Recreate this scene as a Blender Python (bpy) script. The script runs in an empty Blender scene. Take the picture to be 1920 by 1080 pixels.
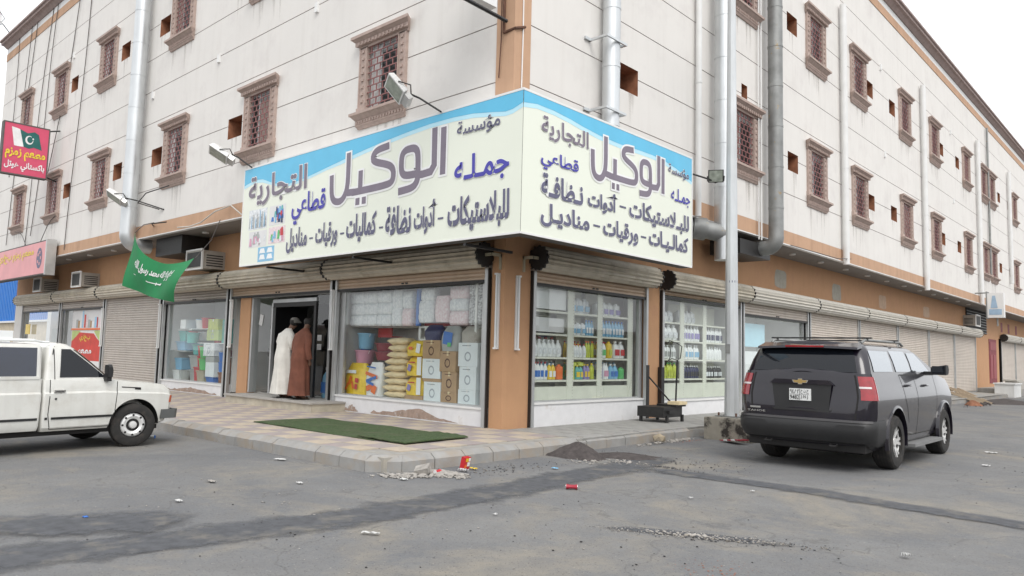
import bpy, bmesh, math, random
from mathutils import Matrix, Vector
R = math.radians
rnd = random.Random(7)
S = 1.1            # everything below is laid out in units of 1.1 m and scaled to metres here
scene = bpy.context.scene
COL = scene.collection
# ------------------------------------------------------------------ camera, sky, sun, exposure
cam = bpy.data.cameras.new('camera'); co = bpy.data.objects.new('camera', cam); COL.objects.link(co)
scene.camera = co
yaw, pit, rol = R(42.637), R(5.064), R(1.476)
fw = Vector((-math.sin(yaw)*math.cos(pit), math.cos(yaw)*math.cos(pit), math.sin(pit)))
rt = fw.cross(Vector((0, 0, 1))).normalized(); up = rt.cross(fw)
r2 = rt*math.cos(rol)+up*math.sin(rol); u2 = -rt*math.sin(rol)+up*math.cos(rol)
co.matrix_world = Matrix.Translation(Vector((8.699, -9.265, 1.42))*S) @ Matrix((r2, u2, -fw)).transposed().to_4x4()
cam.sensor_fit = 'HORIZONTAL'; cam.sensor_width = 36; cam.lens = 36*1414.8/1920
cam.clip_end = 2000; cam.clip_start = .05
w = bpy.data.worlds.new('World'); scene.world = w; w.use_nodes = True
nt = w.node_tree; nt.nodes.clear()
sky = nt.nodes.new('ShaderNodeTexSky'); sky.sky_type = 'NISHITA'; sky.sun_disc = False
sky.sun_elevation = R(52); sky.sun_rotation = R(122); sky.air_density = 1.0; sky.dust_density = 6.0; sky.ozone_density = 1.0
hs = nt.nodes.new('ShaderNodeHueSaturation'); hs.inputs['Saturation'].default_value = .12
mx = nt.nodes.new('ShaderNodeMixRGB'); mx.blend_type = 'MIX'; mx.inputs[0].default_value = .72
mx.inputs[2].default_value = (11.6, 11.8, 12.1, 1)      # the even white cloud layer
bg = nt.nodes.new('ShaderNodeBackground'); bg.inputs['Strength'].default_value = .105
wo = nt.nodes.new('ShaderNodeOutputWorld')
nt.links.new(sky.outputs[0], hs.inputs['Color']); nt.links.new(hs.outputs[0], mx.inputs[1])
nt.links.new(mx.outputs[0], bg.inputs[0]); nt.links.new(bg.outputs[0], wo.inputs[0])
sl = bpy.data.lights.new('sun', 'SUN'); sl.energy = 1.1; sl.angle = R(28); sl.color = (1, .965, .91)
so = bpy.data.objects.new('sun', sl); COL.objects.link(so)
sd = Vector((math.cos(R(-32))*math.cos(R(48)), math.sin(R(-32))*math.cos(R(48)), math.sin(R(48))))
so.rotation_euler = (-sd).to_track_quat('-Z', 'Y').to_euler()
so.location = (30, -20, 40)
vs = scene.view_settings; vs.view_transform = 'Standard'; vs.look = 'None'; vs.gamma = 1; vs.exposure = 0.43
vs.use_curve_mapping = False
scene.cycles.use_denoising = True
scene.cycles.max_bounces = 8; scene.cycles.transparent_max_bounces = 16
scene.cycles.sample_clamp_indirect = 6
# ------------------------------------------------------------------ materials
def mat(name, col, rough=.7, metal=0, var=.12, scale=3.0, bump=0, bscale=60, coat=0, spec=.5, dirt=None, dscale=1.2, dlo=.5, dhi=.7, aniso=(1, 1, 1), emit=None, col2=None, grime=0):
    m = bpy.data.materials.new(name); m.use_nodes = True
    n = m.node_tree.nodes; l = m.node_tree.links; b = n['Principled BSDF']
    b.inputs['Roughness'].default_value = rough; b.inputs['Metallic'].default_value = metal
    b.inputs['Specular IOR Level'].default_value = spec
    if coat: b.inputs['Coat Weight'].default_value = coat; b.inputs['Coat Roughness'].default_value = .03
    tc = n.new('ShaderNodeTexCoord'); mp = n.new('ShaderNodeMapping'); mp.inputs['Scale'].default_value = aniso
    l.new(tc.outputs['Object'], mp.inputs[0])
    cur = None
    if var or col2:
        t = n.new('ShaderNodeTexNoise'); t.inputs['Scale'].default_value = scale; t.inputs['Detail'].default_value = 6
        l.new(mp.outputs[0], t.inputs['Vector'])
        r = n.new('ShaderNodeValToRGB'); r.color_ramp.elements[0].position = .3; r.color_ramp.elements[1].position = .7
        c2 = col2 or tuple(c*(1-var) for c in col); c1 = tuple(min(1, c*(1+var)) for c in col) if not col2 else col
        r.color_ramp.elements[0].color = (*c2, 1); r.color_ramp.elements[1].color = (*c1, 1)
        l.new(t.outputs['Fac'], r.inputs[0]); cur = r.outputs[0]
    else:
        b.inputs['Base Color'].default_value = (*col, 1)
    if dirt:
        t = n.new('ShaderNodeTexNoise'); t.inputs['Scale'].default_value = dscale; t.inputs['Detail'].default_value = 8
        t.inputs['Roughness'].default_value = .65
        l.new(tc.outputs['Object'], t.inputs['Vector'])
        r = n.new('ShaderNodeMapRange'); r.inputs[1].default_value = dlo; r.inputs[2].default_value = dhi
        l.new(t.outputs['Fac'], r.inputs[0])
        x = n.new('ShaderNodeMixRGB'); l.new(r.outputs[0], x.inputs[0]); l.new(cur, x.inputs[1]); x.inputs[2].default_value = (*dirt, 1); cur = x.outputs[0]
    if grime:      # rain streaks: noise stretched along the height
        m2 = n.new('ShaderNodeMapping'); m2.inputs['Scale'].default_value = (2.2, 2.2, .16); l.new(tc.outputs['Object'], m2.inputs[0])
        t = n.new('ShaderNodeTexNoise'); t.inputs['Scale'].default_value = 2.5; t.inputs['Detail'].default_value = 7; l.new(m2.outputs[0], t.inputs['Vector'])
        r = n.new('ShaderNodeMapRange'); r.inputs[1].default_value = .5; r.inputs[2].default_value = .8; r.inputs[4].default_value = grime
        l.new(t.outputs['Fac'], r.inputs[0])
        x = n.new('ShaderNodeMixRGB'); x.blend_type = 'MULTIPLY'; l.new(r.outputs[0], x.inputs[0]); l.new(cur, x.inputs[1]); x.inputs[2].default_value = (.45, .4, .35, 1); cur = x.outputs[0]
    if cur: l.new(cur, b.inputs['Base Color'])
    if bump:
        t = n.new('ShaderNodeTexNoise'); t.inputs['Scale'].default_value = bscale; t.inputs['Detail'].default_value = 4
        l.new(mp.outputs[0], t.inputs['Vector'])
        q = n.new('ShaderNodeBump'); q.inputs['Strength'].default_value = bump; q.inputs['Distance'].default_value = .01
        l.new(t.outputs['Fac'], q.inputs['Height']); l.new(q.outputs[0], b.inputs['Normal'])
    if emit: b.inputs['Emission Color'].default_value = (*emit, 1); b.inputs['Emission Strength'].default_value = 1
    return m
def glass(name, tint=(.95, .98, .97), refl=1.0, trans=1.0):
    m = bpy.data.materials.new(name); m.use_nodes = True
    n = m.node_tree.nodes; l = m.node_tree.links; n.clear()
    o = n.new('ShaderNodeOutputMaterial'); t = n.new('ShaderNodeBsdfTransparent'); g = n.new('ShaderNodeBsdfGlossy'); g.inputs['Roughness'].default_value = .01
    t.inputs[0].default_value = (*[c*trans for c in tint], 1); g.inputs[0].default_value = (refl, refl, refl, 1)
    x = n.new('ShaderNodeMixShader'); ge = n.new('ShaderNodeNewGeometry'); d = n.new('ShaderNodeVectorMath'); d.operation = 'DOT_PRODUCT'
    l.new(ge.outputs['Normal'], d.inputs[0]); l.new(ge.outputs['Incoming'], d.inputs[1]); prev = d.outputs['Value']
    for op, v in (('ABSOLUTE', None), ('SUBTRACT', 1), ('POWER', 5), ('MULTIPLY_ADD', .91)):     # Schlick reflectance, the same from both sides
        q = n.new('ShaderNodeMath'); q.operation = op
        if op == 'SUBTRACT': q.inputs[0].default_value = 1; l.new(prev, q.inputs[1])
        else:
            l.new(prev, q.inputs[0])
            if v: q.inputs[1].default_value = v
            if op == 'MULTIPLY_ADD': q.inputs[2].default_value = .085
        prev = q.outputs[0]
    l.new(prev, x.inputs[0]); l.new(t.outputs[0], x.inputs[1]); l.new(g.outputs[0], x.inputs[2]); l.new(x.outputs[0], o.inputs[0])
    return m
M = dict(
 stucco=mat('stucco', (.71, .688, .658), .9, var=.02, scale=1.3, bump=.25, bscale=90, grime=.10, dirt=(.61, .58, .56), dscale=1.1, dlo=.52, dhi=.85),
 groove=mat('groove', (.42, .37, .35), .9, var=.2),
 orange=mat('orange_paint', (.50, .285, .155), .85, var=.08, scale=1.6, bump=.5, bscale=70, grime=.12, dirt=(.40, .215, .13), dscale=1.6, dlo=.5, dhi=.85),
 orange2=mat('orange_band', (.50, .315, .205), .85, var=.07, scale=2, bump=.4, bscale=80, grime=.3),
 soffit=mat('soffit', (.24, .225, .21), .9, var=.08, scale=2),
 stone=mat('stone_trim', (.42, .325, .285), .85, var=.12, scale=8, bump=.4, bscale=50, grime=.15),
 cornice=mat('cornice', (.33, .255, .235), .85, var=.12, scale=3, grime=.4),
 grille=mat('grille', (.26, .115, .11), .6, var=.15),
 darkpane=mat('dark_pane', (.012, .012, .013), .3, spec=.3, var=.1),
 curtain=mat('curtain', (.55, .54, .53), .8, var=.15, scale=9),
 curtain2=mat('faded_curtain', (.34, .27, .24), .9, var=.25, scale=12),
 hole=mat('hole_lining', (.30, .13, .07), .8, var=.25, scale=7, bump=.3),
 dark=mat('dark', (.012, .011, .011), .8, var=.1),
 black=mat('black_metal', (.018, .017, .017), .5, var=.2, scale=14),
 galv=mat('galvanised', (.60, .62, .63), .38, .75, var=.08, scale=4, bump=.1, bscale=30, aniso=(1, 1, .4)),
 galvdull=mat('galvanised_dull', (.27, .275, .27), .55, .5, var=.2, scale=3, dirt=(.34, .25, .13), dscale=5, dlo=.62, dhi=.7),
 polesteel=mat('pole_steel', (.56, .58, .59), .42, .35, var=.12, scale=5, aniso=(1, 1, .25)),
 pvc=mat('white_pvc', (.70, .70, .69), .5, var=.05, grime=.15),
 white=mat('white_paint', (.74, .74, .73), .55, var=.04, scale=4),
 whitewall=mat('whitewash', (.72, .72, .73), .85, var=.05, scale=5, bump=.5, bscale=40, dirt=(.55, .52, .49), dscale=2.5, dlo=.6, dhi=.75),
 bareplaster=mat('bare_plaster', (.36, .27, .22), .95, var=.2, scale=9, bump=.8, bscale=60, dirt=(.5, .46, .43), dscale=8, dlo=.55, dhi=.65),
 slat=mat('shutter_slat', (.47, .43, .39), .5, .1, var=.06, scale=2, grime=.12, dirt=(.40, .36, .31), dscale=3, dlo=.55, dhi=.8),
 slattan=mat('shutter_slat_tan', (.50, .385, .285), .5, .1, var=.06, scale=2, grime=.15, dirt=(.40, .31, .23), dscale=3, dlo=.55, dhi=.8),
 slatw=mat('shutter_slat_pale', (.57, .51, .45), .5, .1, var=.05, scale=2, grime=.2),
 roll=mat('shutter_roll', (.50, .455, .37), .5, .1, var=.1, scale=3, grime=.3, dirt=(.32, .27, .2), dscale=2.6, dlo=.52, dhi=.75),
 alu=mat('aluminium', (.50, .51, .51), .45, .6, var=.08),
 alugreen=mat('painted_shelf', (.66, .67, .58), .6, var=.06),
 glass=glass('shop_glass'), carglass=glass('car_glass', (.12, .14, .15), 1, .55),
 conc=mat('concrete', (.30, .29, .27), .95, var=.15, scale=5, bump=.6, bscale=60, dirt=(.4, .36, .29), dscale=2.2, dlo=.5, dhi=.7),
 kerb=mat('kerb_concrete', (.30, .295, .285), .95, var=.12, scale=4, bump=.5, bscale=70, dirt=(.31, .27, .225), dscale=3, dlo=.45, dhi=.65),
 paveg=mat('grey_paving', (.31, .305, .29), .95, var=.12, scale=5, bump=.4, bscale=60, dirt=(.38, .33, .26), dscale=1, dlo=.5, dhi=.7),
 tilep=mat('mauve_tile', (.325, .275, .272), .9, var=.10, scale=5, bump=.4, bscale=80, dirt=(.33, .30, .27), dscale=2.2, dlo=.40, dhi=.62),
 tiley=mat('cream_tile', (.46, .385, .30), .9, var=.10, scale=5, bump=.4, bscale=80, dirt=(.35, .315, .275), dscale=2.2, dlo=.42, dhi=.68),
 turf=mat('artificial_turf', (.052, .085, .030), .95, var=.40, scale=26, bump=1.0, bscale=160, dirt=(.10, .10, .06), dscale=2.5, dlo=.5, dhi=.75),
 signcream=mat('sign_cream', (.75, .78, .68), .35, var=.01, scale=1),
 signblue=mat('sign_blue', (.10, .47, .71), .35, var=.04),
 signblue2=mat('sign_pale_blue', (.45, .73, .85), .35, var=.03),
 letter=mat('letter_grey', (.105, .105, .175), .5, var=.08), letterr=mat('letter_plum_grey', (.19, .16, .205), .5, var=.08),
 lettb=mat('letter_blue', (.055, .05, .36), .5, var=.08), outl=mat('letter_outline', (.80, .80, .80), .5, var=.02),
 signside=mat('sign_side', (.10, .095, .09), .7, var=.2),
 tin=mat('tin_lamp', (.52, .52, .51), .4, .5, var=.1), lens=mat('lamp_glass', (.30, .33, .28), .12, var=.25, scale=9, coat=.6),
 flaggreen=mat('flag_green', (.010, .20, .065), .8, var=.06, scale=4), flagwhite=mat('flag_white', (.75, .78, .76), .8, var=.02),
 acb=mat('ac_beige', (.42, .40, .36), .6, var=.12, scale=5, dirt=(.3, .26, .22), dscale=5, dlo=.5, dhi=.7), acd=mat('ac_grille', (.05, .05, .05), .7, var=.2),
 suv=mat('suv_paint', (.006, .004, .011), .3, .1, var=.1, coat=.9, spec=.35, dirt=(.022, .019, .018), dscale=3, dlo=.5, dhi=1),
 trim=mat('black_trim', (.02, .02, .021), .5, var=.15), chrome=mat('chrome', (.75, .75, .74), .15, 1, var=.03),
 rim=mat('alloy', (.72, .72, .71), .35, .35, var=.05), rubber=mat('rubber', (.022, .021, .02), .85, var=.2, scale=12, dirt=(.06, .05, .043), dscale=9, dlo=.5, dhi=.75),
 tail=mat('tail_red', (.28, .004, .012), .15, var=.2, scale=14, coat=1), tailw=mat('tail_clear', (.6, .55, .55), .15, coat=1),
 gold=mat('emblem_gold', (.48, .33, .12), .3, .6, var=.05), plate=mat('plate_white', (.72, .73, .72), .4, var=.02), ink=mat('ink', (.03, .03, .03), .6, var=0),
 truck=mat('truck_white', (.69, .69, .655), .35, var=.03, coat=.4, dirt=(.52, .49, .43), dscale=2.5, dlo=.5, dhi=.85, grime=.22),
 seat=mat('seat', (.05, .05, .055), .8), amber=mat('amber_lamp', (.5, .09, .03), .2, coat=1),
 skin=mat('skin', (.16, .085, .055), .6, var=.1), thobew=mat('white_cotton', (.64, .625, .58), .9, var=.10, scale=5, bump=.9, bscale=9), thobeb=mat('brown_cotton', (.15, .055, .034), .9, var=.22, scale=5, bump=.9, bscale=9),
 capgrey=mat('cap_grey', (.17, .165, .15), .9, var=.15), hair=mat('hair', (.012, .01, .009), .7), sandal=mat('sandal', (.05, .035, .025), .7),
 floor=mat('shop_floor', (.55, .54, .52), .5), inwall=mat('shop_inner_wall', (.74, .75, .73), .8, var=.04), inwalld=mat('shop_wall_in_shade', (.10, .11, .11), .7),
 card=mat('cardboard', (.42, .28, .16), .85, var=.1, scale=6), cartonw=mat('white_carton', (.74, .79, .81), .7, var=.04, scale=5), cartond=mat('carton_print', (.38, .42, .46), .8),
 sack=mat('sack_cream', (.74, .61, .38), .85, var=.1, scale=7, bump=.4, bscale=30), yell=mat('yellow_bag', (.80, .56, .03), .45, var=.12, scale=14, coat=.3), red=mat('red_plastic', (.50, .02, .03), .4, var=.1),
 orangep=mat('orange_print', (.75, .16, .03), .5), whiteb=mat('white_plastic', (.80, .82, .82), .35, var=.03), pink=mat('pink_plastic', (.62, .30, .42), .4), blue=mat('blue_plastic', (.03, .16, .52), .35, var=.1),
 sky_b=mat('light_blue_plastic', (.20, .45, .66), .3, var=.06), navy=mat('navy_plastic', (.012, .02, .09), .4), green=mat('green_plastic', (.10, .46, .14), .4, var=.1), teal=mat('teal_plastic', (.10, .42, .40), .4), limey=mat('lime_liquid', (.48, .55, .05), .3, var=.15, scale=9),
 darkred=mat('dark_red_bucket', (.22, .02, .04), .4), grayp=mat('grey_plastic', (.36, .38, .37), .5), beige=mat('beige_plastic', (.42, .38, .28), .6), violet=mat('violet_bottle', (.26, .22, .5), .35), wrap=mat('tissue_wrap', (.84, .86, .87), .5, var=.05, scale=16, col2=(.55, .59, .62), bump=.3, bscale=20),
 wrapp=mat('pink_tissue_wrap', (.82, .74, .75), .5, scale=22, col2=(.68, .50, .53), bump=.3), dots=mat('spotted_wrap', (.74, .75, .75), .5, scale=26, col2=(.07, .07, .08)),
 poster=mat('poster_paper', (.70, .70, .70), .6, var=.04), posterred=mat('poster_red', (.56, .05, .035), .6, var=.15), postgreen=mat('poster_green', (.45, .55, .20), .6), doorred=mat('red_door', (.20, .025, .035), .6, var=.15, scale=6), wood=mat('pallet_wood', (.33, .255, .175), .85, var=.25, scale=9, aniso=(1, 6, 1)),
 pinksign=mat('red_sign_face', (.62, .085, .16), .4, var=.06), pinksign2=mat('faded_red_sign_face', (.66, .26, .27), .4, var=.08, scale=2), yellowl=mat('yellow_letter', (.78, .62, .05), .5), whitel=mat('white_letter', (.78, .78, .78), .5), pkgreen=mat('flag_dark_green', (.015, .12, .11), .6),
 bluewall=mat('blue_cladding', (.025, .19, .56), .5, var=.05), creamwall=mat('cream_wall', (.58, .50, .38), .85), cable=mat('cable', (.10, .09, .085), .7), cablew=mat('pale_cable', (.55, .52, .47), .7), rust=mat('rust', (.12, .06, .04), .9, var=.3, scale=10),
 heap=mat('asphalt_heap', (.070, .060, .058), .98, var=.3, scale=14, bump=1, bscale=40), rubble=mat('rubble_grey', (.33, .31, .285), .95, var=.25, scale=12, bump=.5), redbrick=mat('brick_bits', (.33, .15, .10), .95, var=.2), paper=mat('paper', (.55, .55, .54), .8, var=.05),
 clay=mat('clay', (.24, .11, .065), .95, var=.25, scale=9, bump=.8), tube=mat('tube_lamp', (.70, .72, .72), .4, var=.02), plasticred=mat('crushed_can_red', (.36, .03, .05), .45, .2),
)
def fringe(m, lo=.35, hi=.65, sc=5.0, top=1.0):
    """Lets a thin layer (tar, rain stain) break up towards its edge: the mesh attribute 'cover' against noise."""
    n = m.node_tree.nodes; l = m.node_tree.links; out = [k for k in n if k.type == 'OUTPUT_MATERIAL'][0]; b = n['Principled BSDF']
    a = n.new('ShaderNodeAttribute'); a.attribute_name = 'cover'; t = n.new('ShaderNodeTexNoise'); t.inputs['Scale'].default_value = sc; t.inputs['Detail'].default_value = 9; t.inputs['Roughness'].default_value = .75
    tc = n.new('ShaderNodeTexCoord'); l.new(tc.outputs['Object'], t.inputs['Vector']); s = n.new('ShaderNodeMath'); s.operation = 'ADD'; l.new(a.outputs['Fac'], s.inputs[0]); l.new(t.outputs['Fac'], s.inputs[1])
    r = n.new('ShaderNodeMapRange'); r.inputs[1].default_value = lo+.5; r.inputs[2].default_value = hi+.5; r.inputs[4].default_value = top; l.new(s.outputs[0], r.inputs[0])
    tr = n.new('ShaderNodeBsdfTransparent'); x = n.new('ShaderNodeMixShader'); l.new(r.outputs[0], x.inputs[0]); l.new(tr.outputs[0], x.inputs[1]); l.new(b.outputs[0], x.inputs[2]); l.new(x.outputs[0], out.inputs[0]); return m
def cover(me, vals):
    a = me.attributes.new('cover', 'FLOAT', 'POINT'); a.data.foreach_set('value', vals)
# ------------------------------------------------------------------ mesh helpers
OM = {}                                     # object name -> its world matrix in layout units
class MB:
    def __init__(s): s.v = []; s.f = []; s.mi = []; s.m = 0
    def add(s, v, f):
        k = len(s.v); s.v += [tuple(p) for p in v]; s.f += [tuple(i+k for i in q) for q in f]; s.mi += [s.m]*len(f); return s
    def box(s, a, b, X=None):
        x0, y0, z0 = a; x1, y1, z1 = b
        v = [(x0, y0, z0), (x1, y0, z0), (x1, y1, z0), (x0, y1, z0), (x0, y0, z1), (x1, y0, z1), (x1, y1, z1), (x0, y1, z1)]
        if X: v = [X @ Vector(p) for p in v]
        return s.add(v, [(0, 3, 2, 1), (4, 5, 6, 7), (0, 1, 5, 4), (1, 2, 6, 5), (2, 3, 7, 6), (3, 0, 4, 7)])
    def cyl(s, p, q, r, r1=None, n=12, cap=True):
        p = Vector(p); q = Vector(q); r1 = r if r1 is None else r1; d = (q-p).normalized()
        a = d.orthogonal().normalized(); b = d.cross(a)
        v = []
        for i in range(n):
            t = 2*math.pi*i/n; e = a*math.cos(t)+b*math.sin(t); v += [p+e*r, q+e*r1]
        f = [(2*i, 2*((i+1) % n), 2*((i+1) % n)+1, 2*i+1) for i in range(n)]
        if cap: f += [tuple(2*i for i in range(n))[::-1], tuple(2*i+1 for i in range(n))]
        return s.add(v, f)
    def tube(s, pts, r, n=8, cap=True):
        pts = [Vector(p) for p in pts]; rr = r if isinstance(r, (list, tuple)) else [r]*len(pts)
        v = []; f = []; a = None
        for i, p in enumerate(pts):
            d = (pts[min(i+1, len(pts)-1)]-pts[max(i-1, 0)]).normalized()
            a = d.orthogonal().normalized() if a is None else (a-d*a.dot(d)).normalized()
            b = d.cross(a)
            v += [p+(a*math.cos(2*math.pi*k/n)+b*math.sin(2*math.pi*k/n))*rr[i] for k in range(n)]
        for i in range(len(pts)-1):
            f += [(i*n+k, i*n+(k+1) % n, (i+1)*n+(k+1) % n, (i+1)*n+k) for k in range(n)]
        if cap: f += [tuple(range(n))[::-1], tuple((len(pts)-1)*n+k for k in range(n))]
        return s.add(v, f)
    def loft(s, rings, cap=True, closed=True):
        n = len(rings[0]); v = [p for r in rings for p in r]; f = []
        for i in range(len(rings)-1):
            for k in range(n if closed else n-1):
                f.append((i*n+k, i*n+(k+1) % n, (i+1)*n+(k+1) % n, (i+1)*n+k))
        if cap: f += [tuple(range(n))[::-1], tuple((len(rings)-1)*n+k for k in range(n))]
        return s.add(v, f)
    def prism(s, pts, d):                    # planar polygon (3D points) pushed by vector d
        n = len(pts); d = Vector(d); v = [Vector(p) for p in pts]+[Vector(p)+d for p in pts]
        return s.add(v, [tuple(range(n))[::-1], tuple(range(n, 2*n))]+[(i, (i+1) % n, (i+1) % n+n, i+n) for i in range(n)])
    def grid(s, fn, nu, nv):
        v = [fn(i/nu, j/nv) for j in range(nv+1) for i in range(nu+1)]
        return s.add(v, [(j*(nu+1)+i, j*(nu+1)+i+1, (j+1)*(nu+1)+i+1, (j+1)*(nu+1)+i) for j in range(nv) for i in range(nu)])
    def blob(s, c, r, jit=.15, sub=1, seed=0):
        q = random.Random(seed); bm = bmesh.new(); bmesh.ops.create_icosphere(bm, subdivisions=sub, radius=1)
        r = r if isinstance(r, (tuple, list)) else (r, r, r)
        v = [tuple(c[k]+p.co[k]*r[k]*(1+q.uniform(-jit, jit)) for k in range(3)) for p in bm.verts]
        f = [tuple(x.index for x in p.verts) for p in bm.faces]; bm.free(); return s.add(v, f)
    def mesh(s, name, mats, smooth=None, X=None, norm=True):
        me = bpy.data.meshes.new(name)
        v = s.v if X is None else [X @ Vector(p) for p in s.v]
        me.from_pydata([(p[0]*S, p[1]*S, p[2]*S) for p in v], [], s.f)
        for m in (mats if isinstance(mats, (list, tuple)) else [mats]): me.materials.append(M[m] if isinstance(m, str) else m)
        me.polygons.foreach_set('material_index', s.mi)
        if norm:
            bm = bmesh.new(); bm.from_mesh(me); bmesh.ops.recalc_face_normals(bm, faces=bm.faces); bm.to_mesh(me); bm.free()
        if smooth is not None:
            me.polygons.foreach_set('use_smooth', [True]*len(me.polygons)); me.set_sharp_from_angle(angle=R(smooth))
        me.update(); return me
    def build(s, name, mats, parent=None, smooth=None, w=False, label=None, cat=None, group=None, kind=None, norm=True):
        X = None
        if w and parent is not None: X = OM.get(parent.name, Matrix()).inverted()
        o = bpy.data.objects.new(name, s.mesh(name, mats, smooth, X, norm)); COL.objects.link(o)
        if parent is not None: o.parent = parent
        OM[o.name] = OM.get(parent.name, Matrix()) if parent is not None else Matrix()
        tag(o, label, cat, group, kind); return o
def tag(o, label=None, cat=None, group=None, kind=None):
    if label: o['label'] = label
    if cat: o['category'] = cat
    if group: o['group'] = group
    if kind: o['kind'] = kind
    return o
def empty(name, loc=(0, 0, 0), rz=0, parent=None, **k):
    o = bpy.data.objects.new(name, None); COL.objects.link(o); o.empty_display_size = .1
    o.location = Vector(loc)*S; o.rotation_euler = (0, 0, rz)
    X = Matrix.Translation(loc) @ Matrix.Rotation(rz, 4, 'Z')
    if parent is not None: o.parent = parent; X = OM.get(parent.name, Matrix()) @ X
    OM[o.name] = X
    return tag(o, **k)
KIDS = {}
def copy_tree(o, loc=None, rz=None, parent=None, label=None):
    c = o.copy(); COL.objects.link(c)
    if loc is not None: c.location = Vector(loc)*S
    if rz is not None: c.rotation_euler = (0, 0, rz)
    if parent is not None: c.parent = parent
    if label: c['label'] = label
    for k in [k for k in list(COL.objects) if k.parent is o]:
        copy_tree(k, parent=c)
    return c
def one(name, mb, mats, label, cat, group=None, loc=None, smooth=None, kind=None):
    """A top-level thing that is one mesh, its origin at its base."""
    if loc is None:
        xs = [p[0] for p in mb.v]; ys = [p[1] for p in mb.v]; zs = [p[2] for p in mb.v]
        loc = ((min(xs)+max(xs))/2, (min(ys)+max(ys))/2, min(zs))
        mb.v = [(p[0]-loc[0], p[1]-loc[1], p[2]-loc[2]) for p in mb.v]
    o = mb.build(name, mats, None, smooth, label=label, cat=cat, group=group, kind=kind)
    o.location = Vector(loc)*S; OM[o.name] = Matrix.Translation(loc)
    return o
class Fac:
    """A street front: u runs along it, o outwards from the ground-floor wall, z up."""
    def __init__(s, right): s.r = right
    def P(s, u, o, z): return (o, u, z) if s.r else (u, -o, z)
    def box(s, mb, u0, u1, o0, o1, z0, z1):
        a = s.P(u0, o0, z0); b = s.P(u1, o1, z1)
        return mb.box(tuple(min(p, q) for p, q in zip(a, b)), tuple(max(p, q) for p, q in zip(a, b)))
LF, RF = Fac(False), Fac(True)
# ------------------------------------------------------------------ Arabic lettering
FORMS = {'ا': (0xFE8D, 0xFE8E), 'أ': (0xFE83, 0xFE84), 'إ': (0xFE87, 0xFE88), 'ب': 0xFE8F, 'ة': (0xFE93, 0xFE94), 'ت': 0xFE95, 'ج': 0xFE9D, 'ح': 0xFEA1,
 'د': (0xFEA9, 0xFEAA), 'ر': (0xFEAD, 0xFEAE), 'ز': (0xFEAF, 0xFEB0), 'س': 0xFEB1, 'ش': 0xFEB5, 'ط': 0xFEC1, 'ظ': 0xFEC5, 'ع': 0xFEC9, 'ف': 0xFED1, 'ق': 0xFED5,
 'ك': 0xFED9, 'ل': 0xFEDD, 'م': 0xFEE1, 'ن': 0xFEE5, 'ه': 0xFEE9, 'و': (0xFEED, 0xFEEE), 'ؤ': (0xFE85, 0xFE86), 'ي': 0xFEF1, 'لا': (0xFEFB, 0xFEFC), 'ـ': None}
def shape(t):
    u = []; i = 0
    while i < len(t):
        if t[i:i+2] == 'لا': u.append('لا'); i += 2
        else: u.append(t[i]); i += 1
    dual = lambda c: isinstance(FORMS.get(c), int) or c == 'ـ'
    out = []
    for i, c in enumerate(u):
        if c not in FORMS: out.append(c); continue
        prev = i > 0 and u[i-1] in FORMS and dual(u[i-1]); nxt = i+1 < len(u) and u[i+1] in FORMS and dual(c)
        f = FORMS[c]
        if f is None: out.append('\u0640')
        elif isinstance(f, int): out.append(chr(f+(3 if prev and nxt else 1 if prev else 2 if nxt else 0)))
        else: out.append(chr(f[1] if prev else f[0]))
    return ''.join(reversed(out))
def text_mb(txt, off=0, raw=False):
    c = bpy.data.curves.new('t', 'FONT'); c.body = txt if raw else shape(txt); c.resolution_u = 2; c.offset = off
    o = bpy.data.objects.new('t', c); COL.objects.link(o); bpy.context.view_layer.update()
    me = bpy.data.meshes.new_from_object(o.evaluated_get(bpy.context.evaluated_depsgraph_get()))
    v = [(p.co.x, p.co.y) for p in me.vertices]; f = [tuple(p.vertices) for p in me.polygons]
    bpy.data.objects.remove(o); bpy.data.curves.remove(c); bpy.data.meshes.remove(me); return v, f
def lettering(name, txt, box, fn, material, parent, off=.02, depth=.006, outline=None, raw=False, o0=0, shear=0, label=None):
    """fn(u, o, z) -> layout point; box = (u0, u1, z0, z1); each word its own part."""
    v, f = text_mb(txt, off, raw)
    xs = [p[0] for p in v]; ys = [p[1] for p in v]; x0, x1, y0, y1 = min(xs), max(xs), min(ys), max(ys)
    su = (box[1]-box[0])/(x1-x0); sz = (box[3]-box[2])/(y1-y0)
    def make(v, f, o, nm, mt):
        mb = MB(); uv = [(box[0]+(p[0]-x0)*su, box[2]+(p[1]-y0)*sz) for p in v]; n = len(v)
        root = list(range(n))                  # glyphs overlap where they join: lift each by a hair
        def fd(i):
            while root[i] != i: root[i] = root[root[i]]; i = root[i]
            return i
        for q in f:
            for k in q[1:]: root[fd(k)] = fd(q[0])
        lv = {}; lift = [lv.setdefault(fd(i), len(lv)) % 12 for i in range(n)]
        mb.add([fn(a, o+.00045*lift[i], b) for i, (a, b) in enumerate(uv)], f)
        return mb.build(nm, mt, parent, w=True, norm=False, label=label)
    if outline:
        v2, f2 = text_mb(txt, off+outline, raw); make(v2, f2, o0+.0005, name+'_outline', 'outl')
    make(v, f, o0+depth+.001, name, material)
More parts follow.
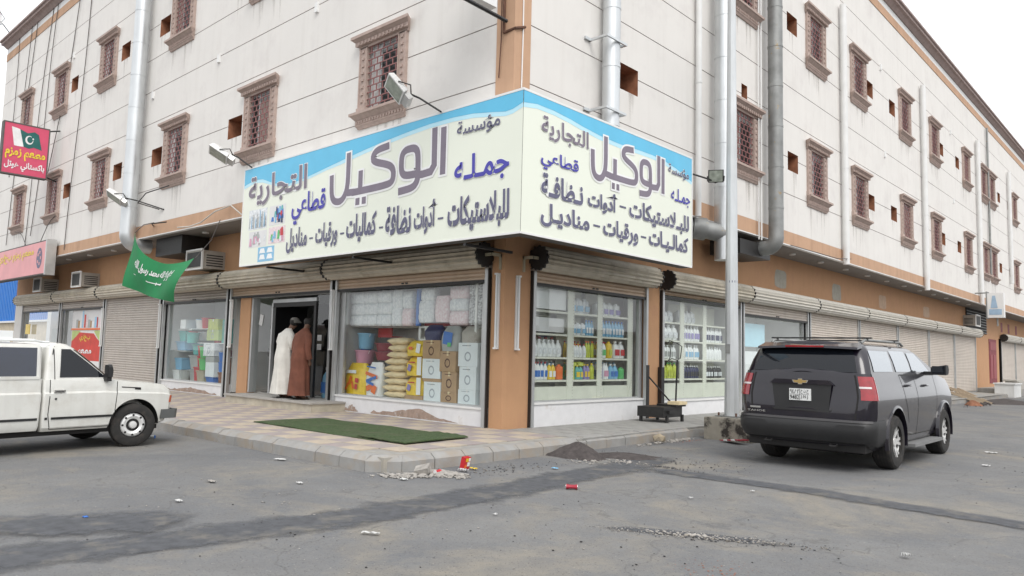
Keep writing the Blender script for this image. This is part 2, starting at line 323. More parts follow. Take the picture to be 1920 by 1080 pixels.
def ribbon(pts, w):
    """Constant-width stroke with mitred corners as 2-D quads."""
    L = []; Rr = []; n = len(pts)
    for i, p in enumerate(pts):
        p = Vector(p); a = (p-Vector(pts[i-1])).normalized() if i else None; b = (Vector(pts[i+1])-p).normalized() if i < n-1 else None
        a = a or b; b = b or a; na = Vector((-a.y, a.x)); nb = Vector((-b.y, b.x)); m = (na+nb)
        m = m.normalized() if m.length > 1e-4 else na; k = w/2/max(.45, m.dot(na)); L.append(p+m*k); Rr.append(p-m*k)
    return [tuple(q) for q in L+Rr], [(i, i+1, n+i+1, n+i) for i in range(n-1)]
# ------------------------------------------------------------------ ground
PZ = .18                                    # pavement top
mb = MB()
def gz(x, y):                               # gentle unevenness of the road
    if x < 1.9 and y > -3.95: return 0
    d = min(max(x-1.9, 0) if y > -3.95 else 99, 99)
    return 0
mb.add([(-300, -300, -.004), (300, -300, -.004), (300, 300, -.004), (-300, 300, -.004)], [(0, 1, 2, 3)])
road = bpy.data.materials.new('dusty_asphalt'); road.use_nodes = True
n = road.node_tree.nodes; l = road.node_tree.links; b = n['Principled BSDF']; b.inputs['Roughness'].default_value = .93; b.inputs['Specular IOR Level'].default_value = .25
tc = n.new('ShaderNodeTexCoord')
def noise(sc, det=6, rough=.6, vec=None, dist=0):
    t = n.new('ShaderNodeTexNoise'); t.inputs['Scale'].default_value = sc; t.inputs['Detail'].default_value = det; t.inputs['Roughness'].default_value = rough
    t.inputs['Distortion'].default_value = dist
    l.new(vec or tc.outputs['Object'], t.inputs['Vector']); return t.outputs['Fac']
def rng(src, a, b2, c=0, d=1):
    r = n.new('ShaderNodeMapRange'); r.inputs[1].default_value = a; r.inputs[2].default_value = b2; r.inputs[3].default_value = c; r.inputs[4].default_value = d
    l.new(src, r.inputs[0]); return r.outputs[0]
def mixc(fac, a, b2, mode='MIX'):
    x = n.new('ShaderNodeMixRGB'); x.blend_type = mode; l.new(fac, x.inputs[0])
    for k, q in ((1, a), (2, b2)):
        if isinstance(q, tuple): x.inputs[k].default_value = (*q, 1)
        else: l.new(q, x.inputs[k])
    return x.outputs[0]
base = mixc(rng(noise(.5, 8, .6, dist=.6), .38, .62), (.138, .146, .160), (.205, .207, .208))
sand = mixc(rng(noise(.42, 10, .74, dist=.5), .50, .64), base, (.275, .250, .208))
mott = mixc(rng(noise(3.2, 8, .75, dist=.3), .42, .62, 0, .5), sand, (.155, .152, .152)); sand = mixc(rng(noise(1.4, 8, .8), .56, .70, 0, .45), mott, (.30, .27, .225))
crk = n.new('ShaderNodeTexVoronoi'); crk.feature = 'DISTANCE_TO_EDGE'; crk.inputs['Scale'].default_value = .33; wv_ = n.new('ShaderNodeVectorMath'); wv_.operation = 'ADD'; nz_ = n.new('ShaderNodeTexNoise'); nz_.inputs['Scale'].default_value = 1.6; nz_.inputs['Detail'].default_value = 8
l.new(tc.outputs['Object'], nz_.inputs['Vector']); l.new(tc.outputs['Object'], wv_.inputs[0]); l.new(nz_.outputs['Color'], wv_.inputs[1]); l.new(wv_.outputs[0], crk.inputs['Vector'])
sand = mixc(rng(crk.outputs['Distance'], .0015, .005, .55, 0), sand, (.10, .10, .10))
sand = mixc(rng(noise(6.5, 9, .8), .58, .70, 0, .5), sand, (.105, .105, .11)); fine = mixc(rng(noise(22, 5, .8), .35, .75, 0, .55), sand, (.235, .225, .21))
speck = mixc(rng(noise(60, 4, .6), .60, .68, 0, .8), fine, (.055, .052, .05))
speck2 = mixc(rng(noise(42, 4, .6), .66, .71, 0, .7), speck, (.42, .39, .34))
l.new(speck2, b.inputs['Base Color'])
bp = n.new('ShaderNodeBump'); bp.inputs['Strength'].default_value = .6; bp.inputs['Distance'].default_value = .012
l.new(noise(55, 6, .8), bp.inputs['Height']); l.new(bp.outputs[0], b.inputs['Normal'])
M['road'] = road
mb.build('ground', 'road', kind='structure', norm=False)
M['oldpatch'] = mat('trench_asphalt', (.102, .106, .117), .95, var=.22, scale=9, bump=.9, bscale=60, dirt=(.19, .18, .165), dscale=2.6, dlo=.52, dhi=.66)
M['looseg'] = mat('broken_asphalt', (.075, .075, .08), .97, var=.3, scale=20, bump=1, bscale=50, dirt=(.3, .27, .23), dscale=14, dlo=.5, dhi=.6)
M['sandpatch'] = mat('sand_patch', (.34, .285, .205), .97, var=.12, scale=4, bump=.6, bscale=60, dirt=(.2, .19, .18), dscale=1.6, dlo=.48, dhi=.62)
def ragged(name, outline, m, z=0, jit=.06, sub=6, seed=1, dome=.0):
    q = random.Random(seed); pts = []
    for i, p in enumerate(outline):
        a = Vector(p); b2 = Vector(outline[(i+1) % len(outline)])
        for k in range(sub):
            t = k/sub; c = a.lerp(b2, t); pts.append((c.x+q.uniform(-jit, jit), c.y+q.uniform(-jit, jit), z))
    mb = MB(); cx = sum(p[0] for p in pts)/len(pts); cy = sum(p[1] for p in pts)/len(pts)
    return mb, pts
def strip_patch(name, line, wid, m, z, seed):
    q = random.Random(seed); Ls = []; Rs = []; pts = []
    for i in range(len(line)-1):
        a = Vector(line[i]); b2 = Vector(line[i+1]); k = max(2, int((b2-a).length/.11))
        pts += [a.lerp(b2, j/k) for j in range(k)]
    pts.append(Vector(line[-1])); mb = MB(); v = []
    for i, p in enumerate(pts):
        d = (pts[min(i+1, len(pts)-1)]-pts[max(i-1, 0)]).normalized(); nn = Vector((-d.y, d.x))
        e1, e2 = [wid*(.08*math.sin(i*.31*m_+seed)+.05*math.sin(i*1.3+m_)+q.uniform(-.06, .06)) for m_ in (1, 1.7)]
        for k in (-.5, -.25, 0, .25, .5): v.append((*(p+nn*(wid*k+(e1 if k < -.3 else e2 if k > .3 else 0))), z+(.006*(1-abs(k)*2))))
    nn = len(pts); f = [(i*5+k, i*5+k+1, i*5+k+6, i*5+k+5) for i in range(nn-1) for k in range(4)]
    mb.add(v, f); o = mb.build(name, m, kind='structure', norm=False); cover(o.data, [(0, .62, 1, .62, 0)[i % 5]*min(1, (i//5)/4, (len(v)//5-1-i//5)/4) for i in range(len(v))]); return o
fringe(M['oldpatch'], .25, .64, 4.5, .78)
strip_patch('road_trench_patch', [(2.6, -8.6), (3.0, -7.0), (3.25, -5.2), (3.2, -3.4), (3.1, -2.2), (3.05, -1.0), (2.85, .2), (2.75, .6)], .95, 'oldpatch', 0, 3)
strip_patch('road_trench_patch', [(3.2, -.75), (4.2, -.72), (5.4, -.72), (6.8, -.9), (8.2, -1.0), (11, -1.3), (16, -1.6)], .62, 'oldpatch', .003, 4)
strip_patch('road_trench_patch', [(1.2, -8.3), (2.0, -7.2), (2.6, -6.2)], 1.1, 'oldpatch', .006, 6)
strip_patch('road_trench_patch', [(4.8, -4.0), (5.5, -3.6), (6.4, -3.3)], .26, 'oldpatch', -.002, 7)
# ------------------------------------------------------------------ pavement with kerbs and tiles
def kerbs(pts, parent):
    pos = 0
    for i in range(len(pts)-1):
        a = Vector(pts[i]); b2 = Vector(pts[i+1]); L = (b2-a).length; k = max(1, round(L/.52)); d = (b2-a)/L; nn = Vector((-d.y, d.x))
        for j in range(k):
            p = a+d*(L*j/k+.006); q = a+d*(L*(j+1)/k-.006); hz = rnd.uniform(-.006, .006); ix = rnd.uniform(-.006, .006)
            mb = MB(); ring = []
            for e in (p, q):
                ring.append([(*(e+nn*(0+ix)), -.05), (*(e+nn*(0+ix)), .125+hz), (*(e+nn*(.085+ix)), PZ+.008+hz), (*(e+nn*.20), PZ+.008+hz), (*(e+nn*.20), -.05)])
            mb.loft(ring); mb.build('kerbstone', 'kerb', parent, smooth=20)
pav = empty('pavement', kind='structure')
# kerb line: street on its right-hand side
kerbs([(-30, -3.74), (1.32, -3.74), (1.62, -3.42), (1.68, 3.25)], pav)
mb = MB(); mb.box((1.62, 3.27, -.05), (1.64, 60, .13)); mb.build('kerb_core', 'kerb', pav)
mb = MB(); mb.box((-30, -3.6, -.05), (1.5, -.02, PZ-.012)); mb.box((-.02, -.02, -.05), (1.62, 34, PZ-.012)); mb.build('pavement_bed', 'conc', pav)
# mauve and cream chequered tiles
T = .40; tm = {}
for k, m_ in enumerate(('tilep', 'tiley')):
    q = MB(); q.box((.004, .004, -.02), (T-.004, T-.004, 0)); tm[k] = q.mesh('tile', m_)
nt_ = 0; far = [MB(), MB()]; grp = MB()
for i in range(-64, 4):
    for j in range(9):
        x = i*T; y = -3.53+j*T
        if x+T > 1.50 or y+T > .08: continue
        if x+T > 1.2 and y < -3.3: continue
        k = (i+j) % 2
        if x > -11.3:
            if x > -8.5 or j > -1:
                if nt_ < 290:
                    o = bpy.data.objects.new('tile', tm[k]); COL.objects.link(o); o.parent = pav; o.location = Vector((x, y, PZ+rnd.uniform(-.0015, .002)))*S; nt_ += 1; continue
        far[k].box((x+.004, y+.004, PZ-.02), (x+T-.004, y+T-.004, PZ+rnd.uniform(-.001, .001)))
for k in (0, 1):
    if far[k].v: far[k].build('tiles_beyond', ('tilep', 'tiley')[k], pav, kind='stuff')
q = MB(); q.box((.003, .003, -.02), (.397, .397, 0)); gm = q.mesh('paving_slab', 'paveg')
fg = MB()
for i in range(0, 4):
    for j in range(0, 80):
        x = .06+i*.4; y = .09+j*.4
        if x+.4 > 1.7: continue
        if j < 22:
            o = bpy.data.objects.new('paving_slab', gm); COL.objects.link(o); o.parent = pav; o.location = Vector((x-.03*(i == 3), y, PZ+rnd.uniform(-.003, .002)))*S
        else: fg.box((x+.003, y+.003, PZ-.02), (x+.397, y+.397, PZ+rnd.uniform(-.002, .001)))
fg.build('slabs_beyond', 'paveg', pav, kind='stuff')
# ------------------------------------------------------------------ the building
B = empty('corner_building', label='three storey white and orange corner building with shops below', cat='building')
O = 1.05; ZB = 4.37; ZT = 13.25
WL = [-2.2, -6.6, -10.93, -16.22, -20.62, -24.65]; WR = [6.77, 11.18, 14.65, 19.56, 23.55, 28.95, 32.55, 34.45, 40.5, 46, 51, 57]
HL = [-7.77, -12.12, -14.9, -19.35]; HR = [2.05, 9.6, 15.78, 18.15, 24.7, 27.4, 36.3, 39.0]
WZ = [(5.84, 7.10), (9.62, 10.88)]; HZ = [(6.29, 6.78), (9.98, 10.48)]
GR = [5.66, 6.61, 7.55, 8.49, 9.44, 10.38, 11.32, 12.25]
def wall(fac, u0, u1, wins, holes, name, z0=4.70, z1=ZT):
    ops = [(c-.46, c+.46, a, b2) for c in wins for a, b2 in WZ]+[(c-.33, c+.33, a, b2) for c in holes for a, b2 in HZ]
    if fac.r: ops.append((6.67, 6.97, 7.48, 7.8))
    us = sorted({u0, u1, *[k for o_ in ops for k in o_[:2]]}); gw = .0085
    zs = sorted({z0, z1, *[k for o_ in ops for k in o_[2:]], *[g+d for g in GR for d in (-gw, gw)]})
    mb = MB(); F = fac.P
    def inside(u, z): return any(a < u < b2 and c < z < d for a, b2, c, d in ops)
    for i in range(len(zs)-1):
        zc = (zs[i]+zs[i+1])/2; gr = any(abs(zc-g) < gw for g in GR)
        j = 0
        while j < len(us)-1:
            if inside((us[j]+us[j+1])/2, zc): j += 1; continue
            k = j
            while k+1 < len(us)-1 and not inside((us[k+1]+us[k+2])/2, zc): k += 1
            a, b2 = us[j], us[k+1]; o = O-.014 if gr else O
            mb.m = 1 if gr else 0
            mb.add([F(a, o, zs[i]), F(b2, o, zs[i]), F(b2, o, zs[i+1]), F(a, o, zs[i+1])], [(0, 1, 2, 3)])
            if gr: mb.add([F(a, O, zs[i]), F(b2, O, zs[i]), F(b2, o, zs[i]), F(a, o, zs[i]), F(a, O, zs[i+1]), F(b2, O, zs[i+1]), F(b2, o, zs[i+1]), F(a, o, zs[i+1])], [(0, 1, 2, 3), (4, 5, 6, 7)])
            j = k+1
    mb.m = 0
    for a, b2, c, d in ops:
        e = O-.25 if b2-a > .8 else O-.55; hole = b2-a < .8
        mb.m = 2 if hole else 0
        mb.add([F(a, O, c), F(b2, O, c), F(b2, O, d), F(a, O, d), F(a, e, c), F(b2, e, c), F(b2, e, d), F(a, e, d)], [(0, 1, 5, 4), (1, 2, 6, 5), (2, 3, 7, 6), (3, 0, 4, 7)])
        mb.m = 3
        mb.add([F(a, e, c), F(b2, e, c), F(b2, e, d), F(a, e, d)], [(0, 1, 2, 3)])  # black back stands in for the unlit room behind the opening
    return mb.build(name, ['stucco', 'groove', 'hole', 'dark'], B, norm=False)
wall(LF, -28.35, .69, WL, HL, 'wall'); wall(RF, -.69, 72, WR, HR, 'wall')
# corner pilaster, bands, cornice, soffit, roof, far side
mb = MB(); mb.box((.69, -1.07, ZB+.01), (1.07, -.69, ZT)); mb.build('corner_pilaster', 'orange2', B)
def lring(o): return [(-28.35-o*.3, -O-o, 0), (O+o, -O-o, 0), (O+o, 72, 0)]
def band(name, m_, prof):       # profile (outward, z) swept round the corner
    mb = MB(); rings = []
    for e in ('a', 'c', 'b'):
        r = []
        for o_, z in prof:
            p = {'a': (-28.35-max(0, o_)*.5, -O-o_, z), 'c': (O+o_, -O-o_, z), 'b': (O+o_, 72, z)}[e]; r.append(p)
        rings.append(r)
    mb.loft(rings); return mb.build(name, m_, B)
band('lower_band', 'orange2', [(.006, ZB), (.006, 4.695), (-.1, 4.695), (-.1, ZB)])
band('drip_edge', 'white', [(.012, ZB-.03), (.012, ZB-.004), (-.1, ZB-.004), (-.1, ZB-.03)])
band('upper_band', 'orange2', [(.02, ZT), (.02, 13.56), (-.1, 13.56), (-.1, ZT)])
band('white_band', 'white', [(.01, 13.562), (.01, 13.80), (-.1, 13.80), (-.1, 13.562)])
band('cornice', 'cornice', [(.05, 13.802), (.16, 13.92), (.24, 13.94), (.24, 14.03), (.30, 14.05), (.30, 14.12), (-.1, 14.12), (-.1, 13.802)])
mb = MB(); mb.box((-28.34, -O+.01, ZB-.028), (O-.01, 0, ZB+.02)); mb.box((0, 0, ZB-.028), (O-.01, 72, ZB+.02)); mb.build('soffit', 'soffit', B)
mb = MB(); mb.box((-28.3, -O+.6, 4.4), (O-.6, 22, 4.5)); mb.box((-14, 22, 4.4), (O-.6, 72, 4.5)); mb.box((-28.3, -O+.3, 14.0), (O-.3, 22, 14.1)); mb.box((-14, 22, 14), (O-.3, 72, 14.1))
mb.box((-28.34, -O+.01, 4.38), (-28.2, 22, 14)); mb.box((-28.3, 21.9, 0), (-14, 22, 14)); mb.box((-14, 22, 0), (-13.9, 72, 14)); mb.box((-14, 71.9, 0), (.9, 72, 14)); mb.build('roof_and_rear_wall', 'stucco', B)
mb = MB()
for k in range(14):
    for f, u in ((LF, -1.8-k*2.05), (RF, 4.6+k*2.05)):
        if f.r and u < 8: continue
        p = f.P(u, .55, ZB-.03); mb.cyl(p, (p[0], p[1], p[2]-.035), .085, n=14)
mb.build('soffit_downlights', 'white', B, kind='stuff')
# windows: local frame x along the wall, -y outward, z up, origin at the middle of the opening's foot
def window_proto():
    e = empty('window', parent=B)
    hw, H = .46, 1.26
    for s in (-1, 1):
        mb = MB(); mb.box((s*.57-.115, -.045, -.02), (s*.57+.115, .02, H+.02))
        mb.box((s*.47-.012, -.06, 0), (s*.47+.012, .10, H)); mb.box((s*.67-.014, -.062, 0), (s*.67+.014, .02, H))
        for k in range(9): mb.box((s*.57-.03, -.066, .07+k*.137), (s*.57+.03, -.04, .07+k*.137+.045))
        mb.box((s*.57-.135, -.075, -.02), (s*.57+.135, .02, .11))
        mb.build('jamb', 'stone', e)
    mb = MB(); prof = [(.045, 0), (.045, .05), (.10, .055), (.10, .13), (.15, .17), (.17, .18), (.17, .235), (.02, .235), (.02, 0)]
    def sweep(mb, prof, w0, z0, taper):
        rings = []
        for s in (-1, 1): rings.append([(s*(w0+o*taper), -o if o > .021 else .02, z0+z) for o, z in prof])
        mb.loft(rings)
    sweep(mb, prof, .68, H, .95)
    for k in range(13): mb.box((-.64+k*.107-.022, -.118, H+.06), (-.64+k*.107+.022, -.095, H+.115))
    mb.build('lintel', 'stone', e)
    mb = MB(); prof = [(.03, -.29), (.05, -.25), (.07, -.23), (.07, -.13), (.14, -.06), (.17, -.05), (.17, -.0), (.02, -.0), (.02, -.29)]
    sweep(mb, prof, .66, 0, .85)
    for k in range(17): mb.box((-.66+k*.0825-.022, -.088, -.20), (-.66+k*.0825+.022, -.06, -.15))
    mb.build('sill', 'stone', e)
    mb = MB()
    for x0, x1 in ((-.46, -.42), (-.15, -.10), (.42, .46)): mb.box((x0, .03, .04), (x1, .06, H-.04))
    mb.box((-.46, .03, 0), (.46, .06, .04)); mb.box((-.46, .03, H-.04), (.46, .06, H)); mb.build('frame', 'alu', e)
    mb = MB(); mb.box((-.42, .045, .04), (-.15, .055, H-.04)); mb.build('pane', 'curtain', e); mb = MB(); mb.box((-.10, .046, H-.17), (.42, .056, H-.04)); mb.build('transom', 'galvdull', e)
    mb = MB(); mb.box((-.10, .05, .04), (.42, .06, H-.17)); mb.build('pane', 'darkpane', e)
    mb = MB(); rows = 10; rh = H/rows; t = .0085
    for k in range(rows+1): mb.box((-.455, -.02, k*rh-t), (.455, -.002, k*rh+t))
    for k in range(rows):
        for c in range(6):
            x = -.46+.92*(c+(.5 if k % 2 else 0))/5
            if -.45 < x < .45: mb.box((x-t, -.02, k*rh), (x+t, -.002, (k+1)*rh))
    mb.build('grille', 'grille', e); return e
wp = window_proto(); first = True
for fac, cs, rz in ((LF, WL, 0), (RF, WR, R(90))):
    for c in cs:
        for zi, (a, b2) in enumerate(WZ):
            p = fac.P(c, O, a)
            if first: wp.location = Vector(p)*S; wp.rotation_euler = (0, 0, rz); first = False
            else:
                k = copy_tree(wp, p, rz); q_ = [o for o in COL.objects if o.parent is k and o.name.startswith('pane')]; rr_ = rnd.random()
                for o_, m_ in zip(q_, ('curtain', 'darkpane') if rr_ < .5 else ('curtain2', 'darkpane') if rr_ < .75 else ('darkpane', 'curtain2')): o_.material_slots[0].link = 'OBJECT'; o_.material_slots[0].material = M[m_]
# rain streaks below the sills and the square openings
M['stain'] = fringe(mat('rain_stain', (.30, .25, .21), .95, var=.2), .0, .9, 3.0, .26)
for fac, cs, hs_, nm in ((LF, WL, HL, 'rain_stains'), (RF, WR, HR, 'rain_stains')):
    mb = MB(); cv = []
    for c in cs+hs_:
        hole = c in hs_
        for z in [(h[0] if hole else w_[0]-.29) for h, w_ in zip(HZ, WZ)]:
            for k in range(2 if hole else 5):
                u = c+rnd.uniform(-.28, .28)*(1 if hole else 2.2); ww = rnd.uniform(.03, .10); L_ = rnd.uniform(.25, .9)
                mb.add([fac.P(u-ww, O+.0025, z), fac.P(u, O+.0025, z), fac.P(u+ww, O+.0025, z), fac.P(u-ww*.6, O+.0025, z-L_), fac.P(u, O+.0025, z-L_), fac.P(u+ww*.6, O+.0025, z-L_)], [(0, 1, 4, 3), (1, 2, 5, 4)]); cv += [0, .9, 0, 0, 0, 0]
    o = mb.build(nm, 'stain', B, norm=False, kind='stuff'); cover(o.data, cv)
# small white fittings on the walls
cl = MB(); cl.box((-.05, -.05, -.10), (.05, 0, .10)); cm = cl.mesh('wall_box', 'white')
for fac, u, z in [(LF, -8.75, 8.43), (LF, -4.5, 8.43), (LF, -15.3, 12.2), (LF, -19.6, 11.3), (LF, -12.6, 8.35), (RF, -.1+1.05, 7.9), (RF, 16.9, 11.3), (RF, 17.2, 8.4), (RF, 26.2, 11.3), (RF, 26.5, 8.4)]:
    o = bpy.data.objects.new('junction_box', cm); COL.objects.link(o); o.parent = B; o.location = Vector(fac.P(u, O, z))*S; o.rotation_euler = (0, 0, R(90) if fac.r else 0)
# ------------------------------------------------------------------ ground floor walls
SH = 3.10                                   # centre height of the shutter rolls
def gwall(fac, u0, u1, z0, z1, m_='orange', o1=0, o0=-.22, nm='lower_wall', lab=None):
    mb = MB(); fac.box(mb, u0, u1, o0, o1, z0, z1); return mb.build(nm, m_, B, label=lab)
gwall(LF, -28.3, -.28, 3.06, 4.345); gwall(RF, .66, 72, 3.06, 4.345)
mb = MB(); mb.box((-.30, 0, .0), (0, .28, 4.345)); mb.box((-.22, .27, 0), (-.002, .66, 4.345)); mb.build('corner_pillar', 'orange', B)
gwall(LF, -9.02, -8.52, 0, 3.06, nm='pillar'); gwall(RF, 4.36, 4.92, 0, 3.06, nm='pillar'); gwall(RF, 35.1, 41.2, 0, 3.06); gwall(LF, -28.3, -27.1, 0, 3.06, m_='stucco', nm='pillar')
gwall(RF, 66, 72, 0, 3.06)
for k, (u, ww, z0, z1) in enumerate([(11.27, .40, 3.47, 3.98), (15.62, .40, 3.42, 3.96), (20.3, .45, 3.45, 3.95), (26.2, .5, 3.45, 3.9)]):   # blocked openings
    mb = MB(); pts = []
    for i in range(16):
        t = 2*math.pi*i/16; c, s2 = math.cos(t), math.sin(t)
        pts.append(RF.P(u+ww*abs(c)**.4*(1 if c > 0 else -1)*rnd.uniform(.93, 1.03), .004, (z0+z1)/2+(z1-z0)/2*abs(s2)**.4*(1 if s2 > 0 else -1)*rnd.uniform(.95, 1.04)))
    mb.prism(pts, (-.02, 0, 0)); mb.build('plaster_patch', mat('bare_render%d' % k, (.36, .34, .29) if k < 2 else (.50, .36, .26), .9, var=.1, scale=5), B)
def fluted(mb, fac, u0, u1, oc, zc, r, n=17, lobe=.016):
    rings = []
    for u in (u0, u1):
        rings.append([fac.P(u, oc+(r+(lobe if k % 2 else -lobe))*math.cos(2*math.pi*k/(2*n)), zc+(r+(lobe if k % 2 else -lobe))*math.sin(2*math.pi*k/(2*n))) for k in range(2*n)])
    mb.loft(rings)
def shutter(fac, u0, u1, zb, pale=False, gear=True, rr=.205):
    e = empty('rolling_shutter', parent=B)
    mb = MB(); fluted(mb, fac, u0-.03, u1+.03, .205, SH+.01, rr); mb.build('shutter_roll', 'roll' if not pale else mat('roll_pale%d' % len(bpy.data.materials), (.56, .53, .47), .5, .1, var=.06, scale=3, grime=.2), e, smooth=15)
    mb = MB(); p = .072; k = int((3.04-zb)/p); ring = []
    for i in range(k+1):
        z = 3.04-i*p
        for dz, o_ in ((0, .028), (-.012, .040), (-.045, .040), (-.060, .018)):
            if z+dz < zb: break
            ring.append((o_, z+dz))
    mb.add([fac.P(u, o_, z) for o_, z in ring for u in (u0+.05, u1-.05)], [(2*i, 2*i+1, 2*i+3, 2*i+2) for i in range(len(ring)-1)])
    mb.build('shutter_curtain', 'slatw' if pale else 'slattan' if (zb > 1 and (fac.r or u0 > -10)) else 'slat', e, norm=False, kind='stuff')
    mb = MB(); fac.box(mb, u0+.05, u1-.05, .012, .055, zb-.05, zb); mb.build('bottom_bar', 'black' if zb > 1 else 'alu', e)
    for u in (u0+.03, u1-.03):
        mb = MB(); fac.box(mb, u-.035, u+.035, .0, .075, PZ, 2.93); mb.build('guide_rail', 'alu', e)
        mb = MB(); fac.box(mb, u-.014 if u > (u0+u1)/2 else u-.05, u+.05 if u > (u0+u1)/2 else u+.014, .0, .06, PZ, 2.90); mb.build('rail_black_strip', 'black', e)  # narrow black strip along each guide rail
    if gear:
        for u in (u0-.05, u1+.05):
            mb = MB(); rings = []
            for du in (-.022, .022):
                rings.append([fac.P(u+du, .205+(rr+.004+(.014 if k % 4 < 2 else -.012))*math.cos(2*math.pi*k/52), SH+.01+(rr+.004+(.014 if k % 4 < 2 else -.012))*math.sin(2*math.pi*k/52)) for k in range(52)])
            mb.loft(rings); mb.build('end_disc', 'black', e)
    if zb > 1:
        um = (u0+u1)/2; mb = MB()
        for d in (-.09, .03): fac.box(mb, um+d, um+d+.06, .04, .055, zb+.02, zb+.05)
        mb.build('lock_slot', 'black', e)
    return e
SLB = [(-4.85, -.34, 2.70), (-9.45, -4.98, 2.70), (-13.45, -9.58, 2.66), (-17.9, -13.62, .2), (-22.3, -18.05, 2.66), (-27.1, -22.45, 2.66)]
SRB = [(.68, 4.36, 2.70), (4.95, 8.72, 2.78), (8.82, 13.1, 2.62), (13.22, 17.5, .2), (17.6, 21.85, .2), (21.95, 26.2, .2), (26.3, 30.6, .2), (30.7, 35.1, .2), (41.6, 45.8, .2), (45.95, 50.2, .2), (50.35, 54.6, .2), (54.7, 59, .2), (59.1, 65.9, .2)]
for a, b2, z in SLB: shutter(LF, a, b2, z)
for a, b2, z in SRB: shutter(RF, a, b2, z, pale=a > 8.8)
# yellow rail brackets beside the corner pillar
for fac, u, u2 in ((LF, -.36, -.10), (RF, .72, .46)):
    mb = MB(); fac.box(mb, min(u, u2), max(u, u2), .20, .225, 3.08, 3.13); fac.box(mb, u2-.02, u2+.02, 0, .225, 3.08, 3.13); fac.box(mb, u2-.02, u2+.02, 0, .03, 2.86, 3.13); mb.build('roller_bracket', 'beige', B)
# plinth walls under the shop windows
def plinth(fac, u0, u1, m_='whitewash_', z1=.47):
    gwall(fac, u0, u1, PZ-.1, z1, 'whitewall', .0, -.16, 'plinth'); mb = MB(); fac.box(mb, u0, u1, -.17, .025, z1, z1+.035); mb.build('plinth_sill', 'white', B)
plinth(LF, -4.78, -.40); plinth(LF, -13.4, -9.6, z1=.44); plinth(LF, -22.2, -18.1, z1=.44); plinth(LF, -27, -22.5, z1=.4)
plinth(RF, .74, 4.30, z1=.56); plinth(RF, 5.0, 8.66, z1=.48); plinth(RF, 8.9, 13.0)
# flaked patch along the foot of the plinth
def flake(fac, u0, u1, zt, seed, mname='bareplaster', parent=B):
    q = random.Random(seed); top = []; n_ = 26
    for i in range(n_+1):
        t = i/n_; top.append((u0+(u1-u0)*t, PZ+.01+zt*(math.sin(math.pi*min(1, t*1.05))**.35)*(.62+.38*math.sin(3+t*9)*.6)+q.uniform(-.022, .022)))
    mb = MB(); pts = [fac.P(u, .0035, z) for u, z in top]+[fac.P(u1, .0035, PZ+.012), fac.P(u0, .0035, PZ+.012)]
    v = []; f = []
    for i, (u, z) in enumerate(top): v += [fac.P(u, .0035, PZ+.012+q.uniform(0, .008)), fac.P(u, .0035, max(z, PZ+.02))]
    mb.add(v, [(2*i, 2*i+2, 2*i+3, 2*i+1) for i in range(n_)]); mb.build('flaked_patch', mname, parent, norm=False)
flake(LF, -3.55, -1.02, .21, 2); flake(LF, -4.45, -3.95, .17, 5); flake(LF, -13.3, -9.7, .16, 8)
# shop window frames and glass
def shopwin(fac, u0, u1, z0, z1, mull=(), fw_=.07, depth=-.06, panes=None, mt='alu'):
    e = empty('shop_window', parent=B); mb = MB(); d0, d1 = depth-.05, depth+.02
    fac.box(mb, u0, u0+fw_, d0, d1, z0, z1); fac.box(mb, u1-fw_, u1, d0, d1, z0, z1); fac.box(mb, u0+fw_, u1-fw_, d0, d1, z1-.06, z1); fac.box(mb, u0+fw_, u1-fw_, d0, d1, z0, z0+.03)
    mb.build('frame', mt, e); us = [u0+fw_, *mull, u1-fw_]
    for a, b2 in zip(us[:-1], us[1:]):
        mb = MB(); mb.add([fac.P(a+.002, depth, z0+.03), fac.P(b2-.002, depth, z0+.03), fac.P(b2-.002, depth, z1-.06), fac.P(a+.002, depth, z1-.06)], [(0, 1, 2, 3)]); mb.build('glass_pane', 'glass', e, norm=False)
    return e
shopwin(LF, -4.78, -.40, .505, 2.75, (-3.2, -1.9), fw_=.16)
shopwin(LF, -13.35, -9.60, .475, 2.72, (-12.4,), fw_=.14)
shopwin(LF, -22.2, -18.1, .475, 2.72, (-20.4,)); shopwin(LF, -27.0, -22.5, .435, 2.72, (-25.2,))
shopwin(RF, .72, 4.30, .595, 2.74, (1.75, 2.75), fw_=.12); shopwin(RF, 5.0, 8.66, .515, 2.80, (5.9, 7.4)); shopwin(RF, 8.9, 13.0, .505, 2.66, (10.2, 11.6, 12.3))
# entrance: glass side lights, black doorway, marble step
ent = empty('entrance', parent=B)
mb = MB(); LF.box(mb, -8.5, -8.42, -.2, -.02, .36, 2.72); LF.box(mb, -5.14, -5.06, -.2, -.02, .36, 2.72); LF.box(mb, -8.42, -5.14, -.2, -.02, 2.64, 2.72); mb.build('outer_frame', 'alu', ent)
mb = MB(); LF.box(mb, -7.62, -5.78, -.16, -.08, 2.50, 2.58); LF.box(mb, -7.66, -7.60, -.16, -.08, .38, 2.5); mb.build('door_header', 'alu', ent)
mb = MB(); LF.box(mb, -5.86, -5.78, -.16, -.08, .38, 2.5); LF.box(mb, -6.1, -6.06, -.5, -.45, .38, 2.5); LF.box(mb, -7.6, -5.86, -.12, -.09, 2.40, 2.50); mb.build('door_frame', 'black', ent)
for a, b2 in ((-8.42, -7.66), (-5.78, -5.14)):
    mb = MB(); mb.add([LF.P(a, -.11, .38), LF.P(b2, -.11, .38), LF.P(b2, -.11, 2.64), LF.P(a, -.11, 2.64)], [(0, 1, 2, 3)]); mb.build('glass_pane', 'glass', ent, norm=False)
for x in (-7.6, -5.95):                  # open leaves swung inward
    mb = MB(); mb.box((x-.02, .15, .40), (x+.02, 1.0, 2.45)); mb.build('door_leaf', 'darkpane', ent)
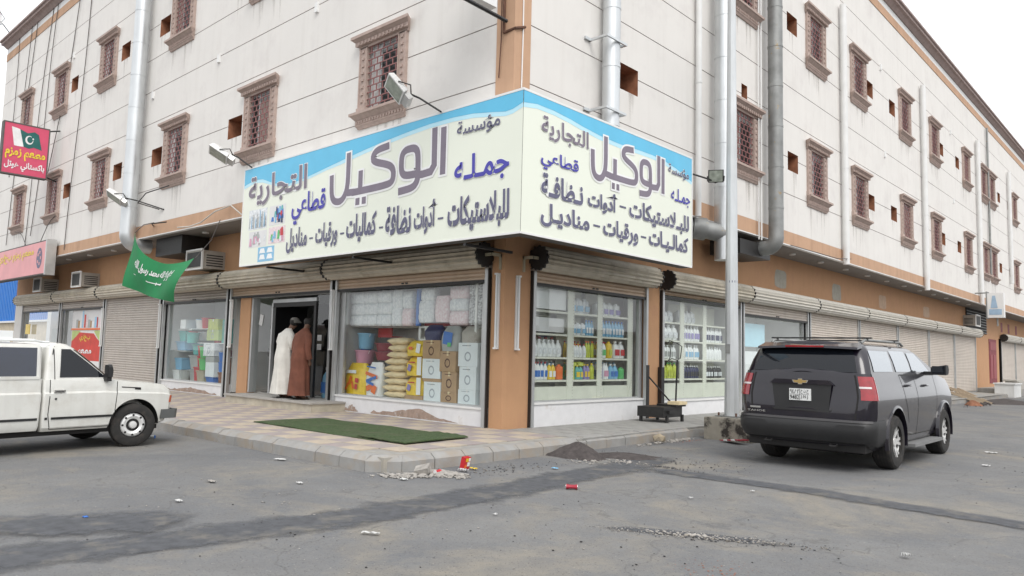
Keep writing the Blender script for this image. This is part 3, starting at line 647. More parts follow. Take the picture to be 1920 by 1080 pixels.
mb = MB(); mb.box((-8.45, .7, .36), (-7.7, .76, 2.7)); mb.build('inner_screen', mat('greenish_panel', (.20, .21, .19), .6), ent)
mb = MB(); mb.box((-7.95, -.80, PZ-.02), (-4.42, .3, .335)); mb.build('entrance_step', mat('marble_step', (.45, .41, .33), .6, var=.15, scale=5, dirt=(.36, .31, .25), dscale=3), ent)
mb = MB(); mb.box((-7.98, -.84, .337), (-4.39, .3, .372)); mb.build('step_tread', mat('step_tread', (.36, .345, .32), .7, var=.1, scale=6), ent)
# inside of the shops
mb = MB()
mb.box((-28, .3, .05), (-.3, 5.6, .36)); mb.box((-5, 5.6, .05), (-.3, 14, .36)); mb.build('shop_floor', 'floor', B)
mb = MB(); mb.box((-28, .12, 2.95), (-.15, 5.6, 3.02)); mb.box((-5, 5.6, 2.95), (-.24, 14, 3.02)); mb.build('shop_ceiling', 'inwall', B)
mb = MB(); mb.box((-9.55, 1.35, .36), (-4.9, 1.40, 2.95)); mb.box((-5.0, 2.6, .36), (-4.9, 2.65, 2.95)); mb.build('dim_shop_back', 'inwalld', B)  # wall colour darkened to give the unlit shop depth behind the doorway
for a, b2 in (((-9.6, .14, .3), (-9.5, 5, 2.95)), ((-13.6, .14, .3), (-13.5, 5, 2.95)), ((-18, .14, .3), (-17.92, 5, 2.95)), ((-13.49, 1.5, .3), (-9.61, 1.55, 2.95)), ((-4.89, 1.2, .3), (-.96, 1.25, 2.95)), ((-.95, .25, .3), (-.90, 4.89, 2.95)), ((-.95, 4.9, .3), (-.24, 4.94, 2.95)),
    ((-1.0, 4.95, .3), (-.95, 8.79, 2.95)), ((-1.6, 8.8, .3), (-.2, 8.84, 2.95)), ((-1.6, 8.85, .3), (-1.55, 13.09, 2.95)), ((-5, 13.1, .3), (-.2, 13.14, 2.95)), ((-28, 1.8, .3), (-18.01, 1.85, 2.95)), ((-22.5, .14, .3), (-22.4, 1.79, 2.95)), ((-4.95, .12, .3), (-4.9, 1.2, 2.95))):
    mb = MB(); mb.box(a, b2); mb.build('shop_partition', 'inwall', B)
# dark red side door, louvre, low platform at the far end
e = empty('side_door', parent=B); mb = MB(); RF.box(mb, 38.5, 40.4, -.02, .02, .55, 2.95); mb.build('door_leaf', 'doorred', e)
mb = MB()
for a, b2, c, d in ((38.7, 39.35, .8, 2.1), (39.5, 40.2, .8, 2.1), (38.7, 40.2, 2.35, 2.8)): RF.box(mb, a, b2, .02, .04, c, d)
mb.build('door_panel', mat('door_panel', (.27, .06, .07), .6, var=.1), e)
mb = MB(); RF.box(mb, 33.3, 37.9, .0, .04, 3.16, 4.33); mb.build('dark_vent_opening', 'dark', B)
for k in range(8):
    mb = MB(); RF.box(mb, 33.3, 37.9, .04, .07, 3.2+k*.14, 3.23+k*.14); mb.build('vent_slat', 'galvdull', B)
mb = MB(); mb.box((.0, 35.3, 0), (1.5, 45, .36)); one('concrete_platform', mb, 'conc', 'low concrete platform in front of the dark red side door', 'platform')
for u in (41.9, 44.0, 46.4): 
    mb = MB(); RF.box(mb, u, u+.5, .0, .01, 3.45, 4.0); mb.build('narrow_vent', 'doorred', B)
# ------------------------------------------------------------------ the corner shop sign
SG = empty('shop_sign', (1.5, -1.3, 3.17), label='large cream two-sided corner shop sign with blue wave and grey Arabic lettering', cat='sign')
s1, s2, z0, z1 = 1.3, 1.5, 3.17, 5.31
fl = lambda u, o, z: (u, -s1-o, z)
fr = lambda u, o, z: (s2+o, u, z)
mb = MB(); mb.prism([(-6.67, -s1, z0), (s2, -s1, z0), (s2, 3.61, z0), (s2-.24, 3.61, z0), (s2-.24, -s1+.24, z0), (-6.67, -s1+.24, z0)], (0, 0, z1-z0)); mb.build('sign_box', 'signside', SG, w=True)
mb = MB(); mb.add([fl(-6.66, .004, z0+.02), fl(s2, .004, z0+.02), fl(s2, .004, z1-.02), fl(-6.66, .004, z1-.02)], [(0, 1, 2, 3)]); mb.add([fr(-s1, .004, z0+.02), fr(3.6, .004, z0+.02), fr(3.6, .004, z1-.02), fr(-s1, .004, z1-.02)], [(0, 1, 2, 3)])
mb.build('sign_face', 'signcream', SG, w=True, norm=False)
mb = MB()
for a, b2 in ((z0-.005, z0+.025), (z1-.025, z1+.01)):
    mb.box((-6.68, -s1-.012, a), (s2+.012, -s1-.0045, b2)); mb.box((s2+.0045, -s1-.0045, a), (s2+.012, 3.62, b2))
mb.box((-6.685, -s1-.012, z0+.025), (-6.655, -s1-.0045, z1-.025)); mb.box((s2+.0045, 3.59, z0+.025), (s2+.012, 3.62, z1-.025)); mb.box((-6.68, -s1-.004, z1), (s2, -s1+.24, z1+.012)); mb.build('edge_trim', 'white', SG, w=True)
WVL = [(-6.65, 4.94), (-6.2, 5.02), (-5.88, 4.99), (-5.55, 4.88), (-5.2, 4.79), (-4.88, 4.75), (-4.5, 4.76), (-4.1, 4.80), (-3.5, 4.88), (-3.04, 4.94), (-2.3, 5.03), (-1.67, 5.09), (-1.1, 5.135), (-.56, 5.165), (0, 5.165), (.45, 5.14), (.85, 5.08), (1.15, 5.03), (1.3, 5.04), (1.5, 5.10)]
WVR = [(-1.3, 5.10), (-1.0, 5.15), (-.6, 5.15), (-.2, 5.12), (.13, 5.08), (.6, 5.04), (1.13, 5.03), (1.8, 5.055), (2.2, 5.06), (2.6, 5.04), (3.0, 4.98), (3.3, 4.91), (3.6, 4.83)]
for fn, W_ in ((fl, WVL), (fr, WVR)):
    for m_, d, o_, nm in (('signblue2', .05, .006, 'pale_wave'), ('signblue', 0, .008, 'blue_wave')):
        mb = MB(); v = []
        for u, z in W_: v += [fn(u, o_, z-d*(1.4 if z > 4.9 else 1)), fn(u, o_, z1-.026)]
        mb.add(v, [(2*i, 2*i+2, 2*i+3, 2*i+1) for i in range(len(W_)-1)]); mb.build(nm, m_, SG, w=True, norm=False)
BIG = [[(-.205, 5.05), (-.20, 4.27)], [(-.42, 5.05), (-.41, 4.46), (-.49, 4.36), (-.69, 4.345), (-.84, 4.35)], [(-.81, 4.33), (-.82, 4.74), (-.92, 4.83), (-1.15, 4.83), (-1.25, 4.75), (-1.25, 4.47), (-1.15, 4.38), (-.81, 4.375)],
 [(-.81, 4.42), (-.81, 4.26), (-.92, 4.15), (-1.28, 4.13)], [(-1.60, 4.985), (-1.95, 4.96), (-2.06, 4.87), (-2.03, 4.76), (-1.58, 4.64), (-1.46, 4.54), (-1.46, 4.36), (-1.58, 4.29), (-2.64, 4.285)],
 [(-2.40, 4.66), (-2.395, 4.24)], [(-2.79, 5.05), (-2.78, 4.40), (-2.90, 4.21), (-3.03, 4.16), (-3.2, 4.19), (-3.29, 4.31), (-3.31, 4.70)], [(-2.6, 4.29), (-2.76, 4.30)], [(-2.52, 4.10), (-2.40, 4.10)], [(-2.33, 4.10), (-2.21, 4.10)]]
def bigword(fn, tx, tz, k, m_):
    for nm, w_, o_, mt in (('lettering_outline', .205*k, .010, 'outl'), ('lettering', .128*k, .013, m_)):
        mb = MB()
        for i, st in enumerate(BIG):
            pts = [(tx(u), tz(z)) for u, z in st]; a, b2 = Vector(pts[0]), Vector(pts[-1])
            if nm == 'lettering_outline' or i in (2, 3, 1, 7):      # run the stroke a little past its ends
                e_ = .035*k if nm == 'lettering_outline' else .03*k
                pts[0] = tuple(a+(a-Vector(pts[1])).normalized()*e_); pts[-1] = tuple(b2+(b2-Vector(pts[-2])).normalized()*e_)
            for _ in range(2):                # soften the corners
                if len(pts) > 2 and i not in (1,): pts = [pts[0]]+[tuple(Vector(a_).lerp(Vector(b_), t_)) for a_, b_ in zip(pts, pts[1:]) for t_ in (.22, .78)]+[pts[-1]]
            v, f = ribbon(pts, w_); mb.add([fn(p[0], o_+i*.0003, p[1]) for p in v], f)
        mb.build(nm, mt, SG, w=True, norm=False)
bigword(fl, lambda u: u, lambda z: z, 1, 'letterr')
bigword(fr, lambda u: .34+(u+3.37)*(2.22/3.2), lambda z: 4.24+(z-4.06)*.83, .82, 'letterr')
TL = [('مؤسسة', (.11, 1.05, 4.78, 5.06), 'letter', .014, .02), ('جمـلـه', (.08, 1.26, 4.02, 4.5), 'lettb', .026, .018), ('التجارية', (-6.42, -4.16, 4.42, 5.08), 'letterr', .022, .022), ('قطاعي', (-4.66, -3.48, 3.88, 4.5), 'lettb', .026, .018),
 ('للبلاستيكات', (-.04, 1.28, 3.30, 3.86), 'letter', .04, .016), ('أدوات', (-.86, -.32, 3.34, 3.90), 'letter', .034, .024), ('نظافة', (-1.62, -.94, 3.40, 3.90), 'letter', .034, .024), ('كماليات', (-2.76, -1.88, 3.36, 3.88), 'letter', .034, .024), ('ورقيات', (-3.76, -3.04, 3.34, 3.82), 'letter', .034, .024), ('مناديل', (-4.80, -4.06, 3.32, 3.82), 'letter', .034, .024)]
TR = [('التجارية', (-.9, .27, 4.66, 5.02), 'letterr', .02, .02), ('مؤسسة', (2.72, 3.47, 4.80, 5.03), 'letter', .012, .024), ('قطاعي', (-.9, .02, 4.20, 4.50), 'lettb', .022, .018), ('جمـلـه', (2.82, 3.52, 4.30, 4.60), 'lettb', .02, .018),
 ('نـظافـة', (-.88, .15, 3.80, 4.15), 'letter', .034, .024), ('أدوات', (.27, 1.10, 3.76, 4.14), 'letter', .034, .024), ('للبـلاستيكات', (1.45, 3.48, 3.76, 4.14), 'letter', .034, .024), ('مناديـل', (-.88, .33, 3.34, 3.70), 'letter', .034, .024), ('ورقيات', (.70, 1.74, 3.34, 3.70), 'letter', .034, .024), ('كمالـيـات', (2.08, 3.46, 3.36, 3.72), 'letter', .034, .024)]
for fn, T_ in ((fl, TL), (fr, TR)):
    for t, bx, m_, off, ol in T_: lettering('lettering', t, bx, fn, m_, SG, off=off, outline=ol, o0=.009)
mb = MB()
for a, b2 in ((-.28, -.15), (-1.80, -1.69), (-2.96, -2.84), (-3.98, -3.86)): mb.box(fl(a, .012, 3.545), fl(b2, .010, 3.575))
for a, b2, z in ((1.17, 1.36, 3.95), (.44, .62, 3.52), (1.83, 2.0, 3.52)): mb.box(fr(a, .010, z), fr(b2, .012, z+.03))
mb.build('dashes', 'letter', SG, w=True)
# printed product pictures, lower left of the sign
q = random.Random(3)
for u0, u1, a, b2, kind in ((-6.37, -5.62, 3.93, 4.36, 0), (-5.53, -4.9, 3.95, 4.36, 1), (-6.33, -5.6, 3.55, 3.89, 2), (-5.52, -4.88, 3.57, 3.91, 3), (-5.92, -5.27, 3.22, 3.53, 4)):
    e = empty('printed_picture', parent=SG); OM[e.name] = OM[SG.name]
    mb = MB(); mb.add([fl(u0, .006, a), fl(u1, .006, a), fl(u1, .006, b2), fl(u0, .006, b2)], [(0, 1, 2, 3)]); mb.build('picture_ground', ('wrap', 'poster', 'poster', 'wrapp', 'sky_b')[kind], e, w=True, norm=False)
    pal = (['grayp', 'wrap', 'sky_b', 'dots'], ['blue', 'red', 'teal', 'sky_b', 'navy'], ['grayp', 'wrap', 'pink'], ['red', 'pink', 'green', 'sky_b', 'wrap'], ['whiteb', 'whiteb'])[kind]
    mbs = {p: MB() for p in pal}
    for k in range(16 if kind != 4 else 4):
        if kind == 4: x0, zc = u0+.06+(k % 2)*.3, a+.05+(k//2)*.13; ww, hh = .24, .1
        elif kind == 0: x0, zc = u0+.02+k*.044, a+.03; ww, hh = .035, q.uniform(.2, .36)
        else: ww, hh = q.uniform(.05, .12), q.uniform(.08, .2); x0, zc = q.uniform(u0+.02, u1-ww-.02), q.uniform(a+.02, b2-hh-.02)
        o_ = .008+k*.0004; mbs[pal[k % len(pal)]].add([fl(x0, o_, zc), fl(x0+ww, o_, zc), fl(x0+ww*.8, o_, zc+hh), fl(x0+ww*.2, o_, zc+hh)], [(0, 1, 2, 3)])
    for p, mm in mbs.items():
        if mm.v: mm.build('picture_print', p, e, w=True, norm=False, kind='stuff')
for x in (-5.6, -2.6, .3): mb = MB(); mb.box((x, -1.28, 3.08), (x+.05, -.2, 3.12)); mb.build('support_bar', 'black', SG, w=True)

# ------------------------------------------------------------------ other signs
PK = empty('restaurant_sign', (-20.4, -1.05, 7.0), label='red projecting restaurant sign with a green and white flag printed on it', cat='sign')
fx = lambda u, o, z: (-20.4+o, u, z)         # face looks along +x
mb = MB(); mb.box((-20.62, -2.72, 7.03), (-20.4, -1.42, 8.72)); mb.build('sign_box', 'pinksign', PK, w=True)
mb = MB(); mb.box((-20.64, -2.75, 6.99), (-20.39, -1.39, 7.03)); mb.box((-20.64, -2.75, 8.72), (-20.39, -1.39, 8.76)); mb.box((-20.64, -1.42, 7.03), (-20.39, -1.38, 8.72)); mb.box((-20.64, -2.76, 7.03), (-20.39, -2.72, 8.72)); mb.build('sign_frame', 'signside', PK, w=True)
mb = MB(); mb.tube([(-20.5, -1.4, 8.7), (-20.5, -1.06, 8.8)], .025); mb.tube([(-20.5, -1.4, 7.1), (-20.5, -1.06, 7.0)], .025); mb.build('bracket', 'black', PK, w=True)
def quadstrip(fn, name, mt, par, top, bot, o_):
    mb = MB(); v = []
    for a, b2 in zip(top, bot): v += [fn(a[0], o_, a[1]), fn(b2[0], o_, b2[1])]
    mb.add(v, [(2*i, 2*i+1, 2*i+3, 2*i+2) for i in range(len(top)-1)]); mb.build(name, mt, par, w=True, norm=False)
quadstrip(fx, 'printed_flag_white', 'whitel', PK, [(-2.52, 8.60), (-2.38, 8.58), (-2.26, 8.55)], [(-2.42, 7.98), (-2.32, 7.97), (-2.14, 7.98)], .006)
quadstrip(fx, 'printed_flag_green', 'pkgreen', PK, [(-2.28, 8.56), (-2.05, 8.47), (-1.85, 8.55), (-1.72, 8.48), (-1.70, 8.40)], [(-2.14, 7.98), (-1.98, 7.95), (-1.85, 8.01), (-1.72, 7.99), (-1.60, 7.96)], .008)
mb = MB(); v = []; n_ = 16
for i in range(n_+1):
    t = R(60+300*i/n_); v += [fx(-1.99+.12*math.cos(t), .011, 8.24+.15*math.sin(t)), fx(-1.97+.085*math.cos(t), .011, 8.255+.11*math.sin(t))]
mb.add(v, [(2*i, 2*i+1, 2*i+3, 2*i+2) for i in range(n_)])
mb.add([fx(-1.88+(.035 if i % 2 == 0 else .015)*math.cos(R(36*i)), .011, 8.30+(.045 if i % 2 == 0 else .02)*math.sin(R(36*i))) for i in range(10)], [tuple(range(10))]); mb.build('printed_crescent', 'whitel', PK, w=True, norm=False)
lettering('lettering', 'مطعم زمزم', (-2.66, -1.48, 7.50, 7.92), fx, 'yellowl', PK, off=.035, o0=.004)
lettering('lettering', 'باكستاني هوتل', (-2.66, -1.48, 7.13, 7.46), fx, 'whitel', PK, off=.03, o0=.004)
PS = empty('restaurant_fascia_sign', (-22.5, -1.3, 3.6), label='long faded red fascia sign with yellow writing above the far left shops', cat='sign')
mb = MB(); mb.box((-28.2, -1.42, 3.70), (-19.62, -1.16, 4.86)); mb.build('sign_box', 'signside', PS, w=True)
ff = lambda u, o, z: (u, -1.42-o, z)
mb = MB(); mb.add([ff(-28.15, .004, 3.74), ff(-19.7, .004, 3.74), ff(-19.7, .004, 4.82), ff(-28.15, .004, 4.82)], [(0, 1, 2, 3)]); mb.build('sign_face', 'pinksign2', PS, w=True, norm=False)
mb = MB(); mb.box((-19.70, -1.44, 3.68), (-19.60, -1.14, 4.88)); mb.build('sign_end', 'tin', PS, w=True)
lettering('lettering', 'مطعم زمزم بخاري', (-25.3, -21.0, 4.30, 4.70), ff, 'yellowl', PS, off=.02, o0=.004)
mb = MB(); mb.add([ff(-20.35+.3*math.cos(R(30*i)), .008, 4.28+.36*math.sin(R(30*i))) for i in range(12)], [tuple(range(12))]); mb.build('printed_roundel', 'letter', PS, w=True, norm=False)
mb = MB()
for i in range(5): mb.add([ff(-20.35+.16*math.cos(R(72*i))+dx, .011, 4.28+.2*math.sin(R(72*i))+dz) for dx, dz in ((-.05, -.05), (.05, -.05), (.05, .05), (-.05, .05))], [(0, 1, 2, 3)])
mb.build('printed_roundel_mark', 'pinksign2', PS, w=True, norm=False)
# sign high on the corner (mostly above the picture)
HS = empty('high_corner_sign', (.5, -1.4, 6.9), label='white rimmed sign box jutting from the corner pilaster at the top edge', cat='sign')
mb = MB(); mb.box((.78, -3.3, 6.66), (.98, -1.38, 8.1)); mb.build('sign_box', 'white', HS, w=True)
mb = MB(); mb.box((.982, -3.2, 6.76), (.988, -1.46, 8.0)); mb.build('sign_face', 'sky_b', HS, w=True)
mb = MB(); mb.tube([(1.02, -3.4, 6.56), (1.02, -1.2, 6.50)], .03, 6); mb.build('lower_rail', 'black', HS, w=True)
mb = MB(); mb.tube([(1.02, -1.25, 6.5), (.82, -1.06, 6.62)], .02, 6); mb.build('strut', 'black', HS, w=True)
mb = MB(); mb.tube([(.86, -1.09, 6.40), (1.09, -1.07, 6.42), (1.10, -.86, 6.50)], .022, 6); mb.tube([(.86, -1.09, 6.40), (.85, -1.09, 8.3)], .022, 6); mb.build('wall_bracket', 'rust', HS, w=True)
# far right projecting sign
FS = empty('blue_white_sign', (1.9, 30, 3.6), label='white and blue double-sided projecting sign near the far end of the right facade', cat='sign')
mb = MB(); mb.box((1.55, 29.95, 3.62), (2.18, 30.25, 4.72)); mb.build('sign_box', 'white', FS, w=True)
mb = MB(); mb.box((1.50, 29.93, 3.58), (1.55, 30.27, 4.8)); mb.tube([(1.06, 30.1, 4.75), (1.6, 30.1, 4.75)], .03); mb.tube([(1.9, 30.1, 3.6), (1.9, 30.1, 3.25)], .035); mb.build('bracket', 'galvdull', FS, w=True)
fy = lambda u, o, z: (u, 29.95-o, z)
mb = MB(); mb.add([fy(a, .01, b2) for a, b2 in ((1.62, 3.75), (2.1, 3.75), (2.1, 4.0), (1.62, 4.0))], [(0, 1, 2, 3)]); mb.add([fy(a, .01, b2) for a, b2 in ((1.68, 4.05), (1.95, 4.05), (1.86, 4.6), (1.75, 4.6))], [(0, 1, 2, 3)]); mb.build('printed_shapes', mat('faded_blue_print', (.33, .46, .60), .5), FS, w=True, norm=False)
# ------------------------------------------------------------------ flag
FLG = empty('green_flag', (-12.4, -1.5, 2.6), label='green national flag with white script and sword slung under the left overhang', cat='flag')
TLc, TRc, BLc, BRc = Vector((-12.05, -1.5, 4.40)), Vector((-8.40, -1.5, 3.46)), Vector((-12.38, -1.55, 2.98)), Vector((-9.28, -1.5, 2.46))
def flag(u, v, off=0):      # u 0..1 left to right, v 0..1 down
    top = TLc.lerp(TRc, u)+Vector((0, 0, -.55*math.sin(math.pi*u**.85)*(1-u*.25))); bot = BLc.lerp(BRc, u)+Vector((0, 0, -.06*math.sin(math.pi*u)))
    p = top.lerp(bot, v); fold = .07*math.sin(7*u+2.2*v*v)*(1-.3*v)+.035*math.sin(12*(u-v*.35))*(1-.4*v)+.12*math.sin(math.pi*v)*u
    return Vector((p.x, p.y-fold-off, p.z))
mb = MB(); mb.grid(lambda u, v: tuple(flag(u, v)), 110, 60); mb.build('cloth', 'flaggreen', FLG, smooth=180, w=True, norm=False)
def on_flag(name, v2, f2, bx):
    xs = [p[0] for p in v2]; ys = [p[1] for p in v2]; x0, x1, y0, y1 = min(xs), max(xs), min(ys), max(ys); mb = MB()
    mb.add([tuple(flag(bx[0]+(p[0]-x0)/(x1-x0)*(bx[1]-bx[0]), bx[3]+(p[1]-y0)/(y1-y0)*(bx[2]-bx[3]), .012)) for p in v2], f2); mb.build(name, 'flagwhite', FLG, w=True, norm=False)
v2, f2 = text_mb('لا إله إلا الله محمد رسول الله', .035); on_flag('script', v2, f2, (.17, .80, .22, .50))
sw = [(0, .02), (.55, .03), (.80, .04), (.80, .12), (.83, .12), (.83, .05), (.96, .06), (1, .14), (1.03, .10), (1, -.05), (.83, -.03), (.83, -.12), (.80, -.12), (.80, -.03), (.55, -.035), (0, -.01)]
on_flag('sword', sw, [tuple(range(len(sw)))], (.17, .64, .57, .66))
mb = MB(); mb.tube([(-12.05, -1.5, 4.38), (-12.02, -1.3, 4.62), (-11.9, -1.08, 4.7)], .012); mb.tube([(-8.40, -1.5, 3.46), (-8.3, -1.2, 3.9), (-8.2, -1.06, 4.4)], .008); mb.build('flag_cord', 'cable', FLG, w=True)
# ------------------------------------------------------------------ floodlights
def flood(lab, base, head, aim, size=.34, arm=True, slim=False, roll=0):
    """base: point on the wall or sign; head: centre of the lamp; aim: where the glass faces."""
    e = empty('floodlight', base, label=lab, cat='floodlight', group='floodlights on arms along the facade')
    b2 = Vector(base); h = Vector(head); a = Vector(aim).normalized()
    x = a.cross(Vector((0, 0, 1))).normalized(); y = x.cross(a).normalized(); X = Matrix((x, y, a)).transposed().to_4x4() @ Matrix.Rotation(R(roll), 4, 'Z'); X.translation = h
    w_, hh, dp = (size*.5, size*.42, .07) if slim else (size*.5, size*.62, .14)
    mb = MB(); mb.loft([[tuple(X @ Vector((sx*w_*k, sy*hh*k, z))) for sx, sy in ((-1, -1), (1, -1), (1, 1), (-1, 1))] for k, z in ((.55, -dp), (.9, -dp*.6), (1, 0), (1, .02))]); mb.build('housing', 'black' if slim else 'white', e, smooth=30, w=True)
    mb = MB(); mb.add([tuple(X @ Vector((sx*w_*.86, sy*hh*.88, .024))) for sx, sy in ((-1, -1), (1, -1), (1, 1), (-1, 1))], [(0, 1, 2, 3)]); mb.build('lamp_glass', 'lens', e, w=True, norm=False)
    if not slim:
        mb = MB(); mb.box((-w_*.7, -hh-.13, -.10), (w_*.7, -hh, .0), X); mb.build('ballast_box', 'tin', e, w=True)
    mb = MB()
    for s in (-1, 1): mb.tube([X @ Vector((s*(w_+.012), 0, -.02)), X @ Vector((s*(w_+.012), -hh*.7, -dp-.03)), X @ Vector((0, -hh*1.0, -dp-.05))], .012, 6)
    foot = X @ Vector((0, -hh, -dp-.05)); mb.tube([b2, foot.lerp(b2, .3)+Vector((0, 0, .02)), foot], .018, 6); mb.build('arm', 'black', e, w=True)
    return e
flood('white floodlight standing over the middle of the corner sign top', (-.25, -1.35, 5.30), (-1.12, -1.62, 5.80), (-.15, -.80, -.50), .34, roll=-26)
flood('white floodlight tilted flat above the left end of the corner sign', (-6.3, -1.35, 5.30), (-7.05, -1.75, 5.62), (.0, -.6, -.8), .36, roll=-30)
flood('white floodlight on a long arm beside the flag and the left duct', (-11.4, -1.06, 5.0), (-13.0, -1.75, 5.40), (.0, -.65, -.75), .36, roll=-30)
flood('small black floodlight on an arm off the right end of the corner sign', (1.5, 3.62, 5.0), (1.62, 4.35, 5.08), (.45, -.8, -.2), .30, slim=True)
flood('grey floodlight on the roof edge at the far left', (-27.2, -1.3, 14.12), (-27.0, -1.9, 14.72), (.3, -.9, -.2), .55)
mb = MB(); mb.tube([(-11.6, -1.10, 5.02), (-11.2, -1.8, 5.03), (-10.2, -2.0, 5.12), (-9.15, -1.9, 5.18)], .014, 6); mb.tube([(-12, -1.06, 4.62), (-11.0, -1.5, 4.52), (-10.6, -1.3, 4.55)], .016, 6); one('steel_rods', mb, 'black', 'thin black steel rods sticking out above the green flag', 'rods')
# ------------------------------------------------------------------ tube lamps on the pillars
def tubelamp(fac, u, z0_, z1_, lab, o=.0):
    base = fac.P(u, o, z0_); e = empty('tube_lamp', base, label=lab, cat='tube lamp', group='upright tube lamps beside the shop fronts')
    mb = MB(); fac.box(mb, u-.042, u+.042, o+.003, o+.035, z0_, z1_); mb.build('batten', 'pvc', e, w=True)
    mb = MB(); mb.cyl(fac.P(u, o+.055, z0_+.03), fac.P(u, o+.055, z1_-.03), .017, n=10); mb.build('tube', 'tube', e, w=True, smooth=60)
    mb = MB()
    for z in (z0_, z1_-.03): fac.box(mb, u-.03, u+.03, o+.035, o+.08, z, z+.03)
    mb.build('end_cap', 'white', e, w=True)
tubelamp(LF, -.14, 1.51, 2.80, 'white tube lamp on the left face of the corner pillar'); tubelamp(RF, .31, 1.50, 2.78, 'white tube lamp on the right face of the corner pillar')
tubelamp(LF, -4.90, 1.42, 2.70, 'white tube lamp between the entrance and the goods window', .06); tubelamp(LF, -9.28, 1.42, 2.62, 'white tube lamp left of the entrance, by the plastics window', .08)
tubelamp(LF, -13.52, 1.35, 2.62, 'white tube lamp between the closed shutter and the plastics window', .08); tubelamp(LF, -17.98, 1.35, 2.6, 'white tube lamp left of the closed shutter', .08)
# ------------------------------------------------------------------ ducts and pipes
def duct(lab, x, y, z0_, z1_, r, m_='galv', elbow=None, seams=(), name='duct', group=None):
    e = empty(name, (x, y, z0_), label=lab, cat='duct' if name == 'duct' else 'pipe', group=group)
    mb = MB(); mb.cyl((0, 0, 0), (0, 0, z1_-z0_), r, n=24); mb.build('straight_run', m_, e, smooth=40)
    for z in seams:
        mb = MB(); mb.cyl((0, 0, z-z0_), (0, 0, z-z0_+.05), r+.007, n=24); mb.build('joint_band', m_, e, smooth=40)
    if elbow:
        mb = MB(); dx, dy, L = elbow; rr = r*1.35; pts = []
        for k in range(6):
            t = R(90*k/5); pts.append((dx*rr*(1-math.cos(t)), dy*rr*(1-math.cos(t)), -rr*math.sin(t)))
        pts.append((dx*(rr+L), dy*(rr+L), -rr)); mb.tube([(0, 0, .02)]+pts, r*1.02, 20); mb.build('elbow', m_, e, smooth=35)
    return e
sm = lambda a, b2, k=.93: [a+i*k for i in range(int((b2-a)/k)+1)]
duct('silver sheet metal duct climbing the left facade above the flag', -13.05, -1.32, 4.45, 14.9, .20, elbow=(.0, 1, .35), seams=sm(5.2, 14.8))
duct('silver duct rising from behind the corner sign beside the corner pilaster', 1.26, 1.22, 4.45, 14.9, .155, seams=sm(5.38, 14.8, 1.05))
mb = MB()
for z in (5.60, 6.85): mb.box((1.05, .83, z), (1.42, .87, z+.04)); mb.box((1.42, .83, z), (1.45, 1.43, z+.04)); mb.box((1.05, 1.39, z), (1.42, 1.43, z+.04)); mb.box((1.05, .70, z), (1.09, .87, z+.05))
one('duct_clamp', mb, 'galv', 'pair of flat metal clamps around the duct behind the corner sign', 'clamps')
e = duct('silver duct with a stub and branch hidden behind the street lamp post', 1.35, 5.20, 3.50, 14.9, .185, seams=sm(4.1, 14.8, .93))
mb = MB(); mb.tube([(0, 0, .55), (-.2, -.28, .62), (-.45, -.55, .66), (-1.1, -.75, .7)], .19, 18); mb.build('branch', 'galvdull', e, smooth=35)
mb = MB(); mb.tube([(-.25, -.33, .63), (-.45, -.55, .66)], .235, 18); mb.build('branch_collar', 'galvdull', e, smooth=35)
e = duct('dull grey duct with a rusty elbow right of the street lamp post', 1.36, 7.82, 4.32, 14.9, .172, 'galvdull', elbow=(-1, 0, .6), seams=sm(5.0, 14.8, .98))
mb = MB(); mb.box((.25, 6.7, 3.86), (1.0, 8.3, 4.20)); one('duct_box', mb, 'black', 'dark box duct under the overhang at the rusty elbow', 'duct')
for k, (y, z0_, z1_, r) in enumerate([(4.5, 4.34, 14.9, .062), (13.05, 4.25, 12.0, .092), (21.6, 4.2, 12.0, .092), (30.9, 4.3, 12.0, .092), (38.5, 5.9, 12.0, .09), (33.3, 5.9, 13.2, .05)]):
    lab = ['slim white downpipe just right of the corner sign', 'white downpipe between the second and third window right of the post', 'white downpipe halfway along the right facade', 'white downpipe at the far end of the low overhang band', 'thin white pipe near the right edge of the facade', 'thin grey pipe hanging from the roof of the right facade'][k]
    duct(lab, 1.05+r+.04, y, z0_, z1_, r, 'pvc' if k < 5 else 'galvdull', seams=[z0_+2.8] if k < 5 else [], name='downpipe', group='downpipes on the right facade')
mb = MB(); mb.tube([(1.12, 7.56, 4.25), (1.12, 7.56, 14.5)], .022, 6); mb.tube([(1.12, 7.42, 4.25), (1.12, 7.42, 14.5)], .016, 6); one('conduit', mb, 'pvc', 'pair of thin conduits between the window and the dull grey duct', 'conduit')
q = random.Random(11)
def cablerun(pts, lab, m_='cable', r=.012): mb = MB(); mb.tube(pts, r, 5); one('cable', mb, m_, lab, 'cable', 'loose cables hanging on the facade')
for k, (xt, xb, zb_) in enumerate([(-26.6, -26.3, 8.0), (-24.9, -25.9, 5.2), (-24.2, -24.9, 9.0), (-22.3, -23.6, 5.0), (-21.6, -22.9, 5.3), (-19.0, -21.3, 7.4), (-18.2, -18.9, 4.5)]):
    pts = [(xt+(xb-xt)*t+.12*math.sin(5*t+k), -1.075-.03*abs(math.sin(3*t+k)), 13.9+(zb_-13.9)*t) for t in [i/9 for i in range(10)]]
    cablerun(pts, ['cable nearest the far left building edge', 'cable running down past the far left windows', 'cable ending above the far left upper window', 'cable crossing between the red sign and second window', 'cable beside the red projecting sign', 'cable dropping by the left upper window pair', 'long cable hanging from the roof to the overhang left of the duct'][k], r=.014)
cablerun([(-24.6+t*4.6, -1.1-.05, 5.6-2.6*t*(1-t)*1.2+.3*math.sin(9*t)) for t in [i/12 for i in range(13)]], 'slack cable looping above the faded red fascia sign')
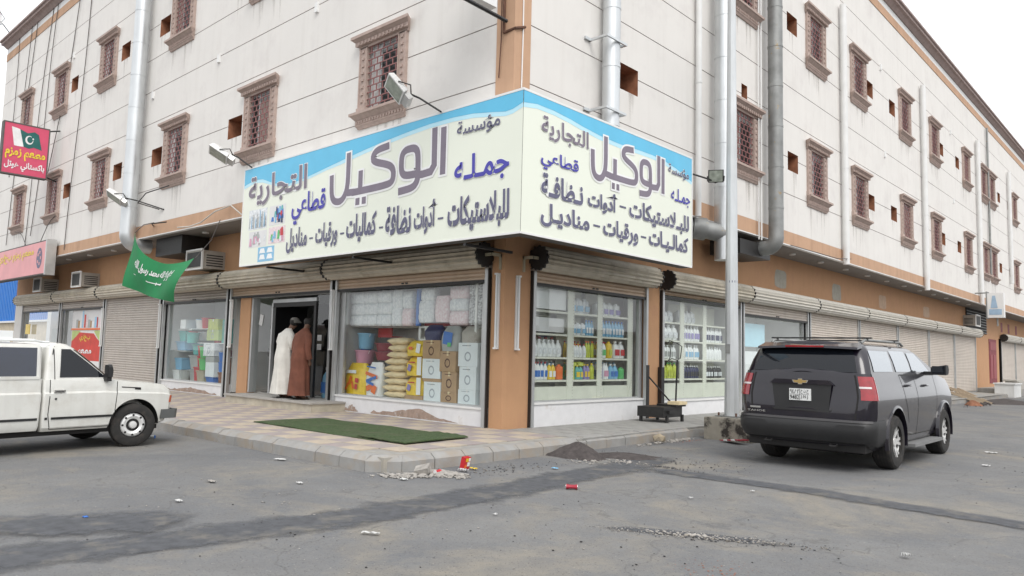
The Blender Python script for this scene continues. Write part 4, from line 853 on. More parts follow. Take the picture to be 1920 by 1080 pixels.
cablerun([(-10.4, -1.1, 4.42), (-9.6, -1.15, 4.36), (-8.9, -1.2, 4.38), (-8.1, -1.25, 4.55), (-7.6, -1.12, 4.66), (-6.9, -1.2, 4.35)], 'pale cable sagging from the overhang edge to the sign', 'cablew', .016)
cablerun([(1.085, -.89, 9.0), (1.085, -.90, 7.5), (1.085, -.89, 6.3), (1.085, -.90, 5.35)], 'white conduit down the right face of the corner pilaster', 'white', .012)
cablerun([(.80, -1.09, 7.2), (.82, -1.10, 6.3), (.78, -1.09, 5.7)], 'brown cable on the left side of the corner pilaster', 'rust', .010)
cablerun([(1.10, 9.3, 4.35), (1.3, 12.0, 4.30), (1.2, 13.4, 4.45)], 'dark rod poking out under the right overhang')
# ------------------------------------------------------------------ window air conditioners
def ac(fac, u, z, lab, w_=.62, h=.42, d=.55):
    e = empty('air_conditioner', fac.P(u, 0, z), label=lab, cat='air conditioner', group='window air conditioners over the shop fronts')
    mb = MB(); fac.box(mb, u-w_/2, u+w_/2, .0, d, z, z+h); mb.build('casing', 'acb', e, w=True)
    mb = MB(); fac.box(mb, u-w_/2+.03, u+w_/2-.03, d, d+.01, z+.04, z+h-.04); mb.build('rear_grille', 'acd', e, w=True)
    mb = MB()
    for a, b2, c, dd in ((u-w_/2-.03, u+w_/2+.03, z+h, z+h+.035), (u-w_/2-.03, u+w_/2+.03, z-.035, z), (u-w_/2-.03, u-w_/2, z, z+h), (u+w_/2, u+w_/2+.03, z, z+h)): fac.box(mb, a, b2, d-.03, d+.02, c, dd)
    mb.build('frame', 'pvc', e, w=True)
    s = 1 if not fac.r else -1
    for k in range(5):
        mb = MB(); uu = u+s*w_/2; fac.box(mb, min(uu, uu+s*.006), max(uu, uu+s*.006), .06, d-.12, z+.06+k*.065, z+.09+k*.065); mb.build('side_louvre', 'acd', e, w=True)
ac(LF, -10.4, 3.42, 'beige window air conditioner right beside the green flag', .85, .46, .62); ac(LF, -19.2, 3.34, 'grey window air conditioner above the poster window', .80, .46, .60); ac(LF, -23.4, 3.34, 'window air conditioner under the faded red fascia sign', .80, .46, .60)
ac(RF, 33.2, 3.42, 'window air conditioner beside the dark vent on the far right', .9, .5, .55)
mb = MB(); mb.box((-12.5, -.75, 3.85), (-10.9, -.02, 4.33)); one('dark_duct_box', mb, 'black', 'dark box duct under the overhang behind the green flag', 'duct')
# ------------------------------------------------------------------ display platforms and shelving inside the windows
mb = MB(); mb.box((-4.9, .12, .36), (-.45, 1.18, .515)); one('display_platform', mb, 'inwall', 'low display platform inside the goods window left of the corner', 'platform')
mb = MB(); mb.box((-13.4, .12, .36), (-9.62, 1.4, .455)); one('display_platform', mb, 'inwall', 'low display platform inside the plastics window', 'platform')
def carton(u0, u1, z0_, z1_, m_, lab, y0=.22, y1=.62, grp='cartons stacked in the goods window', rot=0, tape=True, mark=True):
    cx, cy = (u0+u1)/2, (y0+y1)/2; e = empty('carton', (cx, cy, z0_), R(rot), label=lab, cat='box', group=grp); hw, hd, h = (u1-u0)/2-.006, (y1-y0)/2, z1_-z0_-.003
    mb = MB(); mb.box((-hw, -hd, 0), (hw, hd, h)); mb.build('body', m_, e)
    mb = MB(); mb.box((-.025, -hd-.002, h*.78), (.025, -hd, h+.001)); mb.box((-.025, -hd, h), (.025, hd, h+.002))
    if tape: mb.build('tape', 'sack' if m_ == 'card' else 'whiteb', e)
    if mark:
        mb = MB(); n_ = 10; v = [(.08*math.cos(2*math.pi*k/n_)-.0, -hd-.003, h*.42+.09*min(1, h/.35)*math.sin(2*math.pi*k/n_)) for k in range(n_)]+[(.055*math.cos(2*math.pi*k/n_), -hd-.003, h*.42+.06*min(1, h/.35)*math.sin(2*math.pi*k/n_)) for k in range(n_)]
        mb.add(v, [(k, (k+1) % n_, n_+(k+1) % n_, n_+k) for k in range(n_)]); mb.box((-hw*.6, -hd-.002, h*.86), (hw*.3, -hd-.001, h*.9)); mb.build('printed_mark', 'cartond' if m_ != 'card' else 'rust', e)
    return e
def bag(u0, u1, z0_, z1_, m_, lab, y0=.22, y1=.5, marks=(), cat='bag', name='plastic_bag', seed=0, grp=None):
    cx, cy = (u0+u1)/2, (y0+y1)/2; e = empty(name, (cx, cy, z0_), label=lab, cat=cat, group=grp); hw, hd, h = (u1-u0)/2, (y1-y0)/2, z1_-z0_; q = random.Random(seed)
    mb = MB(); rings = []
    for k in range(8):
        t = k/7; f = .86+.16*math.sin(math.pi*(t*.9+.08)); f *= (1 if t < .8 else 1-(t-.8)*1.0); d_ = (1 if t < .55 else max(.22, 1-(t-.55)*1.7))
        if name == 'tissue_pack': f = (.93, 1, 1, 1.01, 1, 1, .99, .92)[k]; d_ = (.8, 1, 1, 1, 1, 1, .95, .75)[k]
        rings.append([(hw*f*math.copysign(abs(math.cos(a))**(.45 if name != 'tissue_pack' else .28), math.cos(a))*(1+q.uniform(-.03, .03)), hd*d_*math.copysign(abs(math.sin(a))**.6, math.sin(a))*(1+q.uniform(-.06, .06)), h*t) for a in [2*math.pi*i/20 for i in range(20)]])
    mb.loft(rings); mb.build('body', m_, e, smooth=60)
    for i, (x, z, w_, hh, mm, rt_) in enumerate(marks):
        mb = MB(); X = Matrix.Translation((x*hw, -hd*1.03-.012-i*.002, z*h)) @ Matrix.Rotation(R(rt_), 4, 'Y'); mb.box((-w_*hw, -.002, -hh*h), (w_*hw, 0, hh*h), X); mb.build('printed_mark', mm, e)
    return e
G = 'flour sacks piled in the goods window'
ordn = ['bottom', 'second from bottom', 'third from bottom', 'fourth from bottom', 'middle', 'fourth from top', 'third from top', 'second from top', 'topmost']
zs = [.517, .64, .77, .90, 1.03, 1.16, 1.29, 1.425, 1.56, 1.70]
for k in range(9):
    q = random.Random(k); e = empty('cream_sack', (-3.19+q.uniform(-.03, .03)+(.05 if k > 5 else 0), .42, zs[k]), R(q.uniform(-6, 6)), label='cream sack, %s of the sack pile in the goods window' % ordn[k], cat='sack', group=G)
    hw = .34-.02*(k > 4)-.03*(k > 6); h = zs[k+1]-zs[k]; mb = MB(); rings = []
    for i in range(11):
        t = i/10*2-1; f = max(.12, (1-abs(t)**5)); rings.append([(hw*t, .19*math.cos(a)*(.8+.2*f), h/2*1.12*math.sin(a)*f**.6*(1+q.uniform(-.08, .08))+h/2+.008*math.sin(7*t+k)) for a in [2*math.pi*j/14 for j in range(14)]])
    mb.loft(rings); mb.build('body', 'sack', e, smooth=80)
    mb = MB(); mb.box((hw*.86, -.16, h*.4), (hw*1.02, .16, h*.6)); mb.build('stitched_end', 'sack', e)
bag(-4.83, -4.10, .517, 1.17, 'yell', 'yellow printed detergent bag low in the left of the goods window', marks=[(-.3, .45, .10, .14, 'orangep', 25), (-.05, .3, .09, .12, 'orangep', -20), (.35, .45, .16, .07, 'red', 5), (.3, .25, .12, .08, 'red', 0), (-.55, .25, .08, .12, 'orangep', 30), (-.2, .72, .5, .05, 'wrap', 0)], seed=1)
bag(-4.10, -3.60, .517, 1.20, 'whiteb', 'white bag with red and blue stripes beside the yellow bag', marks=[(0, .62, .8, .05, 'orangep', 12), (0, .5, .7, .04, 'blue', -15), (-.2, .25, .4, .08, 'orangep', -18), (.4, .2, .3, .12, 'orangep', 20), (0, .85, .6, .02, 'blue', 5), (-.1, .38, .5, .04, 'blue', 15)], seed=2)
carton(-4.95, -3.62, .517, .64, 'card', 'long flat carton along the foot of the goods window', y0=.55, y1=.9, mark=False)
def bucket(x, y, z, r, h, m_, lab, cat='bucket', stack=1, name='bucket', grp=None, handle=True, sq=False):
    e = empty(name, (x, y, z), label=lab, cat=cat, group=grp); mb = MB()
    for k in range(stack):
        b_ = h*k/stack; hh = h/stack; rr = [(.82*r, b_), (.97*r, b_+hh*.86), (1.06*r, b_+hh*.88), (1.06*r, b_+hh*.97), (.9*r, b_+hh*.97)]
        if sq: mb.loft([[(a*sx, a*sy*.8, zz) for sx, sy in ((-1, -1), (1, -1), (1, 1), (-1, 1))] for a, zz in rr])
        else: mb.loft([[(a*math.cos(2*math.pi*i/18), a*math.sin(2*math.pi*i/18), zz) for i in range(18)] for a, zz in rr])
    mb.build('body', m_, e, smooth=35)
    if handle: mb = MB(); mb.tube([(r*1.04*math.cos(t), -r*.2-.02, h*.93+.0-.12*math.sin(t)) for t in [math.pi*i/8 for i in range(9)]], .006, 5); mb.build('handle', 'whiteb', e)
bucket(-4.55, .55, 1.15, .22, .30, 'pink', 'pink plastic tub behind the yellow bag', 'tub'); bucket(-4.52, .55, 1.47, .19, .34, 'sky_b', 'light blue bucket stacked over the pink tub'); bucket(-4.80, .75, .90, .14, .92, 'blue', 'dark blue tall bin at the left edge of the goods window', 'bin', 2)
bucket(-3.82, .62, 1.24, .30, .36, 'darkred', 'dark red bucket behind the striped bag', stack=2); bucket(-4.55, .8, .517, .24, .62, 'grayp', 'grey tub hidden low behind the yellow bag', 'tub', 2); bucket(-3.8, .85, .64, .26, .6, 'grayp', 'grey tub stack under the dark red bucket', 'tub', 2)
mb = MB(); mb.box((-4.33, .70, 1.72), (-3.87, .73, 1.95)); mb.box((-4.33, .73, 1.72), (-3.87, 1.0, 1.75)); one('red_tray', mb, 'red', 'bright red tray standing behind the buckets', 'tray')
for k, (z, h, lab) in enumerate([(.66, .30, 'yellow and white soap pack, lower of two, right of the sacks'), (.97, .38, 'yellow and white soap pack, upper of two, right of the sacks'), (1.35, .30, 'crumpled yellow pack on top of the soap packs')]):
    bag(-2.84, -2.28, z if k else .60, z+h, 'yell', lab, marks=[(.66, .5, .22, .45, 'whiteb', 0), (-.35, .4, .18, .16, 'violet', 20), (-.1, .68, .35, .03, 'red', 0)] if k < 2 else [(.5, .5, .2, .3, 'whiteb', 10), (-.3, .5, .2, .1, 'orangep', 0)], seed=5+k, y1=.55)
carton(-2.80, -2.26, .517, .60, 'card', 'flat brown carton under the soap packs', mark=False, tape=False)
e = empty('white_crate', (-2.54, .6, 1.65), label='white plastic crate on top of the yellow packs', cat='crate'); mb = MB(); mb.box((-.2, -.12, 0), (.2, .12, .04)); mb.box((-.2, -.12, .25), (.2, .12, .29))
for x in (-.18, 0, .18): mb.box((x-.03, -.12, .04), (x+.03, -.10, .25))
mb.build('body', 'whiteb', e)
carton(-2.24, -1.76, .517, .88, 'cartonw', 'white carton, bottom of the middle stack'); carton(-2.28, -1.76, .88, .94, 'card', 'flat brown carton between two white cartons', mark=False, tape=False); carton(-2.30, -1.80, .94, 1.31, 'cartonw', 'white carton, upper one of the middle stack', rot=2); carton(-2.31, -1.81, 1.31, 1.66, 'card', 'brown carton on top of the middle white cartons')
carton(-1.76, -1.33, .517, .72, 'card', 'brown carton, bottom of the brown stack'); carton(-1.75, -1.34, .72, 1.08, 'card', 'brown carton, middle of the brown stack'); carton(-1.83, -1.36, 1.08, 1.46, 'card', 'brown carton, top of the brown stack', rot=-2)
carton(-1.30, -.84, .517, .78, 'cartonw', 'white carton, bottom of the stack nearest the corner'); carton(-1.28, -.84, .78, 1.19, 'cartonw', 'white carton, middle of the stack nearest the corner'); carton(-1.32, -.84, 1.19, 1.62, 'cartonw', 'white carton, top of the stack nearest the corner', rot=3)
for k in range(4): carton(-.82, -.46, .517+k*.35, .517+(k+1)*.35, 'cartonw', 'pale carton, %s of the narrow stack against the corner pillar' % ['bottom', 'second', 'third', 'top'][k], y0=.3, y1=.7)
bag(-2.33, -1.86, 1.66, 1.95, 'navy', 'dark navy bag lying on the middle brown carton', seed=11); bag(-1.84, -1.36, 1.46, 1.93, 'grayp', 'grey printed bag with a blue picture on the brown stack', marks=[(0, .5, .5, .25, 'blue', 8), (.2, .25, .2, .08, 'green', 0)], seed=12); bag(-1.30, -.86, 1.62, 1.92, 'acb', 'olive grey bag on the corner white cartons', seed=13)
mb = MB(); mb.box((-2.72, .62, 1.95), (-1.66, 1.0, 2.0)); mb.box((-2.72, .60, 1.93), (-1.66, .62, 2.01)); one('red_shelf', mb, 'red', 'red shelf edge above the cartons in the goods window', 'shelf')
mb = MB(); mb.box((-4.85, .56, 1.915), (-.5, 1.1, 1.935)); one('tissue_shelf', mb, 'inwall', 'shelf carrying the tissue packs in the goods window', 'shelf')
# tissue packs along the top of the window
k = 0
for row, (z, h) in enumerate([(1.937, .235), (2.175, .235), (2.412, .235)]):
    for j in range(3):
        x = -4.78+j*.46+(.03 if row == 1 else 0); bag(x, x+.475, z, z+h, 'wrap', 'white tissue pack, %s in the %s row at the top left of the window' % (['first', 'second', 'third'][j], ['bottom', 'middle', 'top'][row]), y0=.25, y1=.5, seed=20+k, name='tissue_pack', cat='tissue pack', grp='tissue packs at the top of the goods window'); k += 1
TP = [(-3.38, -3.06, 1.937, 2.3, 'wrap', 'grey white tissue pack hanging right of the first columns, lower'), (-3.05, -2.76, 1.937, 2.28, 'wrapp', 'pinkish tissue pack left of the blue roll'), (-3.38, -3.06, 2.3, 2.65, 'wrap', 'grey white tissue pack hanging right of the first columns, upper'), (-3.05, -2.76, 2.28, 2.62, 'wrap', 'white tissue pack above the pinkish pack'),
 (-2.56, -2.12, 2.0, 2.42, 'wrap', 'tissue pack above the red shelf, left'), (-2.08, -1.70, 2.0, 2.5, 'wrapp', 'pink printed tissue pack above the red shelf'), (-1.68, -1.20, 1.937, 2.2, 'wrapp', 'pale pink tissue pack, bottom of three left of the spotted packs'), (-1.68, -1.20, 2.2, 2.43, 'wrap', 'white tissue pack, middle of three left of the spotted packs'), (-1.68, -1.20, 2.43, 2.66, 'wrapp', 'pale pink tissue pack, top of three left of the spotted packs'),
 (-1.16, -.80, 1.937, 2.46, 'dots', 'black spotted tissue pack, tall one by the corner'), (-1.16, -.80, 2.47, 2.68, 'dots', 'black spotted tissue pack, top one by the corner'), (-2.5, -2.12, 2.42, 2.66, 'wrap', 'tissue pack at the very top above the grey gap')]
for i, (a, b2, c, d, m_, lab) in enumerate(TP): bag(a, b2, c, d, m_, lab, y0=.27, y1=.5, seed=40+i, name='tissue_pack', cat='tissue pack', grp='tissue packs at the top of the goods window')
mb = MB(); mb.cyl((-2.67, .4, 1.94), (-2.67, .4, 2.66), .055, n=14); one('blue_roll', mb, 'blue', 'upright blue roll between the tissue packs', 'roll', smooth=40)
# ---- plastics window
PL = [(-12.25, .6, .457, .27, .33, 'grayp', 'grey square bin, bottom left of the plastics window'), (-12.22, .6, .79, .29, .40, 'grayp', 'grey square bin, upper one in the plastics window'), (-11.90, .45, .457, .17, .42, 'red', 'red basket, bottom of the red stack'), (-11.92, .5, .88, .16, .58, 'red', 'tall red bin in the middle of the red stack'), (-11.62, .85, 1.50, .22, .42, 'red', 'red bucket on the top shelf of the plastics window'),
 (-11.54, .42, .457, .22, .33, 'beige', 'beige basket under the green bin'), (-11.55, .42, .79, .20, .65, 'green', 'bright green pedal bin in the plastics window'), (-12.25, .6, 1.20, .26, .30, 'teal', 'teal basket on the grey bins'), (-13.05, .55, 1.31, .28, .26, 'sky_b', 'pale blue box on the left shelf of the plastics window'), (-12.3, .8, 1.60, .3, .25, 'whiteb', 'white tub behind the teal basket'), (-10.93, .4, .457, .22, .17, 'blue', 'blue crate under the white box'), (-10.55, .7, .457, .14, .72, 'clay', 'brown bin at the right of the plastics window')]
for i, (x, y, z, r, h, m_, lab) in enumerate(PL): bucket(x, y, z, r, h, m_, lab, 'bin', 1 if h < .5 else 2, 'plastic_bin', 'plastic bins in the plastics window', handle=False, sq=i in (0, 1, 2, 5, 8, 10))
carton(-11.18, -10.68, .63, 1.02, 'cartonw', 'white box with a dark lid in the plastics window', grp='boxes in the plastics window', mark=False); carton(-11.20, -10.70, 1.02, 1.17, 'grayp', 'dark grey box on the white box', grp='boxes in the plastics window', mark=False, tape=False)
carton(-11.36, -10.72, 1.18, 1.53, 'wrap', 'grey white pack above the dark grey box', grp='boxes in the plastics window'); carton(-11.38, -10.70, 1.60, 1.89, 'postgreen', 'pale green pack high in the plastics window', grp='boxes in the plastics window', y0=.3); carton(-11.34, -10.76, 1.89, 2.18, 'limey', 'lime pack at the top of the plastics window', grp='boxes in the plastics window', y0=.3, mark=False)
carton(-10.72, -10.18, 1.54, 2.17, 'teal', 'teal box at the top right of the plastics window', grp='boxes in the plastics window', y0=.4, y1=.7); carton(-12.87, -12.53, 1.92, 2.18, 'whiteb', 'small white box on the top left shelf of the plastics window', grp='boxes in the plastics window', mark=False)
mb = MB(); mb.box((-12.5, .3, 1.905), (-11.3, .9, 1.925)); one('glass_shelf', mb, 'whiteb', 'white shelf along the top middle inside the plastics window', 'shelf')
SHN = ['at mid height on the far left', 'under the teal box on the right', 'near the top left', 'above the white box on the right', 'lowest on the left']
for i, (x, y, z, r, h, m_, lab) in enumerate([(-13.05, .42, .457, .22, .30, 'whiteb', 'white storage box on the floor at the left of the plastics window'), (-13.0, .45, .762, .22, .34, 'sky_b', 'pale blue tub left of the grey bins'), (-12.62, .35, .457, .13, .30, 'grayp', 'small grey bin beside the white storage box'), (-12.55, .9, .457, .2, 1.0, 'navy', 'tall navy bin behind the grey bins'),
  (-11.2, 1.0, .457, .25, .9, 'pink', 'pink laundry tub at the back of the plastics window'), (-12.95, .5, 1.57, .22, .30, 'teal', 'teal basket on the pale blue box'), (-12.5, .5, 1.60, .17, .26, 'red', 'small red bucket on the left shelf'), (-11.95, .45, 1.93, .20, .24, 'whiteb', 'white tub at the top of the plastics window'), (-11.55, .4, 1.93, .17, .30, 'red', 'red bucket at the top of the plastics window'), (-12.3, .6, 1.93, .17, .28, 'sky_b', 'blue bucket at the top of the plastics window'), (-10.35, .35, .457, .16, .32, 'clay', 'brown basket at the right foot of the plastics window'), (-10.33, .3, .78, .13, .52, 'blue', 'blue water dispenser bottle at the right of the plastics window'), (-12.15, .28, 1.52, .18, .30, 'teal', 'dark teal bowl stack in the plastics window')]): bucket(x, y, z, r, h, m_, lab, 'bin', 2 if h > .4 else 1, 'plastic_bin', 'plastic bins in the plastics window', handle=False, sq=i in (0, 1, 3, 5))
for z, x0, x1, y in ((1.30, -13.3, -12.6, .3), (1.535, -11.9, -10.1, .3), (1.90, -13.2, -12.3, .3), (1.17, -10.7, -10.1, .5), (.76, -13.3, -12.6, .5)):
    mb = MB(); mb.box((x0, y, z-.02), (x1, 1.3, z)); one('glass_shelf', mb, 'whiteb', 'white shelf %s inside the plastics window' % SHN.pop(0), 'shelf')
# ---- bottles
def bottle_proto(kind, body, cap, label=None, w_=.10, h=.28):
    e = empty('bottle'); rings = []
    if kind == 'jug': prof = [(.9, 0), (1, .03), (1, .55), (.85, .72), (.45, .84), (.3, .86), (.3, .90)]
    elif kind == 'slim': prof = [(.85, 0), (1, .03), (1, .62), (.8, .76), (.38, .86), (.34, .9)]
    else: prof = [(.95, 0), (1, .02), (1, .78), (.9, .86), (.5, .9), (.45, .92)]
    mb = MB(); mb.loft([[(w_/2*a*math.copysign(abs(math.cos(t))**.7, math.cos(t)), w_/2*a*.7*math.copysign(abs(math.sin(t))**.7, math.sin(t)), h*z) for t in [2*math.pi*i/12 for i in range(12)]] for a, z in prof]); mb.build('body', body, e, smooth=50)
    mb = MB(); mb.cyl((0, 0, h*.9), (0, 0, h), w_*.19, n=10); mb.build('cap', cap, e)
    if label: mb = MB(); mb.box((-w_*.36, -w_*.36-.004, h*.16), (w_*.36, -w_*.36, h*.52)); mb.build('printed_label', label, e)
    if kind == 'jug': mb = MB(); mb.tube([(w_*.15, 0, h*.84), (w_*.42, 0, h*.78), (w_*.47, 0, h*.6)], w_*.05, 5); mb.build('handle', body, e)
    return e
def brow(u0, u1, z, n_, kind, body, cap, label, w_, h, lab, grp, fac=RF, o=-.27, hide=0):
    w_ = max(w_, .97*(u1-u0)/n_); h *= 1.08
    p = None; k_names = ['first', 'second', 'third', 'fourth', 'fifth', 'sixth', 'seventh', 'eighth', 'ninth', 'tenth']
    for i in range(n_):
        u = u0+(i+.5)*(u1-u0)/n_; loc = fac.P(u, o+rnd.uniform(-.015, .015), z); lb = '%s, %s from the left' % (lab, k_names[i]) if n_ > 1 else lab; rz = R(90 if fac.r else 0)+R(rnd.uniform(-9, 9))
        if p is None: p = bottle_proto(kind, body, cap, label, w_, h); p.location = Vector(loc)*S; p.rotation_euler = (0, 0, rz); tag(p, lb, 'bottle', grp)
        else: copy_tree(p, loc, rz, label=lb)
GB = 'bottles on the shelves of the corner window'; GC = 'bottles on the shelves of the second window'
def shelfunit(fac, bays, posts, shelves, kick, lab, o=-.38, z1=2.72):
    e = empty('shelf_unit', fac.P((bays[0][0]+bays[-1][1])/2, o, .36), label=lab, cat='shelving')
    for a, b2 in posts:
        mb = MB(); fac.box(mb, a, b2, -.17, -.15, .36, z1); mb.build('upright', 'alugreen', e, w=True)
        mb = MB()
        for k in range(36): fac.box(mb, b2-.03, b2-.018, -.15, -.148, .6+k*.058, .62+k*.058)
        mb.build('slot_row', 'groove', e, w=True, kind='stuff')
    for a, b2 in bays:
        mb = MB(); fac.box(mb, a, b2, -.60, -.58, .36, z1); mb.build('back_panel', 'alugreen', e, w=True)
        mb = MB(); fac.box(mb, a, b2, -.175, -.155, .40, kick); mb.build('kick_panel', 'alugreen', e, w=True)
        for z in shelves:
            mb = MB(); fac.box(mb, a, b2, -.58, -.158, z-.035, z); mb.build('shelf', 'alugreen', e, w=True)
    return e
shelfunit(RF, [(.8, 1.93), (2.12, 2.88), (3.04, 3.94)], [(1.93, 2.12), (2.88, 3.04), (3.94, 4.12)], (.98, 1.40, 1.83, 2.25), .86, 'pale green slotted shelf unit inside the corner window')
shelfunit(RF, [(5.1, 6.06), (6.25, 7.13), (7.3, 8.5)], [(6.06, 6.25), (7.13, 7.3)], (.98, 1.42, 1.84, 2.25), .88, 'pale green slotted shelf unit inside the second window')
mb = MB(); RF.box(mb, .85, 1.93, -.25, -.20, 2.28, 2.68); one('white_board', mb, 'whiteb', 'blank white board at the top left of the corner window', 'board')
mb = MB(); RF.box(mb, .85, 1.90, -.5, -.22, 1.86, 2.12); one('pale_carton', mb, 'poster', 'wide pale carton on the upper left shelf of the corner window', 'box')
brow(.86, 1.86, 1.405, 7, 'jug', 'whiteb', 'whiteb', 'wrap', .125, .29, 'white detergent bottle on the left middle shelf', GB)
brow(1.0, 1.47, .985, 5, 'slim', 'whiteb', 'red', 'blue', .088, .30, 'white bottle with red cap on the left low shelf', GB); brow(1.48, 1.72, .985, 2, 'slim', 'yell', 'whiteb', 'whiteb', .11, .28, 'yellow carton bottle on the left low shelf', GB); brow(1.73, 1.9, .985, 1, 'box', 'orangep', 'orangep', None, .15, .26, 'orange bottle at the end of the left low shelf', GB)
mb = MB(); mb.blob((-.42, 1.62, 1.86), (.12, .26, .10), .12, 2, 4); one('dark_bag', mb, 'navy', 'crumpled dark bag on top of the white detergent bottles', 'bag', smooth=50)
brow(2.14, 2.62, 1.405, 5, 'slim', 'whiteb', 'red', 'wrap', .09, .24, 'white bottle with red cap on the centre middle shelf', GB); brow(2.62, 2.88, 1.405, 3, 'slim', 'limey', 'orangep', None, .085, .30, 'yellow green bottle on the centre middle shelf', GB); brow(2.14, 2.62, 1.405, 6, 'slim', 'yell', 'red', None, .075, .29, 'yellow bottle behind the centre middle shelf row', GB, o=-.42)
brow(3.05, 3.28, 1.405, 2, 'slim', 'whiteb', 'red', 'green', .10, .30, 'white bottle with green label on the right middle shelf', GB); brow(3.32, 3.50, 1.405, 1, 'box', 'yell', 'yell', 'limey', .17, .31, 'yellow carton on the right middle shelf', GB); brow(3.52, 3.93, 1.405, 2, 'jug', 'whiteb', 'whiteb', 'red', .19, .32, 'white tub with a red swirl on the right middle shelf', GB)
brow(2.14, 2.30, .985, 2, 'box', 'limey', 'yell', None, .09, .30, 'lime box on the centre low shelf', GB); brow(2.32, 2.56, .985, 2, 'slim', 'teal', 'yell', 'yell', .12, .25, 'dark green bottle with yellow label on the centre low shelf', GB); brow(2.56, 2.76, .985, 2, 'slim', 'violet', 'yell', 'yell', .105, .27, 'violet bottle with yellow label on the centre low shelf', GB); brow(2.76, 2.90, .985, 1, 'jug', 'limey', 'yell', None, .14, .29, 'lime jug at the end of the centre low shelf', GB); brow(2.18, 2.6, 1.24, 2, 'box', 'limey', 'limey', None, .19, .08, 'flat yellow pack on the centre low shelf', GB, o=-.3)
brow(3.06, 3.20, .985, 1, 'slim', 'violet', 'whiteb', None, .13, .29, 'pale violet bottle on the right low shelf', GB); brow(3.20, 3.40, .985, 2, 'slim', 'whiteb', 'whiteb', 'pink', .11, .30, 'white bottle with pink label on the right low shelf', GB); brow(3.42, 3.72, .985, 2, 'jug', 'sky_b', 'whiteb', 'blue', .15, .28, 'blue jug on the right low shelf', GB); brow(3.76, 3.93, .985, 1, 'box', 'green', 'green', None, .16, .22, 'green pack at the end of the right low shelf', GB)
brow(2.60, 2.88, 1.835, 3, 'slim', 'sky_b', 'blue', 'whiteb', .09, .28, 'blue bottle on the centre top shelf', GB); brow(3.06, 3.92, 1.835, 8, 'slim', 'sky_b', 'blue', 'wrap', .095, .30, 'blue bottle on the right top shelf', GB)
brow(5.2, 6.05, 1.845, 4, 'jug', 'whiteb', 'whiteb', 'wrap', .18, .32, 'large white jug on the left top shelf', GC); brow(6.28, 7.10, 1.845, 6, 'jug', 'whiteb', 'whiteb', 'violet', .13, .34, 'white jug on the centre top shelf', GC); brow(7.32, 8.25, 1.845, 8, 'slim', 'whiteb', 'whiteb', 'navy', .11, .33, 'white bottle with dark label on the right top shelf', GC)
brow(5.2, 6.05, 1.425, 6, 'slim', 'whiteb', 'whiteb', 'grayp', .12, .29, 'white bottle on the left middle shelf of the second window', GC); brow(6.28, 7.10, 1.425, 6, 'jug', 'whiteb', 'whiteb', 'sky_b', .13, .31, 'white jug with blue label on the centre middle shelf', GC); brow(7.32, 8.25, 1.425, 7, 'slim', 'whiteb', 'whiteb', None, .12, .29, 'plain white bottle on the right middle shelf', GC)
brow(5.2, 6.05, .985, 6, 'slim', 'limey', 'green', 'limey', .13, .33, 'yellow liquid bottle with green cap on the left low shelf', GC); brow(6.30, 7.10, .985, 7, 'slim', 'navy', 'whiteb', 'trim', .095, .27, 'black bottle with white cap on the centre low shelf', GC); brow(7.32, 8.25, .985, 8, 'slim', 'trim', 'whiteb', 'wrap', .095, .26, 'dark bottle with white cap on the right low shelf', GC)
brow(.9, 1.86, 1.405, 6, 'slim', 'whiteb', 'red', 'pink', .12, .34, 'taller white bottle behind the left middle shelf row', GB, o=-.44); brow(3.06, 3.92, 1.405, 6, 'slim', 'yell', 'red', 'whiteb', .12, .30, 'yellow bottle behind the right middle shelf row', GB, o=-.45)
brow(1.0, 1.88, .985, 7, 'slim', 'sky_b', 'whiteb', 'wrap', .12, .33, 'pale blue bottle behind the left low shelf row', GB, o=-.45); brow(2.16, 2.88, .985, 6, 'slim', 'green', 'yell', 'yell', .11, .30, 'green bottle behind the centre low shelf row', GB, o=-.45); brow(3.06, 3.92, .985, 7, 'slim', 'whiteb', 'sky_b', 'blue', .12, .31, 'white blue-capped bottle behind the right low shelf row', GB, o=-.46)
brow(2.16, 2.58, 1.835, 3, 'box', 'wrap', 'whiteb', 'sky_b', .13, .22, 'pale pack on the centre top shelf', GB); brow(2.16, 2.88, 2.255, 3, 'box', 'wrap', 'wrap', 'sky_b', .2, .28, 'pale pack on the uppermost centre shelf', GB, o=-.4); brow(3.06, 3.92, 2.255, 4, 'box', 'whiteb', 'whiteb', 'violet', .2, .26, 'white pack on the uppermost right shelf', GB, o=-.4)
brow(5.2, 6.05, 2.255, 4, 'box', 'wrap', 'whiteb', 'whiteb', .2, .25, 'pale pack on the top left shelf, second window', GC, o=-.4); brow(6.28, 7.1, 2.255, 4, 'box', 'whiteb', 'whiteb', 'wrap', .2, .28, 'white pack on the top centre shelf, second window', GC, o=-.4)
# water jugs beside the doorway, papers on the glass
brow(-5.72, -5.16, .374, 2, 'jug', 'sky_b', 'whiteb', 'blue', .26, .62, 'large pale blue liquid jug standing inside the entrance', 'large jugs by the entrance', LF, -.32)
brow(-5.70, -5.18, 1.02, 2, 'box', 'sky_b', 'red', None, .25, .42, 'blue jug stacked on the jugs inside the entrance', 'large jugs by the entrance', LF, -.42)
mb = MB(); mb.box((-5.75, .5, .99), (-5.15, 1.0, 1.015)); one('jug_board', mb, 'card', 'board between the two tiers of jugs inside the entrance', 'board')
for u, z, a, lab in ((-8.18, 1.98, 12, 'white paper notice taped to the left entrance glass'), (-5.62, 1.62, 0, 'white notice taped to the right entrance glass, upper'), (-5.62, 1.42, 0, 'small white notice on the right entrance glass, lower')):
    X = Matrix.Translation(LF.P(u, -.10, z)) @ Matrix.Rotation(R(a), 4, 'Y'); mb = MB(); mb.box((-.08, -.004, 0), (.08, 0, .13 if 'lower' in lab or 'upper' in lab else .26), X); one('paper_notice', mb, 'paper', lab, 'notice')
